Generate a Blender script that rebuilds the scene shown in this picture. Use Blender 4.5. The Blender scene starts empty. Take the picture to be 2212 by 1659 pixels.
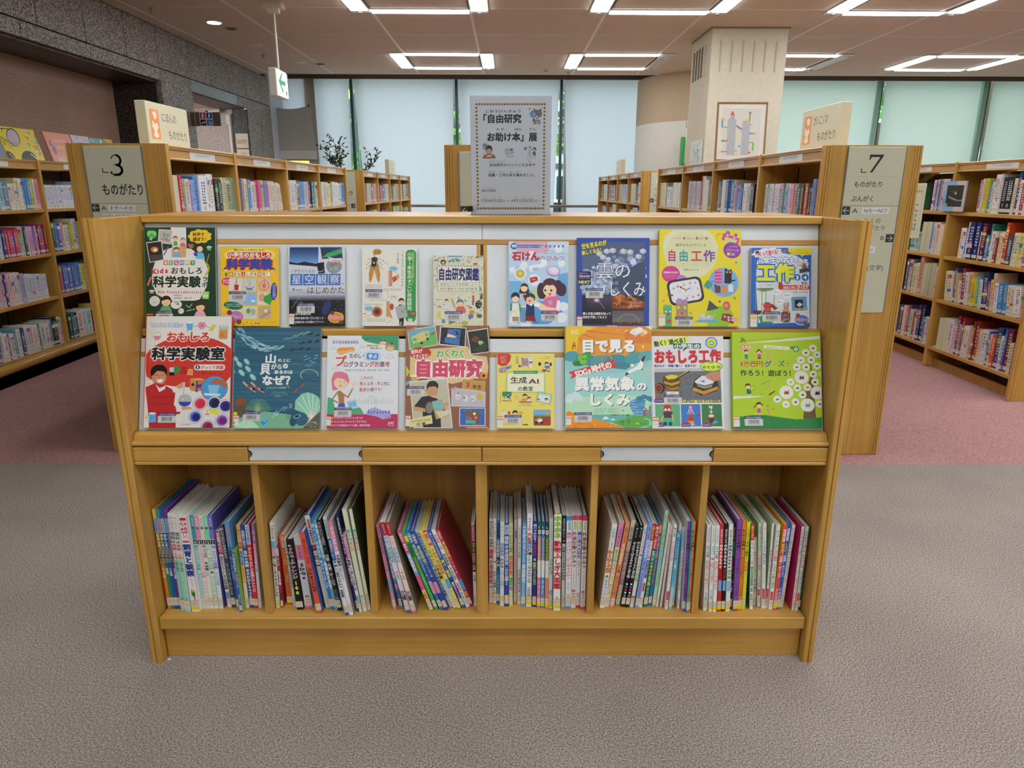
import bpy, math, random
import numpy as np
from mathutils import Matrix, Vector
random.seed(7)
SC = bpy.context.scene
COL = SC.collection
def srgb(h):
    if not isinstance(h, str): return h
    v = [int(h[i:i+2], 16)/255 for i in (0, 2, 4)]
    return tuple(c/12.92 if c <= .04045 else ((c+.055)/1.055)**2.4 for c in v)+(1.,)
# ---------------------------------------------------------------- camera, world, exposure
cam = bpy.data.cameras.new('camera'); camo = bpy.data.objects.new('camera', cam); COL.objects.link(camo)
cam.sensor_width = 36; cam.lens = 36*1501.4/2212; cam.clip_end = 200
camo.location = (0, 0, 1.267)
_p, _yaw, _roll = .2729, .0057, .0028
camo.matrix_world = Matrix.Translation((0, 0, 1.267)) @ Matrix.Rotation(-_yaw, 4, 'Z') @ Matrix.Rotation(math.pi/2-_p, 4, 'X') @ Matrix.Rotation(_roll, 4, 'Z')
SC.camera = camo
SC.view_settings.view_transform = 'Standard'; SC.view_settings.look = 'None'
SC.view_settings.gamma = 1; SC.view_settings.use_curve_mapping = False
SC.view_settings.exposure = .62
SC.cycles.use_denoising = True
SC.cycles.max_bounces = 8; SC.cycles.diffuse_bounces = 4
SC.cycles.sample_clamp_indirect = 6
w = bpy.data.worlds.new('daylight'); SC.world = w; w.use_nodes = True
nt = w.node_tree; bg = nt.nodes['Background']
bg.inputs[0].default_value = (.90, .96, 1, 1); bg.inputs[1].default_value = 3.7
LIGHT = 13          # emission strength of the lamps in the ceiling
# ---------------------------------------------------------------- materials
MATS = {}
def nodes(name):
    m = bpy.data.materials.new(name); m.use_nodes = True
    n = m.node_tree.nodes; return m, n, m.node_tree.links, n['Principled BSDF']
def plain(name, c, rough=.5, metal=0, spec=.5, emit=None, alpha=None, trans=0):
    if name in MATS: return MATS[name]
    m, n, l, b = nodes(name); b.inputs['Base Color'].default_value = srgb(c)
    b.inputs['Roughness'].default_value = rough; b.inputs['Metallic'].default_value = metal
    b.inputs['Specular IOR Level'].default_value = spec
    if emit: b.inputs['Emission Color'].default_value = srgb(emit[0]); b.inputs['Emission Strength'].default_value = emit[1]
    if trans: b.inputs['Transmission Weight'].default_value = trans
    MATS[name] = m; return m
def ramp(n, l, src, stops):
    r = n.new('ShaderNodeValToRGB'); l.new(src, r.inputs[0]); e = r.color_ramp.elements
    while len(e) < len(stops): e.new(.5)
    for k, (p, c) in zip(e, stops): k.position = p; k.color = srgb(c)
    return r.outputs[0]
def wood(name, axis, a='be9144', b_='ca9c50', c='b4873c', rough=.28, bump=.05):
    m, n, l, b = nodes(name)
    t = n.new('ShaderNodeTexCoord'); mp = n.new('ShaderNodeMapping'); l.new(t.outputs['Object'], mp.inputs[0])
    s = [38, 38, 38]; s['XYZ'.index(axis)] = 1.6; mp.inputs['Scale'].default_value = s
    no = n.new('ShaderNodeTexNoise'); l.new(mp.outputs[0], no.inputs[0]); no.inputs['Scale'].default_value = 1.3
    no.inputs['Detail'].default_value = 5; no.inputs['Distortion'].default_value = .6
    no2 = n.new('ShaderNodeTexNoise'); l.new(t.outputs['Object'], no2.inputs[0]); no2.inputs['Scale'].default_value = 3.5
    mx = n.new('ShaderNodeMath'); mx.operation = 'MULTIPLY_ADD'; l.new(no2.outputs[0], mx.inputs[0]); mx.inputs[1].default_value = .45; 
    m2 = n.new('ShaderNodeMath'); m2.operation = 'MULTIPLY'; l.new(no.outputs[0], m2.inputs[0]); m2.inputs[1].default_value = .55
    l.new(m2.outputs[0], mx.inputs[2])
    col = ramp(n, l, mx.outputs[0], [(.36, c), (.5, a), (.62, b_)])
    l.new(col, b.inputs['Base Color']); b.inputs['Roughness'].default_value = rough
    bp = n.new('ShaderNodeBump'); bp.inputs['Strength'].default_value = bump; bp.inputs['Distance'].default_value = .002
    l.new(no.outputs[0], bp.inputs['Height']); l.new(bp.outputs[0], b.inputs['Normal'])
    MATS[name] = m; return m
WX = wood('beech_along_x', 'X'); WY = wood('beech_along_y', 'Y'); WZ = wood('beech_along_z', 'Z')
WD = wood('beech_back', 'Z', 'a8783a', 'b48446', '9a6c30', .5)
WE = wood('beech_strip', 'X', 'b8843c', 'c4904a', 'a87832', .45)
def clear(name, tint='f4fbf8', refl=.08):
    # thin clear sheet: light goes straight through, with a faint mirror reflection
    m, n, l, b = nodes(name); t = n.new('ShaderNodeBsdfTransparent'); t.inputs[0].default_value = srgb(tint)
    g = n.new('ShaderNodeBsdfGlossy'); g.inputs['Roughness'].default_value = .03; f = n.new('ShaderNodeLayerWeight'); f.inputs[0].default_value = .25
    mu = n.new('ShaderNodeMath'); mu.operation = 'MULTIPLY_ADD'; l.new(f.outputs['Fresnel'], mu.inputs[0]); mu.inputs[1].default_value = .6; mu.inputs[2].default_value = refl*.3
    x = n.new('ShaderNodeMixShader'); l.new(mu.outputs[0], x.inputs[0]); l.new(t.outputs[0], x.inputs[1]); l.new(g.outputs[0], x.inputs[2]); l.new(x.outputs[0], n['Material Output'].inputs[0])
    return m
def noisy(name, cols, scale, rough=.85, bump=0, dist=.002, scale2=None, spec=.3, detail=3):
    m, n, l, b = nodes(name); t = n.new('ShaderNodeTexCoord')
    no = n.new('ShaderNodeTexNoise'); l.new(t.outputs['Object'], no.inputs[0]); no.inputs['Scale'].default_value = scale
    no.inputs['Detail'].default_value = detail; src = no.outputs[0]
    if scale2:
        n2 = n.new('ShaderNodeTexNoise'); l.new(t.outputs['Object'], n2.inputs[0]); n2.inputs['Scale'].default_value = scale2[0]
        mm = n.new('ShaderNodeMath'); mm.operation = 'MULTIPLY_ADD'; l.new(n2.outputs[0], mm.inputs[0]); mm.inputs[1].default_value = scale2[1]
        sb = n.new('ShaderNodeMath'); sb.operation = 'SUBTRACT'; l.new(src, sb.inputs[0]); sb.inputs[1].default_value = scale2[1]/2
        l.new(sb.outputs[0], mm.inputs[2]); src2 = mm.outputs[0]
    else: src2 = src
    l.new(ramp(n, l, src2, cols), b.inputs['Base Color']); b.inputs['Roughness'].default_value = rough
    b.inputs['Specular IOR Level'].default_value = spec
    if bump:
        bp = n.new('ShaderNodeBump'); bp.inputs['Strength'].default_value = bump; bp.inputs['Distance'].default_value = dist
        l.new(src, bp.inputs['Height']); l.new(bp.outputs[0], b.inputs['Normal'])
    MATS[name] = m; return m
CARPET = noisy('grey_carpet', [(.34, '6e645e'), (.5, '958b84'), (.66, 'b8aea6')], 230, .95, .6, .004, (2.2, .12), .1, 6)
PINK = noisy('pink_carpet', [(.34, '8a6464'), (.5, 'ae8582'), (.66, 'c69c99')], 230, .95, .6, .004, (2.0, .1), .1, 6)
GRANITE = noisy('grey_granite', [(.38, '423e3a'), (.47, '7c7670'), (.55, '948d85'), (.66, 'c2bab0')], 70, .45, 0, .001, (5, .06), .4, 5)
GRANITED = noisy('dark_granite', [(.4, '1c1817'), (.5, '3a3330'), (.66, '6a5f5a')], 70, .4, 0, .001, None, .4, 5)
BROWNW = noisy('brown_sprayed_wall', [(.35, '8a6c5e'), (.5, 'a88878'), (.66, 'c2a898')], 110, .9, .5, .002, (3, .1), .2, 5)
CEIL = noisy('acoustic_ceiling', [(.3, 'b4aa9a'), (.42, 'cfc5b4'), (.7, 'd6ccbc')], 90, .95, .2, .001, (2, .05), .1, 3)
LAVW = noisy('pale_rough_wall', [(.35, 'a8988f'), (.5, 'c0b2aa'), (.66, 'd4c8c0')], 90, .9, .4, .002, None, .2, 5)
CREAMW = noisy('cream_painted_wall', [(.3, 'c6c0ab'), (.7, 'cec8b4')], 20, .8)
BEIGEW = noisy('beige_painted_wall', [(.3, 'b9a58a'), (.7, 'c0ad93')], 20, .8)
WHITEB = noisy('white_magnet_board', [(.3, 'c9d0d2'), (.7, 'd3d9da')], 6, .22, 0, .001, None, .5)
def printmat():
    m, n, l, b = nodes('printed_colours'); a = n.new('ShaderNodeAttribute'); a.attribute_name = 'Col'
    l.new(a.outputs['Color'], b.inputs['Base Color']); b.inputs['Roughness'].default_value = .32
    b.inputs['Specular IOR Level'].default_value = .4
    return m
PRINT = printmat()
PAGES = noisy('paper_pages', [(.3, 'c6c0b2'), (.7, 'dcd8cc')], 400, .9)
# ---------------------------------------------------------------- mesh helpers
class MB:
    def __init__(s): s.v = []; s.f = []; s.c = []; s.sm = []
    def add(s, vs, fs, col='ffffff'):
        b = len(s.v); s.v.extend(vs); c = srgb(col)
        for f in fs: s.f.append(tuple(b+i for i in f)); s.c.append(c)
        return s
    def box(s, x0, x1, y0, y1, z0, z1, col='ffffff'):
        v = [(x, y, z) for z in (z0, z1) for y in (y0, y1) for x in (x0, x1)]
        return s.add(v, [(0, 2, 3, 1), (4, 5, 7, 6), (0, 1, 5, 4), (2, 6, 7, 3), (0, 4, 6, 2), (1, 3, 7, 5)], col)
    def bbox(s, x0, x1, y0, y1, z0, z1, r=.003, col='ffffff'):
        # box with all twelve edges chamfered
        X = (x0, x1); Y = (y0, y1); Z = (z0, z1); P = {}
        vs = []; 
        for i in (0, 1):
            for j in (0, 1):
                for k in (0, 1):
                    sx, sy, sz = (1-2*i)*r, (1-2*j)*r, (1-2*k)*r
                    for a, d in enumerate(((0, sy, sz), (sx, 0, sz), (sx, sy, 0))):
                        P[i, j, k, a] = len(vs); vs.append((X[i]+d[0], Y[j]+d[1], Z[k]+d[2]))
        F = []
        for i in (0, 1): F.append([P[i, j, k, 0] for j, k in ((0, 0), (0, 1), (1, 1), (1, 0))][::(1 if i == 0 else -1)])
        for j in (0, 1): F.append([P[i, j, k, 1] for i, k in ((0, 0), (1, 0), (1, 1), (0, 1))][::(1 if j == 0 else -1)])
        for k in (0, 1): F.append([P[i, j, k, 2] for i, j in ((0, 0), (0, 1), (1, 1), (1, 0))][::(1 if k == 0 else -1)])
        for i in (0, 1):
            for j in (0, 1): F.append((P[i, j, 0, 0], P[i, j, 1, 0], P[i, j, 1, 1], P[i, j, 0, 1]))
            for k in (0, 1): F.append((P[i, 0, k, 0], P[i, 0, k, 2], P[i, 1, k, 2], P[i, 1, k, 0]))
        for j in (0, 1):
            for k in (0, 1): F.append((P[0, j, k, 1], P[1, j, k, 1], P[1, j, k, 2], P[0, j, k, 2]))
        for i in (0, 1):
            for j in (0, 1):
                for k in (0, 1): F.append((P[i, j, k, 0], P[i, j, k, 1], P[i, j, k, 2]))
        return s.add(vs, F, col)
    def prism(s, pts, a0, a1, axis='z', col='ffffff'):
        # closed outline pts extruded along an axis: 'z' pts=(x,y), 'x' pts=(y,z), 'y' pts=(x,z)
        n = len(pts)
        m = {'z': lambda p, a: (p[0], p[1], a), 'x': lambda p, a: (a, p[0], p[1]), 'y': lambda p, a: (p[0], a, p[1])}[axis]
        v = [m(p, a0) for p in pts]+[m(p, a1) for p in pts]
        f = [tuple(range(n))[::-1], tuple(range(n, 2*n))]+[(i, (i+1) % n, n+(i+1) % n, n+i) for i in range(n)]
        return s.add(v, f, col)
    def cyl(s, p0, p1, r0, r1=None, n=12, col='ffffff'):
        r1 = r0 if r1 is None else r1; p0 = Vector(p0); p1 = Vector(p1); d = (p1-p0).normalized()
        a = d.orthogonal().normalized(); b = d.cross(a); v = []
        for p, r in ((p0, r0), (p1, r1)):
            for i in range(n):
                t = 2*math.pi*i/n; v.append(tuple(p+a*math.cos(t)*r+b*math.sin(t)*r))
        return s.add(v, [tuple(range(n))[::-1], tuple(range(n, 2*n))]+[(i, (i+1) % n, n+(i+1) % n, n+i) for i in range(n)], col)
    def tube(s, pts, r, n=8, col='ffffff'):
        for a, b in zip(pts[:-1], pts[1:]): s.cyl(a, b, r, r, n, col)
        return s
    def mesh(s, name, mat, smooth=False):
        me = bpy.data.meshes.new(name); me.from_pydata(s.v, [], s.f)
        mats = mat if isinstance(mat, (list, tuple)) else [mat]
        for k in mats: me.materials.append(k)
        if mats[0] is PRINT:
            at = me.color_attributes.new('Col', 'FLOAT_COLOR', 'CORNER')
            ls = [len(f) for f in s.f]
            at.data.foreach_set('color', np.repeat(np.array(s.c, dtype=np.float32), ls, axis=0).ravel())
        if smooth: me.polygons.foreach_set('use_smooth', [True]*len(s.f))
        me.update(); return me
    def build(s, name, mat, parent=None, smooth=False, mw=None, **pr):
        return link(name, s.mesh(name, mat, smooth), parent, mw, **pr)
def link(name, data, parent=None, mw=None, **pr):
    o = bpy.data.objects.new(name, data); COL.objects.link(o)
    if parent: o.parent = parent
    if mw is not None: o.matrix_basis = mw
    for k, v in pr.items(): o[k] = v
    return o
def empty(name, mw, label, category, group=None, **pr):
    o = link(name, None, None, mw if isinstance(mw, Matrix) else Matrix.Translation(mw), label=label, category=category, **pr)
    if group: o['group'] = group
    return o
def frame(o, u, n):
    """matrix whose x axis runs to the right along u, y axis points INTO the thing (away from n), z axis completes it upwards"""
    u = Vector(u).normalized(); y = -Vector(n).normalized(); z = u.cross(y)
    m = Matrix.Identity(4)
    for i in range(3): m[i][0] = u[i]; m[i][1] = y[i]; m[i][2] = z[i]; m[i][3] = o[i]
    return m
# ---------------------------------------------------------------- lettering: glyph outlines from Blender's own built-in font
GL = {}
_ts = bpy.data.scenes.new('lettering'); _tc = bpy.data.curves.new('lettering', 'FONT'); _to = bpy.data.objects.new('lettering', _tc); _ts.collection.objects.link(_to)
def glyph(ch, bold=0., res=2):
    k = (ch, bold, res)
    if k not in GL:
        _tc.resolution_u = res; _tc.offset = bold; _tc.body = ch; _tc.size = 1; _tc.fill_mode = 'FRONT'
        _ts.view_layers[0].update(); dg = _ts.view_layers[0].depsgraph
        me = bpy.data.meshes.new_from_object(_to.evaluated_get(dg))
        v = np.array([tuple(a.co[:2]) for a in me.vertices], dtype=float).reshape(-1, 2)
        f = [tuple(p.vertices) for p in me.polygons]
        GL[k] = (v, f); bpy.data.meshes.remove(me)
    return GL[k]
DIRS = {0: [(0, 0)], 1: [(-.7, -.7), (.7, -.7), (.7, .7), (-.7, .7)], 3: [(-.7, -.7), (.7, -.7), (.7, .7), (-.7, .7), (0, 0)], 2: [(math.cos(t*math.pi/4), math.sin(t*math.pi/4)) for t in range(8)]+[(0, 0)]}
def bglyph(ch, bold, res):
    # heavier weights: the plain glyph stamped around its own outline, every stamp a hair above the last
    if bold <= .012: v, f = glyph(ch, 0., res); return v, f, np.zeros(len(v))
    k = ('B', ch, round(bold, 3), res)
    if k not in GL:
        v, f = glyph(ch, 0., res); ds = DIRS[1 if bold < .035 else 3 if bold < .09 else 2]; vs = []; fs = []
        for i, (dx, dy) in enumerate(ds): vs.append(v+np.array((dx, dy))*bold); fs += [tuple(j+i*len(v) for j in q) for q in f]
        GL[k] = (np.concatenate(vs) if len(v) else v, fs, np.repeat(np.arange(len(ds), dtype=float), len(v)))
    return GL[k]
def adv(ch): return 1.0 if ord(ch) > 0x2000 else (.3 if ch in ' il.,:!|I1()' else .62)
class Art:
    """flat print on a sheet: drawn in the sheet's own drawing units, mapped on to a rectangle w x h (x right, z up, print on the -y side)"""
    def __init__(s, quad, w, h, step=3e-5):
        # quad: drawing-unit corners TL TR BR BL -> homography to (0,h) (w,h) (w,0) (0,0)
        s.m = MB(); s.step = step; s.boxes = []
        A = []; B = []
        for (x, y), (X, Y) in zip(quad, ((0, h), (w, h), (w, 0), (0, 0))):
            A += [[x, y, 1, 0, 0, 0, -X*x, -X*y], [0, 0, 0, x, y, 1, -Y*x, -Y*y]]; B += [X, Y]
        s.H = np.append(np.linalg.solve(np.array(A, float), np.array(B, float)), 1).reshape(3, 3)
        s.w, s.h = w, h
    def mp(s, p):
        p = np.asarray(p, float).reshape(-1, 2); q = np.c_[p, np.ones(len(p))] @ s.H.T
        return q[:, :2]/q[:, 2:3]
    def put(s, p, faces, col, dy=None):
        q = s.mp(p); q[:, 0] = np.clip(q[:, 0], 0, s.w); q[:, 1] = np.clip(q[:, 1], 0, s.h)
        a = q.min(0); b = q.max(0); top = 0.
        for (c, d, k) in s.boxes:
            if k > top and a[0] < d[0] and c[0] < b[0] and a[1] < d[1] and c[1] < b[1]: top = k
        y0 = top+s.step; st_ = 4e-6
        y = np.full(len(q), y0) if dy is None else y0+dy*st_
        s.boxes.append((a, b, float(y.max())))
        s.m.add([(float(x), -float(yy), float(z)) for (x, z), yy in zip(q, y)], faces, col)
    def P(s, pts, col): s.put(pts, [tuple(range(len(pts)))], col)
    def R(s, x0, y0, x1, y1, col, r=0, rot=0):
        if r:
            pts = []
            for cx, cy, a in ((x1-r, y0+r, -90), (x1-r, y1-r, 0), (x0+r, y1-r, 90), (x0+r, y0+r, 180)):
                for k in range(5): t = math.radians(a+k*22.5); pts.append((cx+r*math.cos(t), cy+r*math.sin(t)))
        else: pts = [(x0, y0), (x1, y0), (x1, y1), (x0, y1)]
        if rot: pts = s.rt(pts, (x0+x1)/2, (y0+y1)/2, rot)
        s.P(pts, col)
    def rt(s, pts, cx, cy, rot):
        c, d = math.cos(math.radians(rot)), math.sin(math.radians(rot))
        return [(cx+(x-cx)*c-(y-cy)*d, cy+(x-cx)*d+(y-cy)*c) for x, y in pts]
    def C(s, cx, cy, rx, col, ry=None, rot=0, n=20):
        ry = ry or rx
        pts = [(cx+rx*math.cos(2*math.pi*i/n), cy+ry*math.sin(2*math.pi*i/n)) for i in range(n)]
        s.P(s.rt(pts, cx, cy, rot) if rot else pts, col)
    def B(s, cx, cy, rx, ry, col, n=9, amp=.12, rot=0):     # scalloped balloon
        pts = []
        for i in range(n*5):
            t = 2*math.pi*i/(n*5); k = 1+amp*abs(math.sin(t*n/2))-amp/2
            pts.append((cx+rx*k*math.cos(t), cy+ry*k*math.sin(t)))
        s.P(s.rt(pts, cx, cy, rot) if rot else pts, col)
    def L(s, pts, w, col, closed=False):                    # stroke
        pts = list(pts)+([pts[0]] if closed else [])
        vs = []; fs = []
        for a, b in zip(pts[:-1], pts[1:]):
            dx, dy = b[0]-a[0], b[1]-a[1]; l = math.hypot(dx, dy) or 1; nx, ny = -dy/l*w/2, dx/l*w/2; ex, ey = dx/l*w*.3, dy/l*w*.3
            k = len(vs); vs += [(a[0]+nx-ex, a[1]+ny-ey), (b[0]+nx+ex, b[1]+ny+ey), (b[0]-nx+ex, b[1]-ny+ey), (a[0]-nx-ex, a[1]-ny-ey)]; fs.append((k, k+1, k+2, k+3))
        s.put(vs, fs, col)
    def arc(s, cx, cy, r, a0, a1, w, col, ry=None):
        s.L([(cx+r*math.cos(math.radians(a0+(a1-a0)*i/14)), cy+(ry or r)*math.sin(math.radians(a0+(a1-a0)*i/14))) for i in range(15)], w, col)
    def T(s, txt, x0, y0, x1, y1, col, b=.02, o=None, ow=.05, rot=0, vert=False, sh=0, res=2, each=None, bend=0):
        """line of text fitted into the box; b boldness, o outline colour, rot degrees clockwise, vert top to bottom"""
        items = []; pos = 0
        for ch in txt:
            a = .8 if vert and ch in '・ !！' else (1. if vert else adv(ch))
            if ch != ' ': items.append((ch, pos, a))
            pos += a
        cx, cy = (x0+x1)/2, (y0+y1)/2
        def lay(bold, colr):
            V = []; F = []; DY = []
            for i, (ch, p, a) in enumerate(items):
                gv, gf, gd = bglyph(ch, bold, res); gd = gd*2+(i % 2)
                if len(gv) == 0: continue
                g = gv.copy()
                if ord(ch) <= 0x2000:
                    mn, mxx = g[:, 0].min(), g[:, 0].max(); g[:, 0] += a/2-(mn+mxx)/2
                    if vert: g[:, 0] += 0
                if vert:
                    if ch in 'ーー～—': g = np.c_[g[:, 1]+.12, .38-(g[:, 0]-.5)]
                    X = x0+(g[:, 0]+(.5-a/2 if ord(ch) <= 0x2000 else 0))*(x1-x0); Y = y0+(p+.88-.5+a/2-g[:, 1])/pos*(y1-y0)
                else:
                    X = x0+(g[:, 0]+p)/pos*(x1-x0); Y = y0+(.86-g[:, 1])*(y1-y0)
                    if bend:
                        Y = Y+bend*((X-cx)/((x1-x0)/2))**2
                if sh: X = X+sh*(cy-Y)
                pt = np.c_[X, Y]
                if rot: pt = np.array(s.rt([tuple(q) for q in pt], cx, cy, rot))
                k = sum(len(q) for q in V); V.append(pt); DY.append(gd)
                fs = [tuple(k+j for j in f) for f in gf]
                if each and colr is None: s.put(pt, gf, each[i % len(each)], gd)
                F += fs
            if V and not (each and colr is None): s.put(np.concatenate(V), F, colr, np.concatenate(DY))
        if o:
            lay(b+ow, o)
        lay(b, None if each else col)
    def S(s, x0, y0, x1, y1, col, n=8, vert=False, fill=.6, seed=0):      # a line of lettering too small to read
        rnd = random.Random(seed+int(x0*7+y0)); vs = []; fs = []
        for i in range(n):
            for k in range(2):
                f = rnd.uniform(.35, .95)*fill
                if vert: a, b = y0+(y1-y0)*(i+.1)/n, y0+(y1-y0)*(i+.1+fill)/n; xx = x0+(x1-x0)*(.15+.42*k); q = [(xx, a), (xx+(x1-x0)*.4*f/fill, a), (xx+(x1-x0)*.4*f/fill, b), (xx, b)]
                else: a, b = x0+(x1-x0)*(i+.1)/n, x0+(x1-x0)*(i+.1+fill)/n; yy = y0+(y1-y0)*(.1+.45*k); q = [(a, yy), (b, yy), (b, yy+(y1-y0)*.35*f/fill), (a, yy+(y1-y0)*.35*f/fill)]
                kk = len(vs); vs += q; fs.append((kk, kk+1, kk+2, kk+3))
        s.put(vs, fs, col)
    def dots(s, x0, y0, x1, y1, col, n, r, seed=1, cols=None):
        rnd = random.Random(seed); vs = []; fs = []
        for i in range(n):
            x, y, q = rnd.uniform(x0, x1), rnd.uniform(y0, y1), r*rnd.uniform(.5, 1.3); k = len(vs)
            vs += [(x+q*math.cos(t*1.0472), y+q*math.sin(t*1.0472)) for t in range(6)]; fs.append(tuple(range(k, k+6)))
        if cols:
            for i, f in enumerate(fs): s.put([vs[j] for j in f], [tuple(range(6))], cols[i % len(cols)])
        else: s.put(vs, fs, col)
    def grad(s, x0, y0, x1, y1, c0, c1, n=8):
        a, b = [int(c0[i:i+2], 16) for i in (0, 2, 4)], [int(c1[i:i+2], 16) for i in (0, 2, 4)]
        for i in range(n):
            t = i/(n-1); c = ''.join('%02x' % round(p+(q-p)*t) for p, q in zip(a, b))
            s.put([(x0, y0+(y1-y0)*i/n), (x1, y0+(y1-y0)*i/n), (x1, y0+(y1-y0)*(i+1)/n), (x0, y0+(y1-y0)*(i+1)/n)], [(0, 1, 2, 3)], c)
    def build(s, name, parent, mw=None, **pr): return s.m.build(name, PRINT, parent, False, mw, **pr)
# ================================================================ the room
CH = 2.9
def st(o): o['kind'] = 'structure'; return o
def slab(name, x0, x1, y0, y1, z0, z1, mat, parent=None, r=0, **pr):
    m = MB(); (m.bbox(x0, x1, y0, y1, z0, z1, r) if r else m.box(x0, x1, y0, y1, z0, z1))
    return m.build(name, mat, parent, **pr)
st(slab('floor', -6.6, 9, -4.2, 3.105, -.1, 0, CARPET))
st(slab('floor_pink', -6.6, 9, 3.105, 12.6, -.1, -.002, PINK))
# ceiling: panels in a white tee grid
cg = st(slab('ceiling', -6.6, 9, -4.2, 12.6, 3.12, 3.2, CEIL))
XE = [-3.69, -3.52, -2.58, -1.31, -.365, .93, 1.88, 3.18, 4.08, 5.38, 6.32, 7.62, 8.9]
YE = [7.215+1.165*k for k in range(-9, 4)]; YE = [-4.2]+[y for y in YE if y > -4.1]+[11.06]
for i in range(len(XE)-1):
    for j in range(len(YE)-1):
        slab('ceiling_panel', XE[i]+.005, XE[i+1]-.005, YE[j]+.003, YE[j+1]-.003, CH, CH+.02, CEIL, cg, .002)
GRID = plain('white_tee_bar', 'e4dfd6', .5); DARKV = plain('ceiling_void', '2c2722', .9)
g = MB()
for x in XE[1:]: g.box(x-.014, x+.014, -4.2, 11.06, CH-.003, CH+.006)
for y in YE[1:-1]: g.box(-3.69, 8.9, y-.006, y+.006, CH-.002, CH+.006)
g.box(-3.69, 8.9, 11.05, 11.08, CH-.006, CH+.22)
g.build('ceiling_grid', GRID, cg)
MOULD = noisy('perforated_bronze', [(.4, '4a3f34'), (.6, '6b5d4e')], 220, .6, 0, .001, None, .3, 2)
st(slab('trim_1', -4, 9, 12.10, 12.16, 2.978, 3.12, MOULD, r=.004))          # blind box above the windows
# ---- left granite wall, separate slabs with open joints
wl = st(slab('wall_left', -3.78, -3.735, -4.2, 11.55, 2.37, 3.1, plain('joint_shadow', '1a1715', .9)))
ys = [-4.2, -3.4, -2.8, -2.2, -1.5, -.85, -.2, .45, 1.1, 1.75, 2.4, 3.05, 3.72, 4.37, 5.03, 5.37+.0, 6.02, 6.68, 7.35, 7.99, 8.75, 9.33, 9.91, 10.52, 11.15, 11.55]
for a, b in zip(ys[:-1], ys[1:]):
    slab('stone_slab', -3.735, -3.69, a+.005, b-.005, 2.497, CH, GRANITE, wl, .002)
for a, b in ((-4.2, .9), (.9, 3.6), (3.6, 5.8), (5.8, 7.99)):
    slab('stone_slab', -3.735, -3.69, a+.005, b-.005, 2.37, 2.487, GRANITE, wl, .002)
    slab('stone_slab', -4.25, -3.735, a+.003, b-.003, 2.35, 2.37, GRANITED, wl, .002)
GPOL = noisy('polished_granite', [(.4, '5c5d60'), (.5, '7d8085'), (.66, '9ba0a6')], 90, .12, 0, .001, None, .8, 5)
slab('stone_slab', -3.735, -3.69, 8.753, 10.15, 2.36, 2.488, GPOL, wl, .002, label='polished reflecting lintel slab')
slab('stone_slab', -3.735, -3.69, 10.16, 11.55, 2.36, 2.488, GRANITE, wl, .002)
slab('stone_slab', -4.1, -3.735, 8.75, 10.52, 2.345, 2.36, plain('taupe_soffit', '6f625b', .6), wl)
slab('stone_slab', -3.735, -3.69, 7.995, 8.745, 0, 2.487, GRANITE, wl, .003)
slab('stone_slab', -3.735, -3.69, 10.521, 11.045, 0, 2.35, GRANITE, wl, .003)
slab('stone_slab', -3.735, -3.69, 11.056, 11.55, 0, 2.35, GRANITE, wl, .003)
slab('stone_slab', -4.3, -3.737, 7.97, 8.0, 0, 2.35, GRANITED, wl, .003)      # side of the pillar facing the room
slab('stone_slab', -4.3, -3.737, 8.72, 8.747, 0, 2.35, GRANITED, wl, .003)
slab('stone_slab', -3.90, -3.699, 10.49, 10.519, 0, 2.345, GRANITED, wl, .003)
slab('stone_slab', -3.74, -3.70, 11.52, 12.4, 0, 3.1, plain('lit_reveal', 'b9c2cc', .5), wl)  # window light on the granite end face, put into its pale blue colour
slab('stone_slab', -3.735, -3.69, -4.2, 2.6, 0, 2.36, GRANITE, wl, .003)
st(slab('wall_niche', -4.3, -4.2, -4.2, 8.0, 0, 2.37, BROWNW))
co = st(slab('wall_corridor', -6.5, -3.9, 10.53, 10.6, 0, 2.6, LAVW))
slab('corridor_ceiling', -6.5, -3.74, 8.0, 10.6, 2.36, 2.4, plain('corridor_cream', 'cdbda6', .8), co)
slab('corridor_side', -6.6, -6.5, 8, 10.6, 0, 2.6, LAVW, co)
# other walls, out of the picture
st(slab('wall_back', -6.6, 9, -4.3, -4.2, 0, 3.2, CREAMW))
st(slab('wall_right', 8.9, 9, -4.2, 12.6, 0, 3.2, CREAMW))
# ---- square column with ventilation slots
SLOTD = plain('slot_dark', '6f614c', .8); SLOTL = plain('slot_light', 'b3a88e', .6)
pc = st(slab('column_square', 2.125, 2.92, 7.95, 8.76, 0, CH, CREAMW, r=.004))
for k in range(6):
    x = 2.225+k*.117; m = MB()
    m.box(x-.008, x+.008, 7.944, 7.951, 2.47, 2.77); m.build('slot_cover', SLOTL, pc)
for k in range(6):
    y = 8.07+k*.115
    slab('slot', 2.118, 2.126, y-.022, y+.022, 2.46, 2.77, SLOTD if k > 1 else SLOTL, pc)
slab('ceiling_moulding', 2.11, 2.935, 7.935, 8.775, CH-.012, CH-.001, plain('column_cap', '8d8068', .7), pc)
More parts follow.
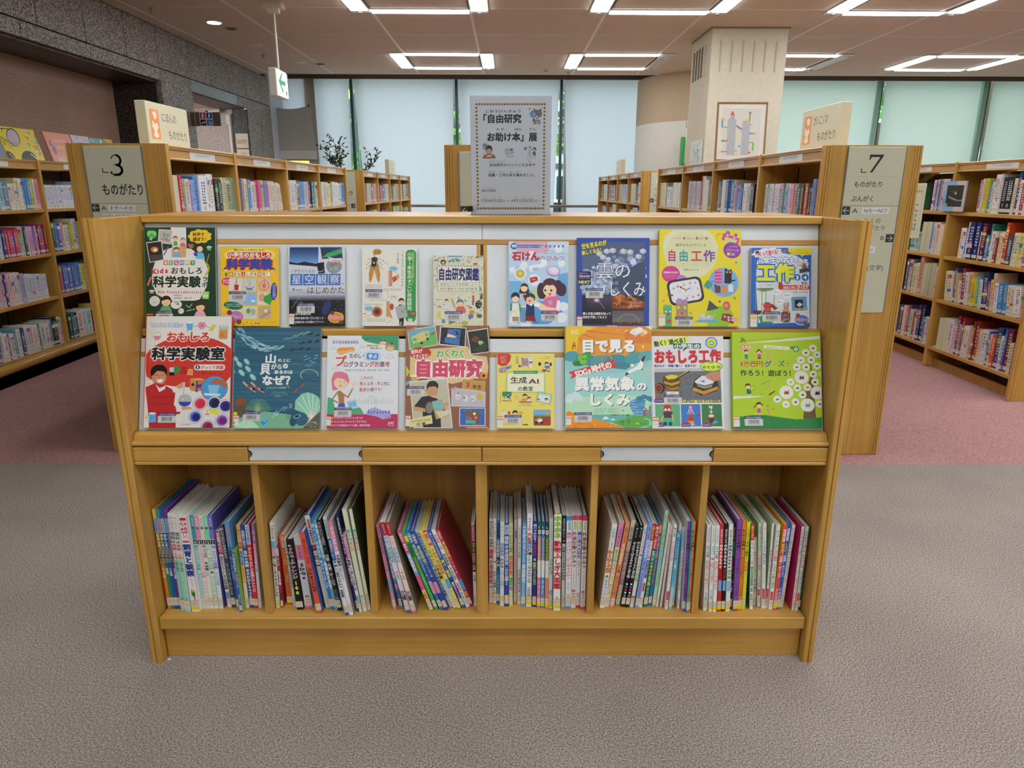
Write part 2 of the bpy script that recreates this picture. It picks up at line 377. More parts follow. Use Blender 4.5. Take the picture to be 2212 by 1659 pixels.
# ---- round wall beside it
m = MB(); n = 30; v = []
def arcp(a0, a1, r, cx=3.2, cy=11.7): return [(cx+r*math.cos(math.radians(a0+(a1-a0)*i/n)), cy+r*math.sin(math.radians(a0+(a1-a0)*i/n))) for i in range(n+1)]
o_, i_ = arcp(175, 270, 1.17)+[(3.2, 12.2)], [(3.1, 12.2)]+arcp(270, 175, 1.1)
for (z0, z1, mt, nm) in ((2.235, CH, BEIGEW, 'upper_band'), (0, 2.235, plain('white_curved_wall', 'd8d6cc', .6), 'lower_band')):
    m = MB(); k = len(o_)
    vs = [(x, y, z) for z in (z0, z1) for x, y in o_]
    m.add(vs, [(i, i+1, k+i+1, k+i) for i in range(k-1)])
    m.add([(x, y, z1) for x, y in o_+i_], [tuple(range(len(o_+i_)))])
    if nm == 'upper_band': rw = st(m.build('wall_round', mt, None, True))
    else: m.build(nm, mt, rw, True)
# ---- windows: mullions, glass, outside
GREEN = plain('green_mullion', '1c4a44', .35); GREENL = plain('pale_green_mullion', '8fb3a2', .35)
GLASS = clear('window_glass', 'eef4f4')
win = [(-3.2, 2.21, [-2.583, -.858, .871], GREEN, .022), (2.9, 8.9, [6.10, 7.86], GREENL, .04)]
for k, (a, b, ms, mt, hw) in enumerate(win):
    wn = st(slab('window_%d' % (k+1), a, b, 12.37, 12.375, 0, 3.1, GLASS))
    for q in ms:
        mm = MB(); mm.box(q-hw, q+hw, 12.28, 12.37, 0, 3.1)
        if k == 1: mm2 = MB().box(q+hw, q+hw+.012, 12.27, 12.372, 0, 3.1); mm2.build('mullion_edge', GREEN, wn)
        mm.build('mullion', mt, wn)
        if k == 0: MB().box(q+hw+.035, q+hw+.05, 12.30, 12.36, 0, 3.1).build('mullion', plain('steel_mullion', 'b6c6c8', .3, .6), wn)
st(slab('wall_window_pier', -3.335, -3.17, 12.22, 12.45, 0, 3.1, plain('grey_pier', 'a59d97', .7)))
st(slab('wall_window_side', 8.4+.5, 9, 12.2, 12.6, 0, 3.2, CREAMW))
st(slab('wall_window_post', 2.42, 3.2, 12.2, 12.5, 0, 3.1, CREAMW))
# roller blinds: thin cloth that lets daylight through
def blindmat(name, c, t):
    m_, n_, l_, b_ = nodes(name); b_.inputs['Base Color'].default_value = srgb(c); b_.inputs['Roughness'].default_value = .9
    tr = n_.new('ShaderNodeBsdfTranslucent'); tr.inputs[0].default_value = srgb(t)
    ms = n_.new('ShaderNodeMixShader'); ms.inputs[0].default_value = .6
    l_.new(b_.outputs[0], ms.inputs[1]); l_.new(tr.outputs[0], ms.inputs[2]); l_.new(ms.outputs[0], n_['Material Output'].inputs[0])
    return m_
BL1 = blindmat('white_blind_cloth', 'dfe4ea', 'dde3ea'); BL2 = blindmat('green_blind_cloth', 'dce6dc', 'd6e6da'); BL3 = blindmat('taupe_screen_cloth', 'b8aea2', '9a9084')
BARM = plain('white_bar', 'dfe2e2', .4)
def blind(xt0, xt1, xb0, xb1, zb, mat, label, y=12.2, zt=2.99, bow=.01):
    m = MB(); nx, nz = 8, 14; vs = []
    for j in range(nz+1):
        t = j/nz
        for i in range(nx+1):
            s_ = i/nx; x = (xt0+(xb0-xt0)*t**1.4)*(1-s_)+(xt1+(xb1-xt1)*t**1.4)*s_
            vs.append((x, y-bow*math.sin(math.pi*t)*math.cos(6*s_), zt+(zb-zt)*t))
    m.add(vs, [(j*(nx+1)+i, j*(nx+1)+i+1, (j+1)*(nx+1)+i+1, (j+1)*(nx+1)+i) for j in range(nz) for i in range(nx)])
    e = empty('roller_blind', (0, 0, 0), label, 'blind', 'roller blinds at the far windows')
    m.build('cloth', mat, e, True)
    MB().cyl((xb0, y-.005, zb), (xb1, y-.005, zb), .012).build('bottom_bar', BARM, e)
    MB().cyl((xt0, y+.02, 3.02), (xt1, y+.02, 3.02), .03).build('roller', BARM, e)
blind(-3.16, -2.607, -3.13, -2.65, .35, BL1, 'narrow white roller blind at the left end, behind the potted plant')
blind(-2.52, -.90, -2.33, -.96, .35, BL1, 'wide white roller blind above the far left bookcases')
blind(-.828, .822, -.66, .74, .35, BL1, 'white roller blind directly behind the tall notice')
blind(.922, 2.412, 1.01, 2.38, .35, BL1, 'white roller blind between the notice and the round wall')
blind(3.22, 6.004, 3.22, 5.96, .35, BL2, 'pale green roller blind just right of the square column')
blind(6.152, 7.722, 6.16, 7.745, .35, BL2, 'pale green roller blind behind the right bookcases')
blind(7.915, 8.85, 7.90, 8.85, .35, BL2, 'pale green roller blind at the right edge of the view')
ts = empty('cloth_screen', (0, 0, 0), 'taupe cloth screen hung across the window corner beside the granite wall', 'screen')
m = MB(); nx = 10; vs = []
for j in range(11):
    for i in range(nx+1):
        s_, t = i/nx, j/10; sag = .05*math.sin(math.pi*s_)*(1-t)
        vs.append((-3.75+s_*(.56+.09*t), 11.9-.03*math.sin(5*s_+2*t), 2.53+.03*s_-sag-(.81+.03*s_-sag)*t))
m.add(vs, [(j*(nx+1)+i, j*(nx+1)+i+1, (j+1)*(nx+1)+i+1, (j+1)*(nx+1)+i) for j in range(10) for i in range(nx)])
m.build('cloth', BL3, ts, True)
MB().box(-3.745, -3.11, 11.872, 11.876, 1.73, 1.86).build('window_glow_band', plain('painted_window_glow', 'd4d2d0', .8), ts)  # brighter window showing through the cloth, painted as a pale strip
MB().cyl((-3.75, 11.9, 1.72), (-3.10, 11.9, 1.715), .01).build('bottom_bar', plain('grey_bar', '8e8c88', .4, .5), ts)
for x in (-3.75, -3.19): MB().box(x-.012, x+.012, 11.88, 11.9, 2.53, 2.56).build('clip', plain('black_plastic', '121212', .5), ts)
empty_b = empty('corner_blind', (0, 0, 0), 'short white blind above the taupe cloth screen', 'blind')
MB().box(-3.70, -3.325, 12.18, 12.19, 1.9, 3.0).build('cloth', BL1, empty_b)
# hand rail in front of the glass
STEEL = plain('brushed_steel', 'a8a39c', .3, .9)
hr = empty('handrail', (0, 11.75, 0), 'steel handrail running along the foot of the windows', 'railing')
MB().cyl((-3.6, 0, 1.005), (2.15, 0, 1.005), .022, n=14).build('rail', STEEL, hr, True)
for x in (-2.6, -.35, .67, 2.0): 
    MB().box(x-.035, x-.027, -.01, .01, 0, 1.0).box(x-.008, x, -.01, .01, 0, 1.0).build('post', STEEL, hr)
# ---- outside
LEAF = noisy('leaves', [(.3, '2c5a20'), (.55, '5c9a35'), (.7, '9cc858')], 3, .6)
BARK = plain('bark', '4a3c30', .9)
def tree(x, y, h, r, label, seed, zc=None):
    rnd = random.Random(seed); e = empty('tree', (x, y, 0), label, 'tree', 'trees outside the windows')
    MB().tube([(0, 0, -.5), (.1, 0, h*.5), (0, .1, h*.95)], .13).build('trunk', BARK, e)
    m = MB()
    for k in range(420):
        a, b, q = rnd.uniform(0, 6.28), rnd.uniform(-1, 1), r*rnd.uniform(.5, 1)**.6
        c = Vector((q*math.cos(a)*math.sqrt(1-b*b), q*math.sin(a)*math.sqrt(1-b*b), h+q*b*1.5))
        d = Vector((rnd.uniform(-1, 1), rnd.uniform(-1, 1), rnd.uniform(-1, 1))).normalized(); u = d.orthogonal().normalized(); s_ = rnd.uniform(.08, .2); vv = d.cross(u)
        m.add([tuple(c+u*s_), tuple(c+vv*s_*.5), tuple(c-u*s_), tuple(c-vv*s_*.5)], [(0, 1, 2, 3)])
    m.build('foliage', LEAF, e, kind='stuff')
tree(-4.1, 17.5, 3.2, 1.3, 'dark leafy tree seen through the leftmost window gap', 1)
tree(-.9, 18.5, 1.9, 1.0, 'small leafy tree glimpsed left of the notice', 2)
tree(1.55, 20, 3.6, 1.1, 'light green tree glimpsed right of the notice', 3)
tree(9.1, 18, 3.0, 1.1, 'leafy tree glimpsed through the first green window gap', 4)
tree(12.0, 18.5, 4.4, 1.9, 'tall leafy tree glimpsed through the right window gap', 5)
st(slab('ground_outside', -30, 40, 12.6, 60, -.6, -.5, plain('asphalt', '7d7f80', .9)))
FAC = plain('pale_facade', 'b9bfc2', .8); FDK = plain('dark_facade', '3a3f44', .6); WDK = plain('dark_pane', '2a343c', .1)
for (bx0, bx1, by, mt, lab, rows) in ((-9, -1.9, 27, FDK, 'dark office building across the street on the left', 5), (-1.6, 9.5, 30, FAC, 'pale office building across the street in the middle', 4), (11, 24, 30, FAC, 'pale apartment block across the street on the right', 6)):
    e = empty('office_building', (bx0, by, -.5), lab, 'building')
    W_ = bx1-bx0; MB().box(0, W_, 0, 6, 0, 11).build('wall', mt, e)
    for r_ in range(rows):
        for c_ in range(int(W_/1.6)):
            MB().box(.4+c_*1.6, 1.4+c_*1.6, -.05, 0, 1.2+r_*2, 2.3+r_*2).build('window', WDK if mt is FAC else FAC, e)
        if mt is FAC: MB().box(0, W_, -.12, 0, 2.6+r_*2, 2.8+r_*2).build('ledge', FDK, e)
e = empty('shop_hoarding', (-5.2, 16.5, -.5), 'bright yellow hoarding seen below the taupe screen', 'hoarding')
MB().box(0, .75, 0, .05, 0, 2.55).build('board', plain('yellow_board', 'f2cf30', .6), e)
MB().box(-.1, 0, 0, .06, 0, 2.7).build('post', FDK, e)
e = empty('car', (1.3, 22.5, -.5), 'white car parked on the street beyond the middle windows', 'car')
MB().prism([(-2, .3), (-2, .75), (-1.6, .95), (-.9, 1.0), (-.3, 1.45), (1.2, 1.45), (1.8, .95), (2.1, .85), (2.1, .3)], 0, 1.6, 'y').build('body', plain('car_white', 'dfe3e6', .2), e)
MB().prism([(-.75, 1.0), (-.25, 1.38), (1.1, 1.38), (1.5, 1.0)], -.01, 1.61, 'y').build('glazing', WDK, e)
for x in (-1.3, 1.3): MB().cyl((x, -.02, .33), (x, .2, .33), .33, n=18).build('wheel', plain('tyre', '181818', .8), e)
# ---- ceiling lamps: square rings of recessed lamps
LAMP = plain('lamp_diffuser', 'ffffff', .5, emit=('f6faff', LIGHT)); OFFL = plain('unlit_diffuser', 'cfd2cf', .4); TRIMW = plain('lamp_trim', 'd9d6cd', .4)
CAPG = plain('sensor_grey', '9c9c94', .5)
nm = {(0, 0): 'far left', (1, 0): 'far middle', (2, 0): 'behind the square column', (3, 0): 'far right'}
colw = ['left', 'middle', 'right-hand', 'outermost right']
roww = ['farthest row above the windows', 'second row from the windows', 'row above the display stand', 'row above the viewer', 'row behind the viewer']
for i, xo in enumerate((-1.5, .765, 3.005, 5.22)):
    for j, y0 in enumerate((9.41, 6.21, 3.01, -.19, -3.39)):
        if (i, j) == (2, 0): lab = 'square ring ceiling lamp partly hidden by the square column'
        else: lab = 'square ring ceiling lamp, %s one in the %s' % (colw[i], roww[j])
        e = empty('ceiling_lamp', (xo, y0, CH), lab, 'ceiling lamp', 'square ring lamps in the ceiling')
        z0 = -.016
        for k, (a, b, c, d, lit) in enumerate(((.19, 1.13, 0, .14, 1), (.19, 1.13, 1.03, 1.165, 1), (0, .18, 0, 1.165, 1), (1.14, 1.31, 0, 1.165, not (j == 0 and i in (1, 2))))):
            m = MB(); q = .012; m.bbox(a, b, c, d, z0+.008, -.004, .003); tray = m.build('lamp_tray', TRIMW, e)
            ins = .02 if k < 2 else .11
            m = MB(); m.box(a+(.015 if k > 1 else .01), b-(.015 if k > 1 else .01), c+(ins if k > 1 else .012), d-(ins if k > 1 else .012), z0, z0+.009)
            m.build('diffuser', LAMP if lit else OFFL, tray)
            if k > 1: MB().cyl(((a+b)/2, d-.05, z0+.002), ((a+b)/2, d-.05, z0-.006), .022).build('sensor', CAPG, tray)
        for xx in (.19, 1.12): MB().box(xx, xx+.015, .14, 1.03, -.006, -.001).build('shadow_gap', plain('black_gap', '0c0c0c', .8), e)
def downlight(x, y, lit, lab):
    e = empty('downlight', (x, y, CH if x > -4 else 2.36), lab, 'downlight')
    MB().cyl((0, 0, 0), (0, 0, -.01), .085, .08, 24).build('rim', TRIMW, e)
    MB().cyl((0, 0, -.008), (0, 0, -.012), .065, .065, 24).build('lens', plain('warm_lens', 'ffffff', .5, emit=('fff6e8', 22)) if lit else OFFL, e)
downlight(-2.995, 7.81, 1, 'lit round downlight near the granite wall')
downlight(-2.989, 8.98, 0, 'unlit round downlight farther along the granite wall, nearer the viewer')
downlight(-4.75, 9.6, 1, 'added round downlight brightening the washroom corridor from its ceiling')  # extra lamp, added to brighten the corridor
downlight(-2.78, 10.1, 0, 'unlit round downlight farthest along the granite wall')
for k, (x, y, lab) in enumerate(((-2.93, 8.1, 'small square ceiling vent beside the lit downlight'), (-2.55, 10.25, 'small brown ceiling sensor near the exit sign'))):
    e = empty('ceiling_vent', (x, y, CH), lab, 'vent')
    MB().bbox(-.06, .06, -.06, .06, -.008, 0, .002).build('plate', CAPG, e)
    MB().box(-.045, .045, -.045, -.015, -.011, -.007).box(-.045, .045, .01, .04, -.011, -.007).build('slot', plain('vent_dark', '4a443c', .7), e)
for k, (x, y, lab) in enumerate(((.53, 10.6, 'round smoke detector on the ceiling behind the middle lamp'), (-3.35, 7.25, 'small dark sprinkler head beside the granite wall'), (-3.1, 9.6, 'small sprinkler head between two unlit downlights'), (.86, 10.85, 'tiny sprinkler head beside the smoke detector'))):
    e = empty('smoke_detector' if k == 0 else 'sprinkler_head', (x, y, CH), lab, 'detector' if k == 0 else 'sprinkler'); r_ = .06 if k == 0 else .025
    MB().cyl((0, 0, 0), (0, 0, -.02), r_, r_*.8, 18).build('base', CEIL if k == 0 else CAPG, e)
    MB().cyl((0, 0, -.02), (0, 0, -.04), r_*.6, r_*.3, 18).build('head', CAPG, e)
# hanging exit sign
ex = empty('exit_sign', (-2.158, 7.08, 0), 'green and white illuminated exit arrow sign hanging from a rod', 'exit sign')
WHT = plain('white_enamel', 'd6d2ca', .4)
MB().box(-.09, .09, -.06, .06, 2.86, 2.9).box(-.05, .05, -.03, .03, 2.82, 2.86).build('ceiling_mount', WHT, ex)
MB().cyl((.0, 0, 2.33), (0, 0, 2.84), .011).build('rod', WHT, ex)
MB().bbox(-.05, .025, -.16, .16, 2.095, 2.34, .006).build('housing', WHT, ex)
MB().box(.025, .031, -.15, .15, 2.105, 2.32).build('sign_face', plain('lit_sign', 'ffffff', .4, emit=('ffffff', .9)), ex)
a = Art([(0, 0), (30, 0), (30, 21), (0, 21)], .30, .215, 2e-4)
a.P([(2, 9), (12, 1), (16.5, 1), (10.5, 7.2), (23, 7.2), (23, 11.2), (10.5, 11.2), (16.5, 17.4), (12, 17.4)], '14a06a')
a.C(24.6, 13.6, 1.1, '14a06a'); a.P([(22.4, 15), (25.4, 15), (27.6, 16.6), (25.4, 17.2), (26, 20.4), (24.6, 20.4), (23.4, 18.4), (21.4, 20)], '14a06a')
a.build('running_figure', ex, frame((.032, -.15, 2.105), (0, 1, 0), (1, 0, 0)))
# lavatory signs and camera in the corridor
e = empty('washroom_sign', (-3.69, 8.62, 1.98), 'projecting washroom sign with four coloured pictogram squares', 'sign')
q = .335/40
MB().box(0, .34, 0, .02, -.01, .14).build('plate', plain('bronze_plate', '57504a', .5), e)
a = Art([(0, 0), (34, 0), (34, 15), (0, 15)], .34, .15, 2e-4)
a.R(4.5, 0, 5.6, 15, '9a948c')
for (x, y, c) in ((11, .5, 'b02a3a'), (18.5, .5, '2438a0'), (11, 8, '10141c'), (18.5, 8, '1668a8')): a.R(x-.6, y-.6, x+7.1, y+7.1, 'd8d8d8'); a.R(x, y, x+6.5, y+6.5, c)
for x in (14.2, 21.7): a.C(x, 2.1, .8, 'f0f0f0'); a.P([(x-1.1, 3.1), (x+1.1, 3.1), (x+.5, 6.4), (x-.5, 6.4)], 'f0f0f0')
a.L([(12.3, 12.8), (14, 10.6), (15.4, 12.2), (16.6, 10)], .8, 'f0f0f0'); a.arc(21.8, 12, 1.6, -60, 200, .5, 'f0f0f0'); a.L([(21.5, 9), (21.5, 11.6), (23.4, 11.6), (24, 13.4)], .6, 'f0f0f0')
a.build('pictograms', e, frame((0, -.001, -.01), (1, 0, 0), (0, -1, 0)))
e = empty('lavatory_sign', (-3.875, 10.488, 1.62), 'cream plates with red washroom lettering on the dark granite jamb', 'sign')
MB().box(0, .17, -.02, 0, .0, .19).box(0, .17, -.02, 0, .205, .40).build('plate', plain('cream_plate', 'd8cbb4', .5), e)
a = Art([(0, 0), (17, 0), (17, 40), (0, 40)], .17, .40, 2e-4)
a.T('Lavatory', 1.5, 4, 15.5, 15, 'a83030', .02); a.R(3, 25, 14, 36, 'c8bca6'); a.P([(5, 28), (6.6, 28), (6, 34), (5.6, 34)], 'b03040'); a.P([(10.5, 28), (12.2, 28), (11.6, 34), (11.1, 34)], '203060'); a.L([(8.3, 26), (8.3, 35)], .5, '605848')
a.build('lettering', e, frame((0, -.021, 0), (1, 0, 0), (0, -1, 0)))
e = empty('security_camera', (-4.15, 10.45, 2.3), 'small white security camera under the corridor ceiling', 'camera')
MB().cyl((-.06, 0, 0), (.1, 0, .02), .035).build('body', WHT, e); MB().cyl((-.09, 0, -.01), (-.05, 0, 0), .03).build('lens_hood', plain('black_plastic', '121212', .5), e)
MB().cyl((.05, 0, .02), (.05, 0, .06), .02).build('bracket', WHT, e)
e = empty('door_guide', (-3.97, 10.50, 0), 'white vertical guide post with a box beside the lavatory doorway', 'post')
MB().box(.01, .04, -.03, 0, 0, 2.16).build('post', WHT, e); MB().bbox(-.01, .05, -.06, 0, 2.14, 2.27, .005).build('box', WHT, e)
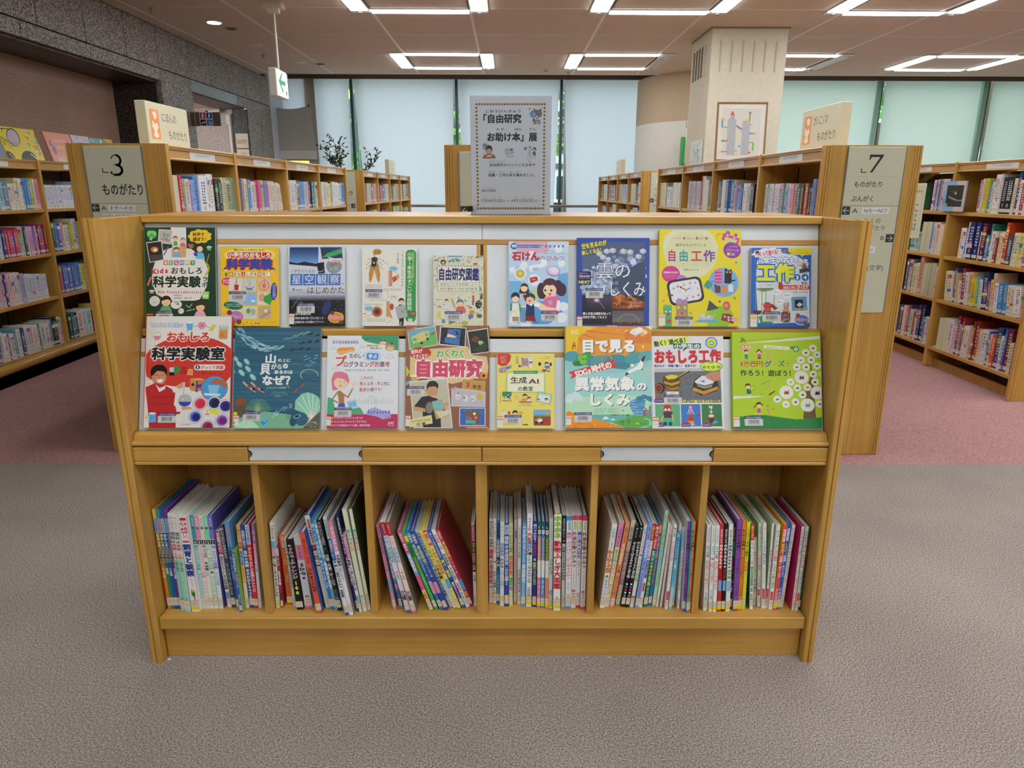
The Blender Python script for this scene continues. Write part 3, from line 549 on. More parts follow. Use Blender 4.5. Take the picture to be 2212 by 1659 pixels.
# positions (y from, y to, height, colour) of the books on the bookcases, metres
FARROWS = []
for _l in """L1 -1.545 1.125 0 1 3.305,3.404,0.202,d8d2b8 3.404,3.432,0.204,c83050 3.432,3.466,0.188,9ab0a0 3.466,3.51,0.187,d8d0c0 3.51,3.54,0.183,a890d8 3.54,3.575,0.184,8ab0e0 3.575,3.622,0.199,4a90d8 3.622,3.713,0.206,e8e8ea 3.713,3.732,0.214,ece8dc 3.732,3.752,0.214,ece8dc 3.752,3.773,0.215,ece8dc 3.773,3.793,0.214,ece8dc 3.793,3.816,0.214,ece8dc 3.816,3.857,0.192,202028 3.857,3.899,0.192,202028 3.899,3.936,0.2,d8d090 3.936,3.973,0.2,b8c0a8 3.973,4.031,0.201,a8a060 4.031,4.051,0.199,40a850 4.051,4.094,0.2,60b0c8
L2 -1.545 1.125 0 1 4.197,4.222,0.199,9aa0b8 4.222,4.25,0.2,e0a090 4.25,4.294,0.198,e8dca0 4.294,4.339,0.193,5a9ad8 4.339,4.407,0.184,dcd4cc 4.407,4.439,0.184,c0b0a0 4.439,4.47,0.19,d84a90 4.47,4.503,0.192,d85a98 4.503,4.535,0.193,d84060 4.535,4.568,0.194,d8c850 4.568,4.627,0.192,6a80d0 4.627,4.679,0.19,c870b0
L2b -1.545 1.125 14 0 4.697,4.732,0.19,e0ded0 4.732,4.768,0.189,ecd8d0 4.768,4.805,0.187,e4dcd0 4.805,4.842,0.183,ecd4cc 4.842,4.88,0.179,e0dccc 4.88,4.918,0.175,ecd8d0 4.918,4.957,0.17,e4dcd0
L3 -1.545 1.125 0 0 5.098,5.151,0.201,e4e4e4 5.151,5.215,0.201,e4e4e4 5.215,5.281,0.202,e0e0d8 5.281,5.371,0.203,603830 5.371,5.501,0.195,4a98d8 5.501,5.549,0.196,c8d8e8 5.549,5.586,0.196,e8b8c0 5.586,5.675,0.2,1c2c60 5.675,5.714,0.201,283868 5.714,5.753,0.195,b8c8c8 5.753,5.793,0.195,40a070 5.793,5.855,0.196,e0e0dc
L4 -1.545 1.125 0 0 6,6.058,0.198,dcd4bc 6.058,6.132,0.198,e0dcd0 6.132,6.208,0.196,d8d8d0 6.208,6.285,0.189,e8e030 6.285,6.333,0.201,202838 6.333,6.365,0.205,d0c8b8 6.365,6.463,0.202,e4e4e0 6.463,6.547,0.199,e8e4dc 6.547,6.651,0.192,d8dcd8 6.651,6.795,0.197,5aa8dc
R4 1.42 1.125 0 0 5.979,6.025,0.202,e8e8e8 6.025,6.087,0.199,c8c4a8 6.087,6.266,0.203,d4d2b4 6.266,6.367,0.169,c8d4dc 6.367,6.455,0.165,e0e4e4 6.455,6.508,0.177,c8c4a0 6.508,6.857,0.204,c8c4a0
R3 1.42 1.125 0 0 5.085,5.13,0.208,684070 5.13,5.209,0.212,e0dcc0 5.209,5.28,0.239,d8d0c0 5.28,5.34,0.241,d0304a 5.34,5.364,0.205,c4bcc0 5.364,5.406,0.205,c4bcc0 5.406,5.452,0.206,c4bcc0 5.452,5.497,0.206,c4bcc0 5.497,5.544,0.207,c4bcc0 5.544,5.592,0.207,c4bcc0 5.592,5.64,0.208,c4bcc0 5.64,5.689,0.208,c4bcc0
R2 1.42 1.125 0 1 4.17,4.2,0.178,282828 4.2,4.223,0.178,282828 4.223,4.246,0.178,282828 4.246,4.308,0.181,d4d0cc 4.308,4.356,0.181,ece8e0 4.356,4.389,0.179,e8d840 4.389,4.431,0.177,3060b0 4.431,4.473,0.172,8abce0 4.473,4.508,0.175,a878c0 4.508,4.534,0.201,c8b890 4.534,4.587,0.201,2870b0 4.587,4.633,0.202,501c38 4.633,4.66,0.202,6848a0 4.66,4.707,0.203,3878b8 4.707,4.736,0.209,c8dcd0 4.736,4.804,0.207,e0dcc8 4.804,4.843,0.199,181818 4.843,4.884,0.197,3a80b8
R1 1.42 1.125 0 1 3.287,3.315,0.203,d8dcd0 3.315,3.329,0.194,c88090 3.329,3.368,0.192,6888c0 3.368,3.392,0.174,181818 3.392,3.417,0.174,282848 3.417,3.443,0.174,c06838 3.443,3.468,0.174,d0a070 3.468,3.494,0.174,703838 3.494,3.521,0.175,283038 3.521,3.548,0.175,307068 3.548,3.589,0.173,d8a0a0 3.589,3.631,0.171,e0a8a8 3.631,3.648,0.174,d0dce0 3.648,3.671,0.176,88b8e0 3.671,3.688,0.176,e8a898 3.688,3.712,0.176,4888c8 3.712,3.736,0.176,58a868 3.736,3.76,0.177,e8a0b0 3.76,3.778,0.175,8aa8d8 3.778,3.803,0.175,e4e4e8 3.803,3.825,0.175,e4e4e8 3.825,3.847,0.175,e4e4e8 3.847,3.868,0.175,c84868 3.868,3.892,0.175,e4e4e8 3.892,3.924,0.176,d8dcd8 3.924,3.951,0.176,4aa0a8 3.951,3.985,0.174,d8d8cc
C1 3.145 1.125 0 1 4.32,4.356,0.213,e0d8e0 4.356,4.375,0.206,dcdce0 4.375,4.407,0.192,983038 4.407,4.431,0.207,e8e8e8 4.431,4.458,0.25,383c70 4.458,4.48,0.218,d8d8bc 4.48,4.548,0.226,181c24 4.548,4.593,0.224,202428 4.593,4.612,0.245,e0e0e0 4.612,4.629,0.243,e8e4e0 4.629,4.65,0.243,e8e4e0 4.65,4.668,0.244,e8e4e0 4.668,4.689,0.199,c8d4c8 4.689,4.714,0.201,4878b8 4.714,4.738,0.22,c8c830 4.738,4.763,0.221,c8c830 4.763,4.779,0.219,d8d8c8 4.779,4.796,0.213,d04050 4.796,4.811,0.212,e4e0d8
C1b 3.145 1.125 0 0 5.128,5.141,0.216,b88040 5.141,5.156,0.22,b0c0d8 5.156,5.185,0.223,e8dce4 5.185,5.211,0.223,e8dce4 5.211,5.221,0.223,d05058 5.221,5.23,0.223,c8d4e8 5.23,5.249,0.217,e08860 5.249,5.264,0.217,5890c8 5.264,5.279,0.218,d8c850 5.279,5.289,0.222,e8e4e8 5.289,5.306,0.214,8870c0 5.306,5.341,0.218,e0dce8
C2 3.145 0.815 0 1 4.233,4.264,0.192,e0e0e0 4.264,4.29,0.19,c83060 4.29,4.311,0.199,d8dce0 4.311,4.344,0.201,e0d050 4.344,4.374,0.203,dcd8c0 4.374,4.404,0.201,dcd8c0 4.404,4.444,0.18,405060 4.444,4.472,0.261,c84828 4.472,4.489,0.2,e0d8c8 4.489,4.515,0.202,e8e060 4.515,4.536,0.193,e0dcc8 4.536,4.56,0.161,903828 4.56,4.602,0.2,e4dcdc 4.602,4.626,0.246,287860 4.626,4.657,0.171,4890c8 4.657,4.701,0.245,582040 4.701,4.726,0.19,d8d8e0 4.726,4.778,0.248,1c2868 4.778,4.831,0.246,1c2868 4.831,4.847,0.246,e8e8e8 4.847,4.871,0.206,2f88c8 4.871,4.895,0.205,e8e4e4 4.895,4.926,0.204,e4dcd8
C2b 3.145 0.815 0 0 5.104,5.12,0.219,e0d0d0 5.12,5.173,0.217,dccfa8 5.173,5.207,0.228,d8cfc8 5.207,5.242,0.227,d8cfc8 5.242,5.277,0.212,6898c8 5.277,5.337,0.228,c8c8a8 5.337,5.395,0.225,c8c8a8 5.395,5.462,0.149,8ac0b8 5.462,5.526,0.146,8ac0b8
C3 3.145 0.505 7 1 4.145,4.176,0.183,e09030 4.176,4.229,0.184,d8b0a8 4.229,4.284,0.188,e8e4e4 4.284,4.317,0.196,e0d8c0 4.317,4.351,0.191,e0d8c0 4.351,4.385,0.2,3a88c8 4.385,4.428,0.195,3a88c8 4.428,4.46,0.19,e8e8f0 4.46,4.49,0.249,d8b890 4.49,4.514,0.206,e0b880 4.514,4.539,0.191,785898 4.539,4.595,0.246,183058 4.595,4.62,0.193,d0dcd0 4.62,4.636,0.211,6898d0 4.636,4.652,0.209,40b8a0 4.652,4.697,0.189,d8c828 4.697,4.74,0.229,d8b088 4.74,4.77,0.224,d8d8dc 4.77,4.807,0.246,882838 4.807,4.842,0.157,dcdcd8 4.842,4.866,0.209,c8b878 4.866,4.901,0.239,404878 4.901,4.916,0.211,d8d0d8 4.916,4.959,0.212,d8d8b8 4.959,4.999,0.208,d8d8b8
C3b 3.145 0.505 0 0 5.1,5.139,0.227,d8d8e0 5.139,5.194,0.247,b8b89c 5.194,5.242,0.242,b8b89c 5.242,5.307,0.234,c8c8a8 5.307,5.349,0.279,d89878 5.349,5.378,0.229,dcd8d0 5.378,5.421,0.221,d8d098 5.421,5.451,0.241,287898 5.451,5.491,0.244,c8c8b8 5.491,5.517,0.244,686088
C4 3.145 0.155 0 1 4.205,4.216,0.196,905870 4.216,4.246,0.196,d8d0b8 4.246,4.288,0.278,702840 4.288,4.306,0.273,4858a8 4.306,4.343,0.221,d8d8e8 4.343,4.383,0.268,184880 4.383,4.415,0.214,d85028 4.415,4.437,0.213,e0d0b0 4.437,4.453,0.226,2858a0 4.453,4.476,0.227,e0d8d0 4.476,4.506,0.23,e0dce0 4.506,4.529,0.225,d8d8c0 4.529,4.552,0.22,d8d8c0 4.552,4.569,0.225,d87858 4.569,4.593,0.269,803020 4.593,4.614,0.265,803020 4.614,4.628,0.213,e0dcd0 4.628,4.645,0.223,c87830 4.645,4.659,0.22,d8d0c0 4.659,4.687,0.221,e4e0dc 4.687,4.712,0.216,e4e0dc 4.712,4.734,0.265,903038 4.734,4.76,0.216,a0b0c8 4.76,4.782,0.27,902038 4.782,4.808,0.198,e0b8c0 4.808,4.83,0.197,d0d0e0 4.83,4.876,0.233,dcd8d8 4.876,4.934,0.232,d0d2b0 4.934,4.993,0.222,d0d2b0
C4b 3.145 0.155 0 0 5.121,5.171,0.199,dcdce0 5.171,5.197,0.192,4898d8 5.197,5.232,0.28,202858 5.232,5.272,0.274,202858 5.272,5.294,0.204,d8dcd8 5.294,5.339,0.198,983050 5.339,5.376,0.222,c8c8b0 5.376,5.408,0.251,504080 5.408,5.441,0.226,d86858 5.441,5.488,0.234,d0d0b8 5.488,5.522,0.233,883040
W1 -3.325 1.125 0 0 4.666,4.7,0.185,d8dce0 4.7,4.723,0.186,5898d0 4.723,4.763,0.186,a0c8d8 4.763,4.787,0.182,8098a8 4.787,4.816,0.183,4888c8 4.816,4.838,0.171,e0d8cc 4.838,4.856,0.171,e0d8cc 4.856,4.877,0.171,e0d8cc 4.877,4.896,0.172,e8e0d4 4.896,4.933,0.208,d8d098 4.933,4.958,0.206,e8e4d8 4.958,4.98,0.205,a0c0e0 4.98,5.003,0.209,5090c8 5.003,5.032,0.207,4888c0 5.032,5.075,0.208,a0b030 5.075,5.088,0.206,e8e4dc 5.088,5.108,0.202,e88aa0 5.108,5.129,0.203,f0b0a0 5.129,5.152,0.203,c890b8 5.152,5.159,0.207,202020 5.159,5.173,0.203,a890c8
W1b -3.325 1.125 0 0 5.194,5.212,0.164,dce0ec 5.212,5.23,0.164,dce0ec 5.23,5.249,0.164,dce0ec 5.249,5.267,0.164,dce0ec 5.267,5.286,0.164,dce0ec 5.286,5.305,0.164,dce0ec 5.305,5.324,0.164,dce0ec 5.324,5.343,0.164,dce0ec 5.343,5.362,0.164,dce0ec 5.362,5.381,0.165,dce0ec 5.381,5.401,0.165,dce0ec 5.401,5.42,0.165,dce0ec 5.42,5.44,0.165,dce0ec 5.44,5.46,0.165,dce0ec 5.46,5.48,0.165,dce0ec 5.48,5.523,0.165,dce0ec
W2 -3.325 0.815 0 0 4.58,4.613,0.19,d8dce0 4.613,4.634,0.189,7ab0c8 4.634,4.657,0.188,d8e0e8 4.657,4.674,0.191,5888c0 4.674,4.689,0.19,283878 4.689,4.706,0.185,c04878 4.706,4.73,0.184,c04878 4.73,4.76,0.182,c04878 4.76,4.791,0.181,c04878 4.791,4.819,0.179,c04878 4.819,4.844,0.194,c05040 4.844,4.872,0.201,c0c0b0 4.872,4.888,0.195,b8c8c8 4.888,4.904,0.195,285048 4.904,4.923,0.194,a04060 4.923,4.939,0.195,e8dcd8 4.939,4.969,0.196,e0a0d0 4.969,4.985,0.195,b8b8a8 4.985,5.002,0.198,3848c0 5.002,5.019,0.197,f0a0b8 5.019,5.042,0.198,902858 5.042,5.063,0.197,902858 5.063,5.08,0.198,8880d0 5.08,5.101,0.202,a82040 5.101,5.118,0.201,a82040
W2b -3.325 0.815 0 0 5.207,5.232,0.217,205040 5.232,5.251,0.203,5090d0 5.251,5.269,0.202,5090d0 5.269,5.306,0.201,4868a8 5.306,5.336,0.204,e8b0a8 5.336,5.375,0.185,dcdcd8 5.375,5.406,0.187,c0d0d0 5.406,5.445,0.204,b8b030 5.445,5.468,0.225,d8dcdc 5.468,5.5,0.229,a0b0c8
W3 -3.325 0.505 0 0 4.496,4.527,0.222,e8d8e0 4.527,4.551,0.214,e0a0c0 4.551,4.574,0.213,e8c0d0 4.574,4.594,0.214,e0b0c0 4.594,4.614,0.211,e8e0e8 4.614,4.631,0.212,40307a 4.631,4.651,0.212,f0c0c4 4.651,4.676,0.213,f0c8c8 4.676,4.701,0.212,ecd8d4 4.701,4.726,0.212,e8dcd8 4.726,4.751,0.212,e4e0e0 4.751,4.773,0.212,e8d4d0 4.773,4.799,0.201,a8b8dc 4.799,4.816,0.196,dce0ec 4.816,4.834,0.194,dce0ec 4.834,4.851,0.192,dce0ec 4.851,4.869,0.19,dce0ec 4.869,4.887,0.188,dce0ec 4.887,4.905,0.185,dce0ec 4.905,4.923,0.183,dce0ec 4.923,4.942,0.181,dce0ec 4.942,4.96,0.179,dce0ec 4.96,4.979,0.177,dce0ec 4.979,4.997,0.175,dce0ec 4.997,5.016,0.173,dce0ec 5.016,5.035,0.17,dce0ec 5.035,5.05,0.168,dce0ec
W3b -3.325 0.505 0 0 5.213,5.244,0.209,c05878 5.244,5.275,0.209,4878c0 5.275,5.306,0.205,4878c0 5.306,5.333,0.202,4878c0 5.333,5.354,0.212,5078c0 5.354,5.376,0.21,5078c0 5.376,5.397,0.208,5078c0 5.397,5.447,0.211,5888d0 5.447,5.469,0.194,e8e8e0 5.469,5.503,0.191,d8d840
W4 -3.325 0.155 0 0 4.407,4.43,0.229,d8d4d0 4.43,4.469,0.223,9a70b0 4.469,4.513,0.198,e0e0dc 4.513,4.55,0.184,e4e4e0 4.55,4.57,0.176,c03040 4.57,4.603,0.173,e0e4e8 4.603,4.637,0.195,5898b0 4.637,4.675,0.191,e8e4e0 4.675,4.706,0.187,304878 4.706,4.719,0.188,887090 4.719,4.745,0.202,e4dcd8 4.745,4.772,0.197,e4dcd8 4.772,4.799,0.192,e4dcd8 4.799,4.831,0.186,e4dcd8 4.831,4.854,0.187,e8e4e0 4.854,4.881,0.188,388060 4.881,4.924,0.188,d0d0c8 4.924,4.967,0.174,e0dcd8 4.967,4.991,0.192,c8c8b8 4.991,5.025,0.193,6890c0 5.025,5.08,0.203,181818 5.08,5.111,0.196,e0dce4 5.111,5.136,0.191,e0dce4
W4b -3.325 0.155 0 0 5.22,5.251,0.183,2a4a48 5.251,5.284,0.191,287888 5.284,5.333,0.19,202830 5.333,5.4,0.193,e0dcd8 5.4,5.428,0.198,e8e4ec 5.428,5.504,0.196,c8e0d8
M1 -1.545 1.125 0 0 7.898,8.084,0.203,b8b090 8.084,8.153,0.204,c8c8c0 8.153,8.206,0.205,283050 8.206,8.297,0.202,b02838 8.297,8.389,0.203,c8a898 8.389,8.464,0.204,c8a898 8.464,8.579,0.204,a8a0b0 8.579,8.658,0.202,a03858
M2 -1.545 1.125 0 0 8.758,8.84,0.183,b07080 8.84,8.902,0.19,c8a0a8 8.902,8.966,0.197,2a3858 8.966,9.073,0.198,88a0b0 9.073,9.161,0.202,c8d0c8 9.161,9.296,0.203,c8d0c8 9.296,9.412,0.207,d0d0c4 9.412,9.579,0.179,181818
M3 -1.545 1.125 0 0 9.702,9.777,0.18,c0b490 9.777,9.854,0.18,c0b490 9.854,10.09,0.208,b0a684 10.09,10.31,0.21,b0a684 10.31,10.54,0.211,b0a684
M4 -1.545 1.125 0 0 10.629,10.873,0.213,b4ac8c 10.873,11.031,0.219,401828 11.031,11.228,0.22,d0c8c0
m1 -1.545 0.815 0 0 7.863,8.051,0.216,a0a8c8 8.051,8.267,0.226,304878 8.267,8.417,0.218,b8c8b0 8.417,8.613,0.213,b8c8b0
m2 -1.545 0.815 0 0 8.776,8.946,0.207,505060 8.946,9.167,0.202,505060 9.167,9.304,0.212,c05038 9.304,9.495,0.208,c05038
m3 -1.545 0.815 0 0 9.668,9.952,0.232,80a040 9.952,10.198,0.226,b8b48c 10.198,10.456,0.221,b8b48c
m4 -1.545 0.815 0 0 10.635,10.789,0.191,6890b0 10.789,11.078,0.186,a8a060
N4 1.42 1.125 0 0 10.385,10.838,0.218,c0b898 10.838,11.03,0.221,202020
N3 1.42 1.125 0 0 9.512,9.61,0.204,b0a880 9.61,9.761,0.205,b06878 9.761,9.916,0.206,283048 9.916,10.05,0.207,c07060 10.05,10.187,0.208,7a90a8
N2 1.42 1.125 0 0 8.631,8.773,0.205,a8b8c8 8.773,8.899,0.206,a8b8c8 8.899,8.963,0.194,487858 8.963,9.161,0.208,b0a880 9.161,9.345,0.209,b0a880
N1 1.42 1.125 0 0 7.75,7.898,0.219,d0d0c8 7.898,7.983,0.189,602030 7.983,8.052,0.201,404858 8.052,8.158,0.207,c0b890 8.158,8.304,0.208,c8c4a0 8.304,8.416,0.209,c8c4a0
n4 1.42 0.815 0 0 10.383,10.532,0.214,506888 10.532,10.716,0.226,b8b0a0 10.716,10.907,0.214,8898a8
n3 1.42 0.815 0 0 9.471,9.8,0.265,c0b898 9.8,9.987,0.227,303880 9.987,10.125,0.231,a03848
n2 1.42 0.815 0 0 8.602,8.939,0.221,b8b088 8.939,9.255,0.212,b8b088
n1 1.42 0.815 0 0 7.726,7.86,0.236,b04048 7.86,7.928,0.262,4870a8 7.928,8.214,0.258,c8c0b8 8.214,8.365,0.228,d0c8c0
""".strip().split('\n'):
    _t = _l.split(' '); FARROWS.append((_t[0], float(_t[1]), float(_t[2]), float(_t[3]), int(_t[4]), [(float(a), float(b), float(c), d) for a, b, c, d in (q.split(',') for q in _t[5:])]))
# ================================================================ bookcases (double sided, rows run away from the viewer)
SLOT = plain('shelf_upright', '15120f', .5, .3); PLQ = plain('white_plaque', 'd9dcd8', .35); PLATE = plain('sign_plate', 'c3c4ab', .4); PLEDGE = plain('plate_edge', '8b938f', .3, .6)
WHB = plain('white_back_panel', 'a49c94', .7); WSH = plain('white_shelf_paper', 'd2d6d2', .5)
SHZ = [.13, .48, .79, 1.10]
def endpanel(par, x0, x1, y, sgn, h=1.46, planks=3):
    # y outer face, thickness 32 mm going in direction sgn
    ya, yb = (y, y+.03) if sgn > 0 else (y-.03, y)
    yo = y+.002*sgn
    W_ = x1-x0-.07; 
    for k in range(planks):
        a = x0+.035+W_*k/planks; m = MB(); m.box(a+.0006, a+W_/planks-.0006, min(yo, yo+.026*sgn), max(yo, yo+.026*sgn), 0, h); m.build('plank', WZ, par)
    for a, b in ((x0, x0+.035), (x1-.035, x1)):
        m = MB()
        for (c, d) in ((0, .010), (.012, .021), (.0235, .035)):
            m.bbox(a+c, a+d, ya, yb, 0, h, .0015)
        m.box(a+.002, b-.002, ya+.004, yb-.004, 0, h-.001)
        m.build('corner_post', WZ, par)
def bookcase(label, x0, x1, ys, sides, zs=SHZ, h=1.46, group='double sided bookcases', plaque=None, fronty=True, wallback=False, endnear=True, openbase=True, z0=.0):
    e = empty('bookcase', (0, 0, 0), label, 'bookcase', group); ya, yb = ys[0], ys[-1]
    if endnear: endpanel(e, x0, x1, ya-.03, 1, h)
    endpanel(e, x0, x1, yb+.03, -1, h)
    xm = (x0+x1)/2 if len(sides) == 2 else (x0+.02 if sides[0] > 0 else x1-.02)
    MB().box(xm-.012, xm+.012, ya, yb, .02, h-.06).build('back_board', WHB if wallback else WD, e)
    MB().bbox(x0+.012, x1-.012, ya, yb, h-.022, h-.006, .002).build('top_board', WY, e)
    for y in ys[1:-1]:
        MB().bbox(x0+.006, x1-.006, y-.014, y+.014, 0, h, .002).build('divider', WZ, e)
    for sd in sides:
        xf = x1-.012 if sd > 0 else x0+.012
        for k, (a, b) in enumerate(zip(ys[:-1], ys[1:])):
            a2, b2 = a+(.014 if k else 0), b-(.014 if k < len(ys)-2 else 0)
            m = MB(); q = sorted((xf-.008*sd, xf-.022*sd)); m.box(q[0], q[1], a2, b2, h-.065, h-.008)
            m.build('fascia', WY, e)
            q = sorted((xf+.004*sd, xf-.022*sd)); m = MB(); m.bbox(q[0], q[1], a2, b2, h-.068, h-.058, .003); m.bbox(q[0], q[1], a2, b2, h-.014, h-.004, .003); m.build('fascia_lip', WY, e)
            for z in zs:
                q = sorted((xf, xm+.012*sd)); m = MB(); m.bbox(q[0], q[1], a2, b2, z, z+.025, .003); s_ = m.build('shelf', WY, e)
                if z < .2 and len(sides) == 1 and sd < 0: MB().box(q[0]+.02, q[1], a2+.002, b2-.002, z+.025, z+.0265).build('shelf_liner', WSH, s_)
            m = MB()
            for yy in (a2+.05, (a2+b2)/2-.06, (a2+b2)/2+.06, b2-.05):
                q = sorted((xm+.0125*sd, xm+.016*sd)); m.box(q[0], q[1], yy-.005, yy+.005, .05, h-.07)
            m.build('upright_strip', SLOT, e)
            if plaque and k < len(plaque[sd]) and plaque[sd][k]:
                txt, pw = plaque[sd][k]; c = (a2+b2)/2+.0; q = sorted((xf-.008*sd, xf-.0055*sd))
                p = MB().box(q[0], q[1], c-pw/2, c+pw/2, h-.056, h-.017).build('plaque', PLQ, e)
                if txt:
                    A_ = Art([(0, 0), (100, 0), (100, 31), (0, 31)], pw, .039, 2e-4); A_.T(txt, 20, 8, 80, 23, '7a807c', .0, res=1)
                    A_.build('plaque_lettering', p, frame((xf-.0054*sd, c-pw/2*sd, h-.056), (0, sd, 0), (sd, 0, 0)))
        q = sorted((xf-.05*sd, xf-.07*sd)); MB().box(q[0], q[1], ya, yb, 0, .10 if sd > 0 or len(sides) == 2 else .06).build('plinth', WD, e)
    return e
NI = [('にほんのものがたり', .30)]*4; GA = [('がいこくのものがたり', .30)]*4
L3 = [3.295, 4.10, 5.03, 5.87, 6.80]; L7 = [3.265, 4.075, 4.99, 5.855, 6.77]; MR = [7.66, 8.51, 9.36, 10.25, 11.2]
bc3 = bookcase('long bookcase behind the display stand whose end carries the L3 plate', -1.968, -1.523, L3, (1, -1), plaque={1: NI, -1: []})
bc7 = bookcase('long bookcase behind the display stand whose end carries the L7 plate', 1.400, 1.838, L7, (1, -1), plaque={-1: GA, 1: []})
bc5 = bookcase('bookcase end straight behind the tall paper notice', -.29, .155, [3.33, 4.13, 5.03, 5.9], (1, -1))
bm1 = bookcase('farther bookcase beyond the L3 bookcase, near the windows', -1.968, -1.523, MR, (1, -1), plaque={1: [('', .30)]*4, -1: []})
bm2 = bookcase('farther bookcase beyond the L7 bookcase, near the windows', 1.400, 1.838, MR, (1, -1), plaque={-1: [('', .30)]*4, 1: []})
bwl = bookcase('low wall bookcase in front of the brown wall at the left', -3.72, -3.30, [3.35, 4.25, 5.145, 6.05, 6.95], (1,), wallback=True, group='bookcases along the sides', plaque={1: [('', .3)]*4})
MB().prism([(-3.30, 0), (-3.30, .085), (-3.268, .09), (-3.25, .105), (-3.245, .125), (-3.255, .145), (-3.30, .155)], 3.35, 6.95, 'y').build('base_moulding', WY, bwl, True)
bcr = bookcase('bookcase with biographies at the right edge of the view', 3.12, 3.56, [4.17, 5.07, 5.98, 6.9], (-1,), group='bookcases along the sides', plaque={-1: [('でんき(伝記)', .30), ('でんき(伝記)', .30), ('', .3)]})
# ---------------------------------------------------------------- signs on the case ends
INK = '23242a'
def num3(a, x, y, s, c=INK):     # old style 3 with thick and thin strokes
    a.arc(x+.42*s, y+.25*s, .22*s, 195, 400, .05*s, c); a.arc(x+.40*s, y+.27*s, .26*s, -70, 80, .11*s, c)
    a.L([(x+.30*s, y+.49*s), (x+.46*s, y+.49*s)], .04*s, c); a.arc(x+.38*s, y+.74*s, .30*s, -80, 110, .12*s, c, ry=.25*s); a.arc(x+.34*s, y+.74*s, .30*s, 90, 150, .05*s, c, ry=.25*s); a.C(x+.14*s, y+.86*s, .05*s, c)
def num7(a, x, y, s, c=INK):
    a.P([(x+.05*s, y), (x+.85*s, y), (x+.85*s, y+.08*s), (x+.30*s, y+1.0*s), (x+.16*s, y+1.0*s), (x+.66*s, y+.14*s), (x+.16*s, y+.14*s), (x+.08*s, y+.30*s), (x+.03*s, y+.30*s)], c)
def arrow(a, x, y, s, d):
    a.R(x, y, x+s, y+s, '33343f'); m = x+s/2
    a.L([(m-.32*s*d, y+s/2), (m+.34*s*d, y+s/2)], .07*s, 'd8d9c8'); a.L([(m+.02*s*d, y+.18*s), (m+.34*s*d, y+s/2), (m+.02*s*d, y+.82*s)], .07*s, 'd8d9c8')
def plate(par, x0, x1, z0, z1, y, n=1):
    m = MB(); m.bbox(x0, x1, y-.006, y, z0, z1, .0015); p = m.build('sign_plate', PLATE, par)
    MB().box(x0-.003, x0, y-.007, y, z0, z1).box(x1, x1+.003, y-.007, y, z0, z1).build('plate_edge', PLEDGE, p)
    return p
p = plate(bc3, -1.889, -1.633, .70, 1.448, 3.265)
a = Art([(0, 0), (256, 0), (256, 748), (0, 748)], .256, .748, 2e-4)
num3(a, 102, 36, 88); a.L([(75, 96), (75, 112), (98, 112)], 4, INK); a.R(0, 127, 256, 128.2, 'a9ab96'); a.T('ものがたり', 58, 160, 250, 214, INK, .02)
a.R(0, 246, 256, 249, '8b8f86'); arrow(a, 2, 250, 33, -1); a.T('A', 44, 254, 66, 280, INK, .01); a.R(74, 254, 198, 281, 'd9dcda'); a.T('Fナ～Fホ', 84, 257, 190, 279, INK, .01)
a.R(0, 285, 256, 286, 'a9ab96'); a.R(45, 292, 200, 318, 'd9dcda'); a.T('にほんのものがたり', 50, 294, 196, 314, INK, 0)
a.R(0, 410, 256, 411, 'a9ab96'); a.R(0, 520, 256, 521, 'a9ab96'); a.build('plate_lettering', p, frame((-1.889, 3.259, .70), (1, 0, 0), (0, -1, 0)))
p = plate(bc7, 1.506, 1.761, .713, 1.453, 3.235)
a = Art([(0, 0), (255, 0), (255, 740), (0, 740)], .255, .740, 2e-4)
num7(a, 92, 33, 76); a.L([(66, 92), (66, 108), (88, 108)], 4, INK); a.R(0, 126, 255, 127, 'a9ab96'); a.T('ものがたり', 40, 146, 172, 174, INK, .015); a.T('ぶんがく', 36, 208, 142, 236, INK, .015); a.R(0, 188, 255, 189, 'b3b5a0')
a.R(0, 251, 255, 254, '8b8f86'); arrow(a, 2, 256, 36, -1); a.T('A', 48, 260, 72, 288, INK, .01); a.R(92, 260, 216, 288, 'd9dcda'); a.T('Nモ～Nワ', 102, 263, 208, 286, INK, .01)
a.R(0, 298, 255, 299, 'b3b5a0'); a.T('がいこくの', 44, 306, 186, 332, INK, .01); a.T('ものがたり', 80, 338, 212, 364, INK, .01); a.R(0, 375, 255, 376, '9a9c88'); arrow(a, 217, 378, 36, 1); a.T('B', 192, 382, 212, 408, INK, .01)
a.R(0, 416, 255, 417, 'b3b5a0'); a.R(60, 432, 178, 462, 'd9dcda'); a.T('Kア～Kン', 70, 436, 168, 458, INK, .0); a.R(0, 494, 255, 495, 'b3b5a0'); a.T('(文学)', 150, 516, 226, 544, INK, .01); a.R(0, 572, 255, 573, 'b3b5a0'); a.R(0, 650, 255, 651, 'b3b5a0')
a.build('plate_lettering', p, frame((1.506, 3.229, .713), (1, 0, 0), (0, -1, 0)))
p = plate(bc5, -.222, .08, .70, 1.43, 3.30)
a = Art([(0, 0), (302, 0), (302, 730), (0, 730)], .302, .730, 2e-4); arrow(a, 2, 238, 44, -1); a.R(0, 120, 302, 121, 'a9ab96'); a.R(0, 236, 302, 238, '8b8f86'); a.build('plate_lettering', p, frame((-.222, 3.294, .70), (1, 0, 0), (0, -1, 0)))
p = plate(bm1, -1.90, -1.608, .70, 1.44, 7.63)
a = Art([(0, 0), (292, 0), (292, 740), (0, 740)], .292, .740, 2e-4)
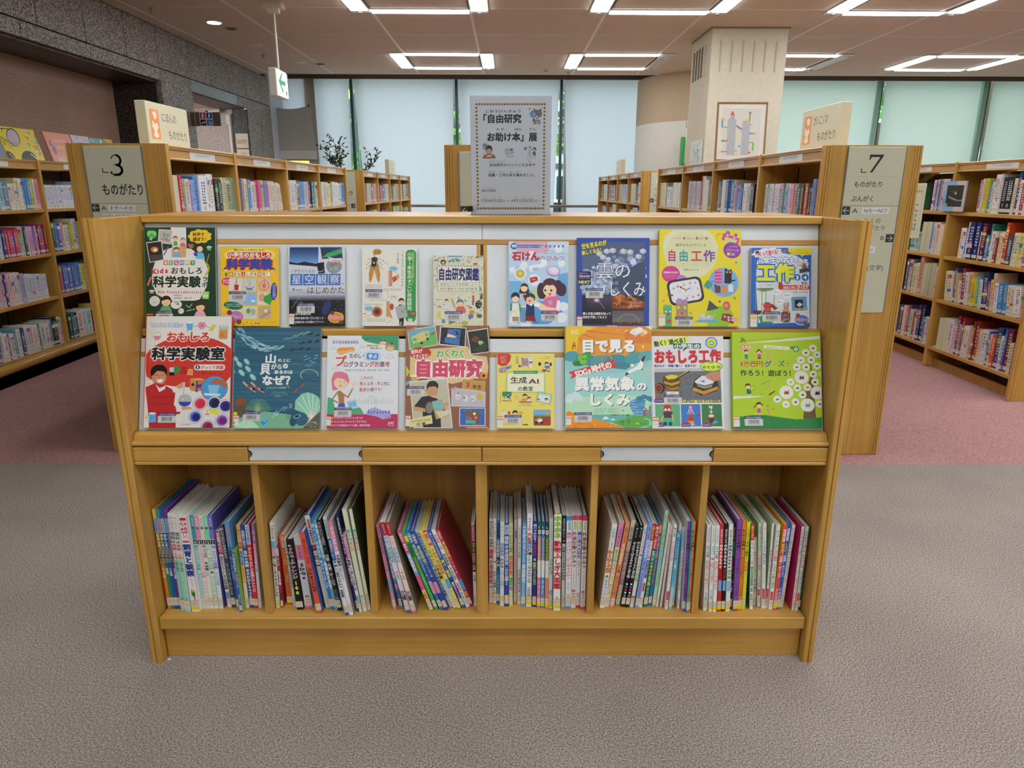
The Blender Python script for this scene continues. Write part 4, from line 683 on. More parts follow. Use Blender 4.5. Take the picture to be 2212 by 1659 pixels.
a.T('ものがたり', 30, 190, 262, 240, INK, .02); a.R(0, 272, 292, 274, '8b8f86'); a.T('Fア～Fナ', 30, 284, 150, 306, INK, 0); arrow(a, 232, 322, 44, 1); a.T('B', 190, 328, 214, 360, INK, .01); a.T('N', 146, 330, 164, 354, INK, 0); a.R(0, 374, 292, 375, 'a9ab96'); a.T('がたり', 100, 400, 214, 432, INK, .01); a.T('ニイ(名)', 100, 470, 230, 496, INK, 0); a.T('ケイ(自)', 100, 520, 230, 546, INK, 0)
a.build('plate_lettering', p, frame((-1.90, 7.624, .70), (1, 0, 0), (0, -1, 0)))
p = plate(bm2, 1.50, 1.79, .70, 1.44, 7.63)
a = Art([(0, 0), (290, 0), (290, 740), (0, 740)], .29, .740, 2e-4); a.R(60, 70, 110, 112, 'd9dcda'); a.L([(85, 78), (85, 102), (104, 102)], 5, INK)
a.T('ものがたり', 44, 150, 210, 182, INK, .01); a.T('ぶんがく', 38, 210, 170, 242, INK, .01); arrow(a, 2, 262, 40, -1); a.T('A', 50, 266, 76, 296, INK, .01); a.T('がいこくの', 30, 320, 190, 350, INK, .01); a.T('しゃかい', 36, 470, 160, 504, INK, .01); a.R(0, 256, 290, 258, '8b8f86'); a.R(0, 370, 290, 371, 'a9ab96'); a.R(0, 440, 290, 441, 'a9ab96')
a.build('plate_lettering', p, frame((1.50, 7.624, .70), (1, 0, 0), (0, -1, 0)))
# ---------------------------------------------------------------- cream block signs standing on the cases
CREAMS = plain('cream_sign_board', 'd6d2b4', .45)
def topsign(nm, x0, x1, y0, y1, z0, z1, sd, lines, label, thick='c9c4a8', pict=True):
    e = empty(nm, (x0, y0, z0), label, 'sign')
    MB().bbox(0, x1-x0, 0, y1-y0, 0, z1-z0, .002).build('board', CREAMS, e)
    W_ = y1-y0; a = Art([(0, 0), (100, 0), (100, 45), (0, 45)], W_, z1-z0, 2e-4)
    if pict:
        a.R(7, 7, 27, 37, 'ee9a52', r=2)
        if sd > 0 or 1:
            a.C(18.5, 13, 4, 'f2e8d2'); a.C(15, 11, 1.5, 'f2e8d2'); a.P([(11, 20), (13, 18), (16, 22), (22, 20), (24, 25), (20, 28), (22, 34), (12, 34), (14, 29), (10, 25)], 'f2e8d2'); a.C(17, 33, 6, 'f2e8d2', ry=2.5)
    if pict:
        a.T(lines[0], 33, 8, 70, 19, INK, .005); a.T(lines[1], 46, 25, 94, 36, INK, .005)
    else:
        a.S(40, 10, 80, 16, '9a9c90', 5); a.S(40, 26, 80, 32, '9a9c90', 5)
    fx = (x1-x0) if sd > 0 else 0
    a.build('sign_print', e, frame((fx, 0 if sd > 0 else W_, 0), (0, sd, 0), (sd, 0, 0)))
topsign('block_sign', -1.75, -1.70, 3.49, 3.93, 1.46, 1.665, 1, ('にほんの', 'ものがたり'), 'cream block sign for Japanese stories standing on the L3 bookcase')
topsign('block_sign', 1.56, 1.61, 3.475, 3.92, 1.46, 1.668, -1, ('がいこくの', 'ものがたり'), 'cream block sign for foreign stories standing on the L7 bookcase')
topsign('block_sign', -1.60, -1.55, 9.45, 9.93, 1.46, 1.64, 1, ('', ''), 'small cream block sign on the farther left bookcase', pict=False)
topsign('block_sign', 1.46, 1.51, 9.4, 9.85, 1.46, 1.645, -1, ('', ''), 'small cream block sign on the farther right bookcase', pict=False)
# call-number side tab "800"
e = empty('shelf_guide_board', (1.842, 3.42, 0), 'cream upright guide board lettered 800 on the outer side of the L7 bookcase', 'sign')
MB().bbox(0, .145, 0, .012, 1.045, 1.30, .002).build('board', CREAMS, e)
a = Art([(0, 0), (145, 0), (145, 255), (0, 255)], .145, .255, 2e-4)
a.L([(92, 16), (132, 16), (132, 250)], 1.2, 'b0ac92'); a.L([(92, 16), (92, 250)], 1.0, 'b8b49a')
a.T('800', 94, 28, 128, 44, '4a4b4c', 0); a.T('ことば', 100, 88, 122, 222, '3a3b3c', 0, vert=True); a.build('board_print', e, frame((0, 0, 1.045), (1, 0, 0), (0, -1, 0)))
# ---------------------------------------------------------------- framed picture and papers
e = empty('framed_picture', (1.43, 5.06, 1.462), 'framed drawing of two grid towers with coloured arms, leaning on the L7 bookcase', 'picture')
FR = plain('gilt_wood_frame', '8c6a3c', .4); MATW = plain('picture_mount', 'd6d2cc', .6)
T_ = Matrix.Rotation(math.radians(-4), 4, 'X')
PW, PH = .345, .385
m = MB(); t = .010
m.bbox(0, PW, -.008, .012, 0, t, .002).bbox(0, PW, -.008, .012, PH-t, PH, .002).bbox(0, t, -.008, .012, t, PH-t, .002).bbox(PW-t, PW, -.008, .012, t, PH-t, .002)
m.build('frame', FR, e, mw=T_); MB().box(t, PW-t, 0, .01, t, PH-t).build('mount', MATW, e, mw=T_)
a = Art([(480, 880), (1010, 880), (1010, 1560), (480, 1560)], PW, PH, 2e-4)
a.R(545, 958, 950, 962, 'b8b2a4'); a.R(550, 970, 945, 1500, 'cdcac2')
def tower(x0, x1, y0, y1):
    a.R(x0, y0, x1, y1, 'b4b7ba')
    n_ = 4; k = 0
    for i in range(n_+1): a.L([(x0+(x1-x0)*i/n_, y0), (x0+(x1-x0)*i/n_, y1)], 2.2, '8790a0')
    y = y0
    while y <= y1: a.L([(x0, y), (x1, y)], 2.2, '8790a0'); y += 19
tower(625, 665, 1030, 1075); tower(600, 685, 1075, 1490); tower(755, 835, 1095, 1490)
a.P([(618, 1028), (630, 1008), (634, 988), (652, 988), (656, 1008), (672, 1028)], 'd8502e')
for pts, w_, c in ([(540, 1085), (540, 1160)], 16, '4a98d8'), ([(540, 1168), (600, 1168)], 13, 'a8a070'), ([(692, 1150), (712, 1165)], 17, '4ab050'), ([(712, 1165), (730, 1182)], 17, 'c84838'), ([(730, 1182), (752, 1186)], 17, 'a070b0'), ([(828, 1015), (828, 1090)], 15, '88a050'), ([(836, 1140), (858, 1140)], 15, 'd898b8'), ([(836, 1240), (872, 1240)], 17, '4a98d8'), ([(560, 1325), (600, 1325)], 15, 'd04a30'), ([(545, 1450), (600, 1450)], 14, 'b080b8'), ([(836, 1345), (880, 1345)], 13, 'a8a070'), ([(880, 1350), (880, 1430)], 15, '48c048'), ([(688, 1440), (705, 1440)], 17, 'd8a838'): a.L(pts, w_, c)
for x, y, r_, c in ((545, 1075, 17, 'e0b038'), (795, 1082, 13, 'd8c838'), (828, 1002, 13, '9868a8'), (885, 1240, 14, 'e0a838'), (694, 1275, 11, 'e0c838'), (735, 1388, 12, '4a98d8'), (532, 1450, 13, 'e0d030'), (846, 1462, 12, 'd0502e'), (880, 1432, 10, '48c048')): a.C(x, y, r_, c)
a.P([(560, 1308), (560, 1342), (535, 1325)], '48a848')
a.build('drawing', e, T_ @ frame((0, -.001, 0), (1, 0, 0), (0, -1, 0)))
e = empty('drawing_sheet', (2.11, 8.25, 1.50), 'white sheet with a loose blue drawing taped to the side of the square column', 'paper')
MB().box(.004, .010, -.25, .25, 0, .30).build('sheet', plain('sheet_paper', 'd8dcd6', .6), e)
a = Art([(0, 0), (50, 0), (50, 30), (0, 30)], .5, .30, 2e-4)
rnd = random.Random(5)
for k in range(26):
    x, y = rnd.uniform(6, 44), rnd.uniform(3, 27); a.L([(x, y), (x+rnd.uniform(-5, 5), y+rnd.uniform(-4, 4)), (x+rnd.uniform(-6, 6), y+rnd.uniform(-5, 5))], .7, rnd.choice(['78b8b8', '88a8b8', 'a8b8b0']))
a.P([(28, 8), (38, 10), (33, 14)], '68b4bc'); a.build('sketch', e, frame((.0035, .25, 0), (0, -1, 0), (-1, 0, 0)))
e = empty('wall_lettering', (2.62, 10.66, 1.6), 'green lettering with a deep green box frame on the curved white wall', 'sign')
MB().bbox(-.09, -.06, -.05, .1, 0, .40, .003).bbox(-.09, .05, -.05, .1, 0, .03, .003).bbox(-.1, -.09, -.05, .1, -.01, .41, .002).build('box_frame', plain('green_board', '2ea04a', .4), e)
MB().box(-.058, .12, .02, .06, .05, .47).build('sheet', plain('sheet_paper2', 'd6dad4', .6), e)
a = Art([(0, 0), (20, 0), (20, 62), (0, 62)], .22, .64, 2e-4)
a.T('しら', 1, 1, 20, 11, '3a9a58', 0); a.B(9, 37, 3.4, 6, '9cc8a0', 6); a.L([(6, 34), (12, 40)], .8, '2a9a4a'); a.C(8, 44, 1.2, '2a9a4a'); a.L([(6, 42), (8, 46), (12, 42)], .8, '2a9a4a')
a.build('lettering', e, frame((-.09, .018, .0), (1, 0, 0), (0, -1, 0)))
e = empty('wood_panel', (3.0, 8.9, 0), 'strip of light wooden board standing just right of the square column', 'panel')
MB().bbox(0, .06, 0, .02, 0, 1.93, .003).build('board', WZ, e)
# ---------------------------------------------------------------- potted plant behind the far left bookcases
e = empty('potted_plant', (-2.12, 9.3, 0), 'slender potted plant with small dark leaves before the left windows', 'plant')
MB().cyl((0, 0, 0), (0, 0, .4), .15, .2, 20).build('pot', plain('clay_pot', '8a5a40', .7), e)
rnd = random.Random(11); m = MB(); lf = MB()
def branch(p, d, l, r, dep):
    q = p+d*l; m.cyl(tuple(p), tuple(q), r, r*.6, 6)
    for k in range(3 if dep < 3 else 0):
        nd = (d+Vector((rnd.uniform(-.9, .9), rnd.uniform(-.6, .6), rnd.uniform(-.1, .6)))).normalized(); branch(p+d*l*rnd.uniform(.5, 1), nd, l*.55, r*.55, dep+1)
    if dep >= 2:
        for k in range(5):
            c = p+d*l*rnd.uniform(.2, 1.1); dd = Vector((rnd.uniform(-1, 1), rnd.uniform(-1, 1), rnd.uniform(-.3, 1))).normalized(); s_ = dd.orthogonal().normalized()*.013; n_ = dd.cross(s_)
            lf.add([tuple(c), tuple(c+dd*.025+s_), tuple(c+dd*.06), tuple(c+dd*.025-s_)], [(0, 1, 2, 3)])
branch(Vector((0, 0, .38)), Vector((0, 0, 1)), 1.0, .013, 0)
branch(Vector((0, 0, 1.3)), Vector((-.35, 0, .8)).normalized(), .24, .007, 1); branch(Vector((0, 0, 1.2)), Vector((.25, 0, .7)).normalized(), .2, .006, 2)
m.build('stem', plain('stem_brown', '5a4a38', .8), e); lf.build('foliage', plain('dark_leaf', '2c4428', .5), e, kind='stuff')
# chair back peeping over the stand
e = empty('chair', (.66, 11.0, 0), 'light wooden chair whose rounded back just shows over the stand', 'chair')
pts = [(-.22, .70), (.22, .70), (.22, .84), (.19, .885), (.12, .91), (-.12, .91), (-.19, .885), (-.22, .84)]
MB().prism(pts, 0, .02, 'y').build('backrest', WX, e); MB().bbox(-.22, .22, .02, .44, .43, .45, .004).build('seat', WX, e)
for x in (-.2, .2):
    MB().cyl((x, .03, 0), (x, .01, .84), .014).build('leg', STEEL, e); MB().cyl((x, .42, 0), (x, .42, .43), .014).build('leg', STEEL, e)
# ================================================================ books on the cases
ORD = ['leftmost', 'second', 'third', 'fourth', 'fifth', 'sixth', 'seventh', 'eighth', 'ninth', 'tenth', 'eleventh', 'twelfth', 'thirteenth', 'fourteenth', 'fifteenth', 'sixteenth', 'seventeenth', 'eighteenth', 'nineteenth', 'twentieth', 'twenty-first', 'twenty-second', 'twenty-third', 'twenty-fourth', 'twenty-fifth', 'twenty-sixth', 'twenty-seventh', 'twenty-eighth', 'twenty-ninth', 'thirtieth']
def cname(h):
    r, g, b = [int(h[i:i+2], 16) for i in (0, 2, 4)]; mx, mn = max(r, g, b), min(r, g, b); v = mx/255; s_ = (mx-mn)/(mx+1e-6)
    if s_ < .10: return 'white' if v > .8 else 'grey' if v > .35 else 'black'
    if v < .22: return 'black'
    import colorsys
    hh = colorsys.rgb_to_hsv(r/255, g/255, b/255)[0]*360
    base = 'red' if hh < 14 or hh > 345 else 'orange' if hh < 36 else 'yellow' if hh < 66 else 'green' if hh < 160 else 'teal' if hh < 190 else 'blue' if hh < 245 else 'purple' if hh < 290 else 'pink'
    if s_ < .2 and v > .75: return {'yellow': 'cream', 'orange': 'cream', 'red': 'pale pink', 'pink': 'pale pink', 'green': 'pale green', 'blue': 'pale blue', 'teal': 'pale blue', 'purple': 'pale lilac'}[base]
    if base == 'orange' and v < .7: return 'brown'
    if base == 'red' and s_ < .45 and v > .7: return 'pink'
    if base == 'yellow' and s_ < .4: return 'beige'
    return ('dark ' if v < .45 else 'pale ' if s_ < .42 and v > .7 else '')+base
def mix(h, k, t=0):
    v = [int(h[i:i+2], 16) for i in (0, 2, 4)]; return ''.join('%02x' % max(0, min(255, round(q*k+t))) for q in v)
def spine_marks(a, w_, h_, col, seed):
    """illegible small lettering and colour bands of a far spine; drawing units = mm"""
    rnd = random.Random(seed); W_, H_ = w_*1000, h_*1000; r, g, b = [int(col[i:i+2], 16) for i in (0, 2, 4)]; lum = (r+g+b)/3
    pal = ['303848', '902838', '285080', '3a6a48', '7a3a78', 'b05020'] if lum > 140 else ['e8e4dc', 'e8d878', 'd8dce8']
    if rnd.random() < .35: y = rnd.uniform(.05, .3)*H_; a.R(0, y, W_, y+rnd.uniform(.05, .14)*H_, rnd.choice(['c84858', '4888c8', 'e0c848', '58a868', 'd878a0', 'e8e4e0']))
    if rnd.random() < .3: y = rnd.uniform(.55, .7)*H_; a.R(0, y, W_, y+rnd.uniform(.05, .12)*H_, rnd.choice(['c87848', '4868a8', 'e0d088', '88b8a8', 'e0a0b8']))
    c = rnd.choice(pal); y = H_*rnd.uniform(.08, .16); n_ = rnd.randint(6, 11); st_ = H_*.55/n_
    if W_ > 6:
        a.S(W_*.2, y, W_*.85, y+n_*st_, c, n_, True, seed=seed)
        a.S(W_*.35, H_*.72, W_*.7, H_*.82, rnd.choice(pal), 4, True, seed=seed+1)
    if W_ > 5: a.R(0, H_*.86, W_, H_*.95, 'd8d4c4'); a.R(W_*.1, H_*.885, W_*.9, H_*.892, '908c80')
STUFF = MB()
def xf_add(mb, src, M):
    b = len(mb.v); mb.v.extend(tuple(M @ Vector(p)) for p in src.v); mb.f.extend(tuple(b+i for i in f) for f in src.f); mb.c.extend(src.c)
def book_mb(w_, h_, d, col):
    m = MB(); t = min(.0025, w_*.2); m.box(0, w_, 0, .003, 0, h_, col); m.box(0, t, .003, d, 0, h_, col); m.box(w_-t, w_, .003, d, 0, h_, col); return m
def pages_mb(w_, h_, d, col='d6d0c0'):
    t = min(.0025, w_*.2); return MB().box(t, w_-t, .003, d-.004, .003, h_-.005, col)
def far_row(name, X, z, lean, ind, items, where):
    sd = 1 if name[0] in 'LMWm' else -1
    its = sorted(items, key=lambda q: q[0]*sd)
    rnd = random.Random(name)
    for i, (ya, yb, h_, c) in enumerate(its):
        w_ = (yb-ya)-.0008; y_left = ya if sd > 0 else yb
        dx = rnd.uniform(0, .012)
        M = frame((X-dx*sd, y_left, z), (0, sd, 0), (sd, 0, 0)) @ Matrix.Rotation(math.radians(-lean), 4, 'Y')
        if lean: M = M @ Matrix.Translation((0, 0, math.sin(math.radians(abs(lean)))*w_*(1 if lean < 0 else 0)))
        d = min(.15, .14+rnd.uniform(-.01, .01)); wide = w_ > .045
        cov = book_mb(w_, h_, d, c); a = Art([(0, 0), (w_*1000, 0), (w_*1000, h_*1000), (0, h_*1000)], w_, h_, 1.5e-4)
        if not (wide and cname(c) in ('beige', 'cream')): spine_marks(a, w_, h_, c, hash((name, i)) % 9973 if False else (i*131+ord(name[0])*17+len(name)*5+int(X*10)))
        if ind:
            e = link('book', cov.mesh('book', PRINT), None, M, label='%s book, %s%s, %s' % (cname(c), ORD[i] if i < 30 else 'last', '' if i == 0 else ' from the left', where), category='book', group='books in the bookcases')
            pages_mb(w_, h_, d).build('page_block', PAGES, e)
            if a.m.v: a.build('spine_print', e, frame((0, 0, 0), (1, 0, 0), (0, -1, 0)))
        else:
            xf_add(STUFF, cov, M); xf_add(STUFF, pages_mb(w_, h_, d), M)
            if a.m.v: xf_add(STUFF, a.m, M @ frame((0, 0, 0), (1, 0, 0), (0, -1, 0)))
WHERE = {'L1': 'near bay of the L3 bookcase', 'L2': 'second bay of the L3 bookcase', 'L2b': 'leaning row, second bay of the L3 bookcase', 'R2': 'second bay of the L7 bookcase', 'R1': 'near bay of the L7 bookcase',
  'C1': 'top shelf of the biographies bookcase', 'C2': 'second shelf of the biographies bookcase', 'C3': 'third shelf of the biographies bookcase', 'C4': 'bottom shelf of the biographies bookcase'}
for r_ in FARROWS: far_row(*r_, WHERE.get(r_[0], ''))
# shelves the picture hardly shows: filler rows for the parts seen from a step aside
rnd = random.Random(3); PALB = ['d8d4c8', 'e0dcd8', '6888b0', 'a03848', 'd0b070', '487858', '303848', 'c890a8', 'a8c0d0', 'e0d070']
def filler(X, sd, z, ya, yb, hh=.2):
    y = ya+.01
    while y < yb-.03:
        w_ = rnd.uniform(.012, .035); c = rnd.choice(PALB); h_ = hh*rnd.uniform(.82, 1.08)
        M = frame((X-sd*rnd.uniform(0, .01), y if sd > 0 else y+w_, z), (0, sd, 0), (sd, 0, 0))
        m = MB(); m.box(0, w_-.001, 0, .14, 0, h_, c); xf_add(STUFF, m, M); y += w_
for z in (.815, .505, .155):
    for (a_, b_) in ((3.31, 4.06), (4.13, 4.98), (5.06, 5.82), (5.9, 6.75)): filler(-1.545, 1, z, a_, b_); filler(1.42, -1, z, a_, b_)
for z in (.505, .155):
    for (a_, b_) in zip(MR[:-1], MR[1:]): filler(-1.545, 1, z, a_+.02, b_-.05); filler(1.42, -1, z, a_+.02, b_-.05)
for z in (1.125, .815, .505, .155):
    for (a_, b_) in ((3.38, 4.2), (4.28, 4.36), (5.55, 6.0), (6.08, 6.9)): filler(-3.325, 1, z, a_, b_)
    for (a_, b_) in ((5.57, 5.95), (6.02, 6.85)): filler(3.145, -1, z, a_, b_)
    for (a_, b_) in ((3.35, 4.1), (4.15, 5.0), (5.05, 5.85)): filler(.133, 1, z, a_, b_); filler(-.268, -1, z, a_, b_)
# a second line of books laid behind, dark tops seen above the rows
STUFF.build('shelved_books', PRINT, None, label='the many smaller and farther books filling the remaining bookcase shelves', category='books', kind='stuff')
# face-out and special books
def facebook(w_, h_, d, M, col, label, group=None, artf=None, name='book'):
    e = link(name, book_mb_flat(w_, h_, d, col).mesh(name, PRINT), None, M, label=label, category='book')
    if group: e['group'] = group
    MB().box(.003, w_-.004, .0022, d-.0022, .004, h_-.004).build('page_block', PAGES, e)
    if artf:
        a = artf(w_, h_); a.build('cover_print', e)
    return e
def book_mb_flat(w_, h_, d, col):
    m = MB(); m.box(0, w_, 0, .002, 0, h_, col); m.box(0, w_, d-.002, d, 0, h_, col); m.box(-.001, .002, 0, d, 0, h_, col); return m
def art_blue(w_, h_):
    a = Art([(0, 0), (100, 0), (100, 100), (0, 100)], w_, h_, 1e-4); a.R(0, 0, 100, 100, '8ab4da'); a.R(58, 0, 100, 100, 'd8c0b8'); a.R(16, 14, 92, 84, '1c241c')
    a.dots(20, 18, 90, 80, '3a4a30', 60, 3, 4, ['2e3c26', '4a5a38', '141a16', '5a6a50', '384438']); a.P([(30, 50), (50, 55), (75, 62), (92, 60), (92, 66), (60, 64), (30, 56)], '8098a0'); a.C(58, 40, 5, 'b8a890'); a.C(22, 79, 6, 'b0a090'); a.R(3, 12, 9, 32, 'c8c0b0'); a.R(5, 60, 8, 80, '486080'); return a
facebook(.245, .205, .01, frame((3.108, 5.135, 1.127), (0, -1, 0), (-1, 0, 0)), '8ab4da', 'pale blue picture book standing face out across the divider of the biographies bookcase', None, art_blue)
def art_bike(w_, h_):
    a = Art([(60, 320), (680, 380), (755, 860), (140, 860)], w_, h_, 1e-4); a.P([(60, 320), (680, 380), (755, 860), (140, 860)], 'd9c72c')
    a.C(320, 505, 108, '20261c', ry=145); a.C(318, 508, 96, 'b8a8bc', ry=130); a.P([(250, 600), (330, 560), (415, 610), (350, 640)], 'a8a0a0'); a.L([(62, 368), (280, 372)], 12, '20281c'); a.arc(80, 430, 26, -80, 90, 8, '20281c', ry=50); a.arc(200, 400, 45, 150, 250, 8, '20281c'); a.L([(95, 495), (300, 620)], 10, '20281c'); a.L([(110, 520), (150, 640), (165, 540)], 8, '20281c'); a.L([(175, 545), (235, 665), (255, 660)], 7, '20281c')
    a.C(500, 860, 130, '28301f', ry=150); a.L([(545, 760), (640, 850)], 14, 'e0e0d0'); a.C(150, 850, 110, '30382c', ry=120); a.L([(180, 770), (240, 850)], 10, 'd0d0c0')
    for x, y, c in ((520, 430, 'c8b890'), (545, 520, 'c83a28'), (545, 620, '3a78c0'), (590, 440, '6888b0'), (625, 570, '88b0d8'), (635, 660, 'c83a28'), (650, 740, 'd8d8d0')): a.L([(x-22, y-28), (x+22, y-20), (x+10, y+25)], 13, c)
    a.S(665, 430, 712, 780, '4a5020', 12, True); return a
Tl = Matrix.Rotation(math.radians(-14), 4, 'X')
def leanb(y0, w_, h_, x=-3.46, dz=0): return frame((x, y0, 1.462+dz), (0, 1, 0), (1, 0, 0)) @ Tl
facebook(.40, .225, .012, leanb(5.07, .40, .225), 'd9c72c', 'yellow picture book with bicycle wheels standing on the wall bookcase', 'books displayed on top of the wall bookcase', art_bike)
def art_pk(w_, h_):
    a = Art([(0, 0), (100, 0), (100, 100), (0, 100)], w_, h_, 1e-4); a.R(0, 0, 100, 100, 'd98a6c'); a.S(30, 22, 80, 34, 'ecc0a8', 6); a.S(34, 44, 74, 54, 'ecc0a8', 5); a.L([(16, 30), (12, 42), (22, 48)], 5, '5068b0'); a.C(20, 62, 6, '5068b0', ry=13); a.C(82, 36, 5, '5068b0', ry=9); a.R(0, 62, 100, 63.5, 'c86a48'); a.R(20, 84, 100, 100, 'c4b4ac', r=4); a.S(44, 88, 90, 95, '908888', 6); a.L([(50, 0), (50, 60)], .8, 'c87a5c'); return a
facebook(.33, .225, .012, leanb(5.57, .33, .225), 'd98a6c', 'salmon pink picture book standing next to the yellow wheel book', 'books displayed on top of the wall bookcase', art_pk)
def art_gen(c, c2, seed):
    def f(w_, h_):
        a = Art([(0, 0), (100, 0), (100, 100), (0, 100)], w_, h_, 1e-4); a.R(0, 0, 100, 100, c); a.dots(5, 5, 95, 95, c2, 40, 5, seed, [c2, mix(c2, 1.2), mix(c, .8)]); a.R(14, 18, 86, 42, mix(c, 1.05)); a.S(18, 22, 82, 38, mix(c, .45), 7); return a
    return f
facebook(.25, .225, .012, leanb(5.915, .25, .225), 'b8b0b8', 'pale grey patterned picture book right of the salmon pink one', 'books displayed on top of the wall bookcase', art_gen('c0b8c4', '8a7a90', 3))
facebook(.2, .22, .012, leanb(6.175, .2, .22), '5a9aa8', 'teal picture book with a white triangle half hidden behind the L3 end panel', 'books displayed on top of the wall bookcase', art_gen('5a9aa8', 'e0d860', 5))
facebook(.13, .225, .012, leanb(6.39, .13, .225), 'c8a82c', 'small yellow book farthest along the top of the wall bookcase', 'books displayed on top of the wall bookcase', art_gen('c8a82c', '3a3020', 7))
facebook(.3, .26, .014, leanb(4.76, .3, .26), '6a8ab0', 'blue picture book cut by the left edge of the view, on the wall bookcase', 'books displayed on top of the wall bookcase', art_gen('7a8498', '2a2c34', 9))
# ================================================================ the display stand in front
XO0, XO1, XI0, XI1 = -.9855, .848, -.956, .8195; YF, YB = 1.65, 2.23
stand = empty('display_stand', (0, 0, 0), 'waist-high beech display stand with slanted ledges above and six book compartments below', 'display stand')
def sidepanel(x0, x1, inner):
    m = MB(); m.bbox(x0+.002, x1-.002, YF+.02, YB-.02, .002, 1.199, .001); e = m.build('side_panel', WZ, stand)
    for (ya, yb) in ((YF, YF+.024), (YB-.024, YB)):
        m = MB(); w_ = x1-x0
        prof = [(x0+.003, ya), (x0+.0125, ya), (x0+.0135, ya+.004), (x0+.0155, ya+.004), (x0+.0165, ya), (x1-.003, ya), (x1, ya+.003), (x1, yb), (x0, yb), (x0, ya+.003)] if ya == YF else [(x0, ya), (x1, ya), (x1, yb-.003), (x1-.003, yb), (x0+.003, yb), (x0, yb-.003)]
        m.prism(prof, 0, 1.2, 'z'); m.build('edge_moulding', WZ, e)
    MB().box(x0+.012, x1-.012, YF+.024, YB-.024, 1.198, 1.2005).build('top_edge_band', WY, e)
sidepanel(XO0, XI0, 1); sidepanel(XI1, XO1, 0)
MB().bbox(XI0, XI1, 1.866, YB-.02, 1.182, 1.2, .002).build('top_board', WX, stand)
MB().prism([(1.864, 1.181), (1.861, 1.183), (1.861, 1.1985), (1.865, 1.2005), (1.885, 1.2005), (1.885, 1.181)], XI0, XI1, 'x').build('top_lip', WX, stand)
# slanted display backs
TA, TB = math.radians(13.5), math.radians(18.5)
def slant(y0, z0, th, l, name, x0, x1, t0, t1, mat, front=0., back=-.012, r=0):
    # strip lying on a slanted plane through (y0,z0): t along the slope, front/back offsets along its normal
    d = Vector((0, math.sin(th), math.cos(th))); n = Vector((0, -math.cos(th), math.sin(th)))
    M = Matrix.Identity(4)
    for i in range(3): M[i][0] = (1, 0, 0)[i]; M[i][1] = -n[i]; M[i][2] = d[i]; M[i][3] = (0, y0, z0)[i]
    m = MB(); (m.bbox(x0, x1, -front, -back, t0, t1, r) if r else m.box(x0, x1, -front, -back, t0, t1))
    return m.build(name, mat, stand, mw=M)
for (x0, x1) in ((XI0, -.0700), (-.0688, XI1)):
    slant(1.812, .905, TA, 0, 'white_display_board', x0, x1, 0, .2275, WHITEB)
    slant(1.812, .905, TA, 0, 'white_display_board', x0, x1, .2415, .282, WHITEB)
    slant(1.706, .665, TB, 0, 'white_display_board', x0, x1, 0, .190, WHITEB)
    slant(1.706, .665, TB, 0, 'white_display_board', x0, x1, .203, .238, WHITEB)
slant(1.812, .905, TA, 0, 'wood_strip', XI0, XI1, .2280, .2410, WE, .0015, r=.001)
slant(1.706, .665, TB, 0, 'wood_strip', XI0, XI1, .1905, .2025, WE, .0015, r=.001)
slant(1.812, .905, TA, 0, 'wood_stile', -.0835, -.0735, 0, .2278, WZ, .0015, r=.0008); slant(1.812, .905, TA, 0, 'wood_stile', -.0665, -.0565, 0, .2278, WZ, .0015, r=.0008)
slant(1.812, .905, TA, 0, 'stile_gap', -.0735, -.0665, 0, .2278, plain('gap_brown', '4a3016', .8), .0004)
MB().prism([(1.83, .894), (1.793, .894), (1.790, .897), (1.790, .911), (1.793, .914), (1.83, .914)], XI0, XI1, 'x').build('upper_ledge', WX, stand)
MB().prism([(1.73, .636), (1.664, .636), (1.6605, .639), (1.6605, .644), (1.664, .647), (1.671, .6475), (1.680, .663), (1.684, .6655), (1.73, .6655)], XI0+.001, XI1-.001, 'x').build('lower_ledge', WX, stand)
MB().box(XI0, XI1, 1.73, 1.79, .62, .66).build('ledge_support', WD, stand)
ft, fb = .6325, .5945
def fascia(x0, x1, mat, name, y=1.662):
    return MB().bbox(x0+.0006, x1-.0006, y, y+.010, fb, ft, .0015).build(name, mat, stand)
for x0, x1 in ((XI0, -.664), (-.373, -.0675), (-.0665, .237), (.526, XI1)): fascia(x0, x1, WX, 'sliding_wood_panel')
NOT = plain('notch_brown', '7a5a34', .7); NOTD = plain('notch_dark', '1c1410', .8)
for x0, x1 in ((-.664, -.373), (.237, .526)):
    p = fascia(x0, x1, WHITEB, 'white_label_panel', 1.667)
    for xx, s_ in ((x0, 1), (x1, -1)):
        pts = [(xx+s_*.0095*math.sin(math.radians(t*15)), .6145+.0095*math.cos(math.radians(t*15))) for t in range(13)]
        MB().prism(pts, 1.6655, 1.6675, 'y').build('finger_notch', NOTD, p)
        pts = [(xx+s_*(.0085*math.sin(math.radians(t*15))-.0015), .6135+.0085*math.cos(math.radians(t*15))) for t in range(13)]
        MB().prism(pts, 1.6645, 1.6665, 'y').build('finger_notch', NOT, p)
MB().bbox(XI0+.001, XI1-.001, 1.6595, 1.72, .5855, .5940, .002).build('lower_rail', WX, stand)
MB().box(XI0, XI1, 1.672, 1.95, .62, .634).build('inner_top', WD, stand)
MB().box(XI0, XI1, 1.672, 1.70, .594, .62).build('slot_backing', WD, stand)
MB().box(XI0, XI1, 1.70, 1.93, .578, .590).build('compartment_ceiling', WD, stand)
MB().box(XI0, XI1, 1.932, 1.945, .1, .9).build('compartment_back', WD, stand)
MB().bbox(XI0+.001, XI1-.001, 1.6625, 2.2, .100, .1355, .002).build('bottom_shelf', WX, stand)
MB().box(XI0+.001, XI1-.001, 1.684, 1.70, .001, .100).build('kick_plate', WX, stand)
MB().box(XI0, XI1, 2.18, 2.20, 0, 1.18).build('rear_panel', WD, stand)
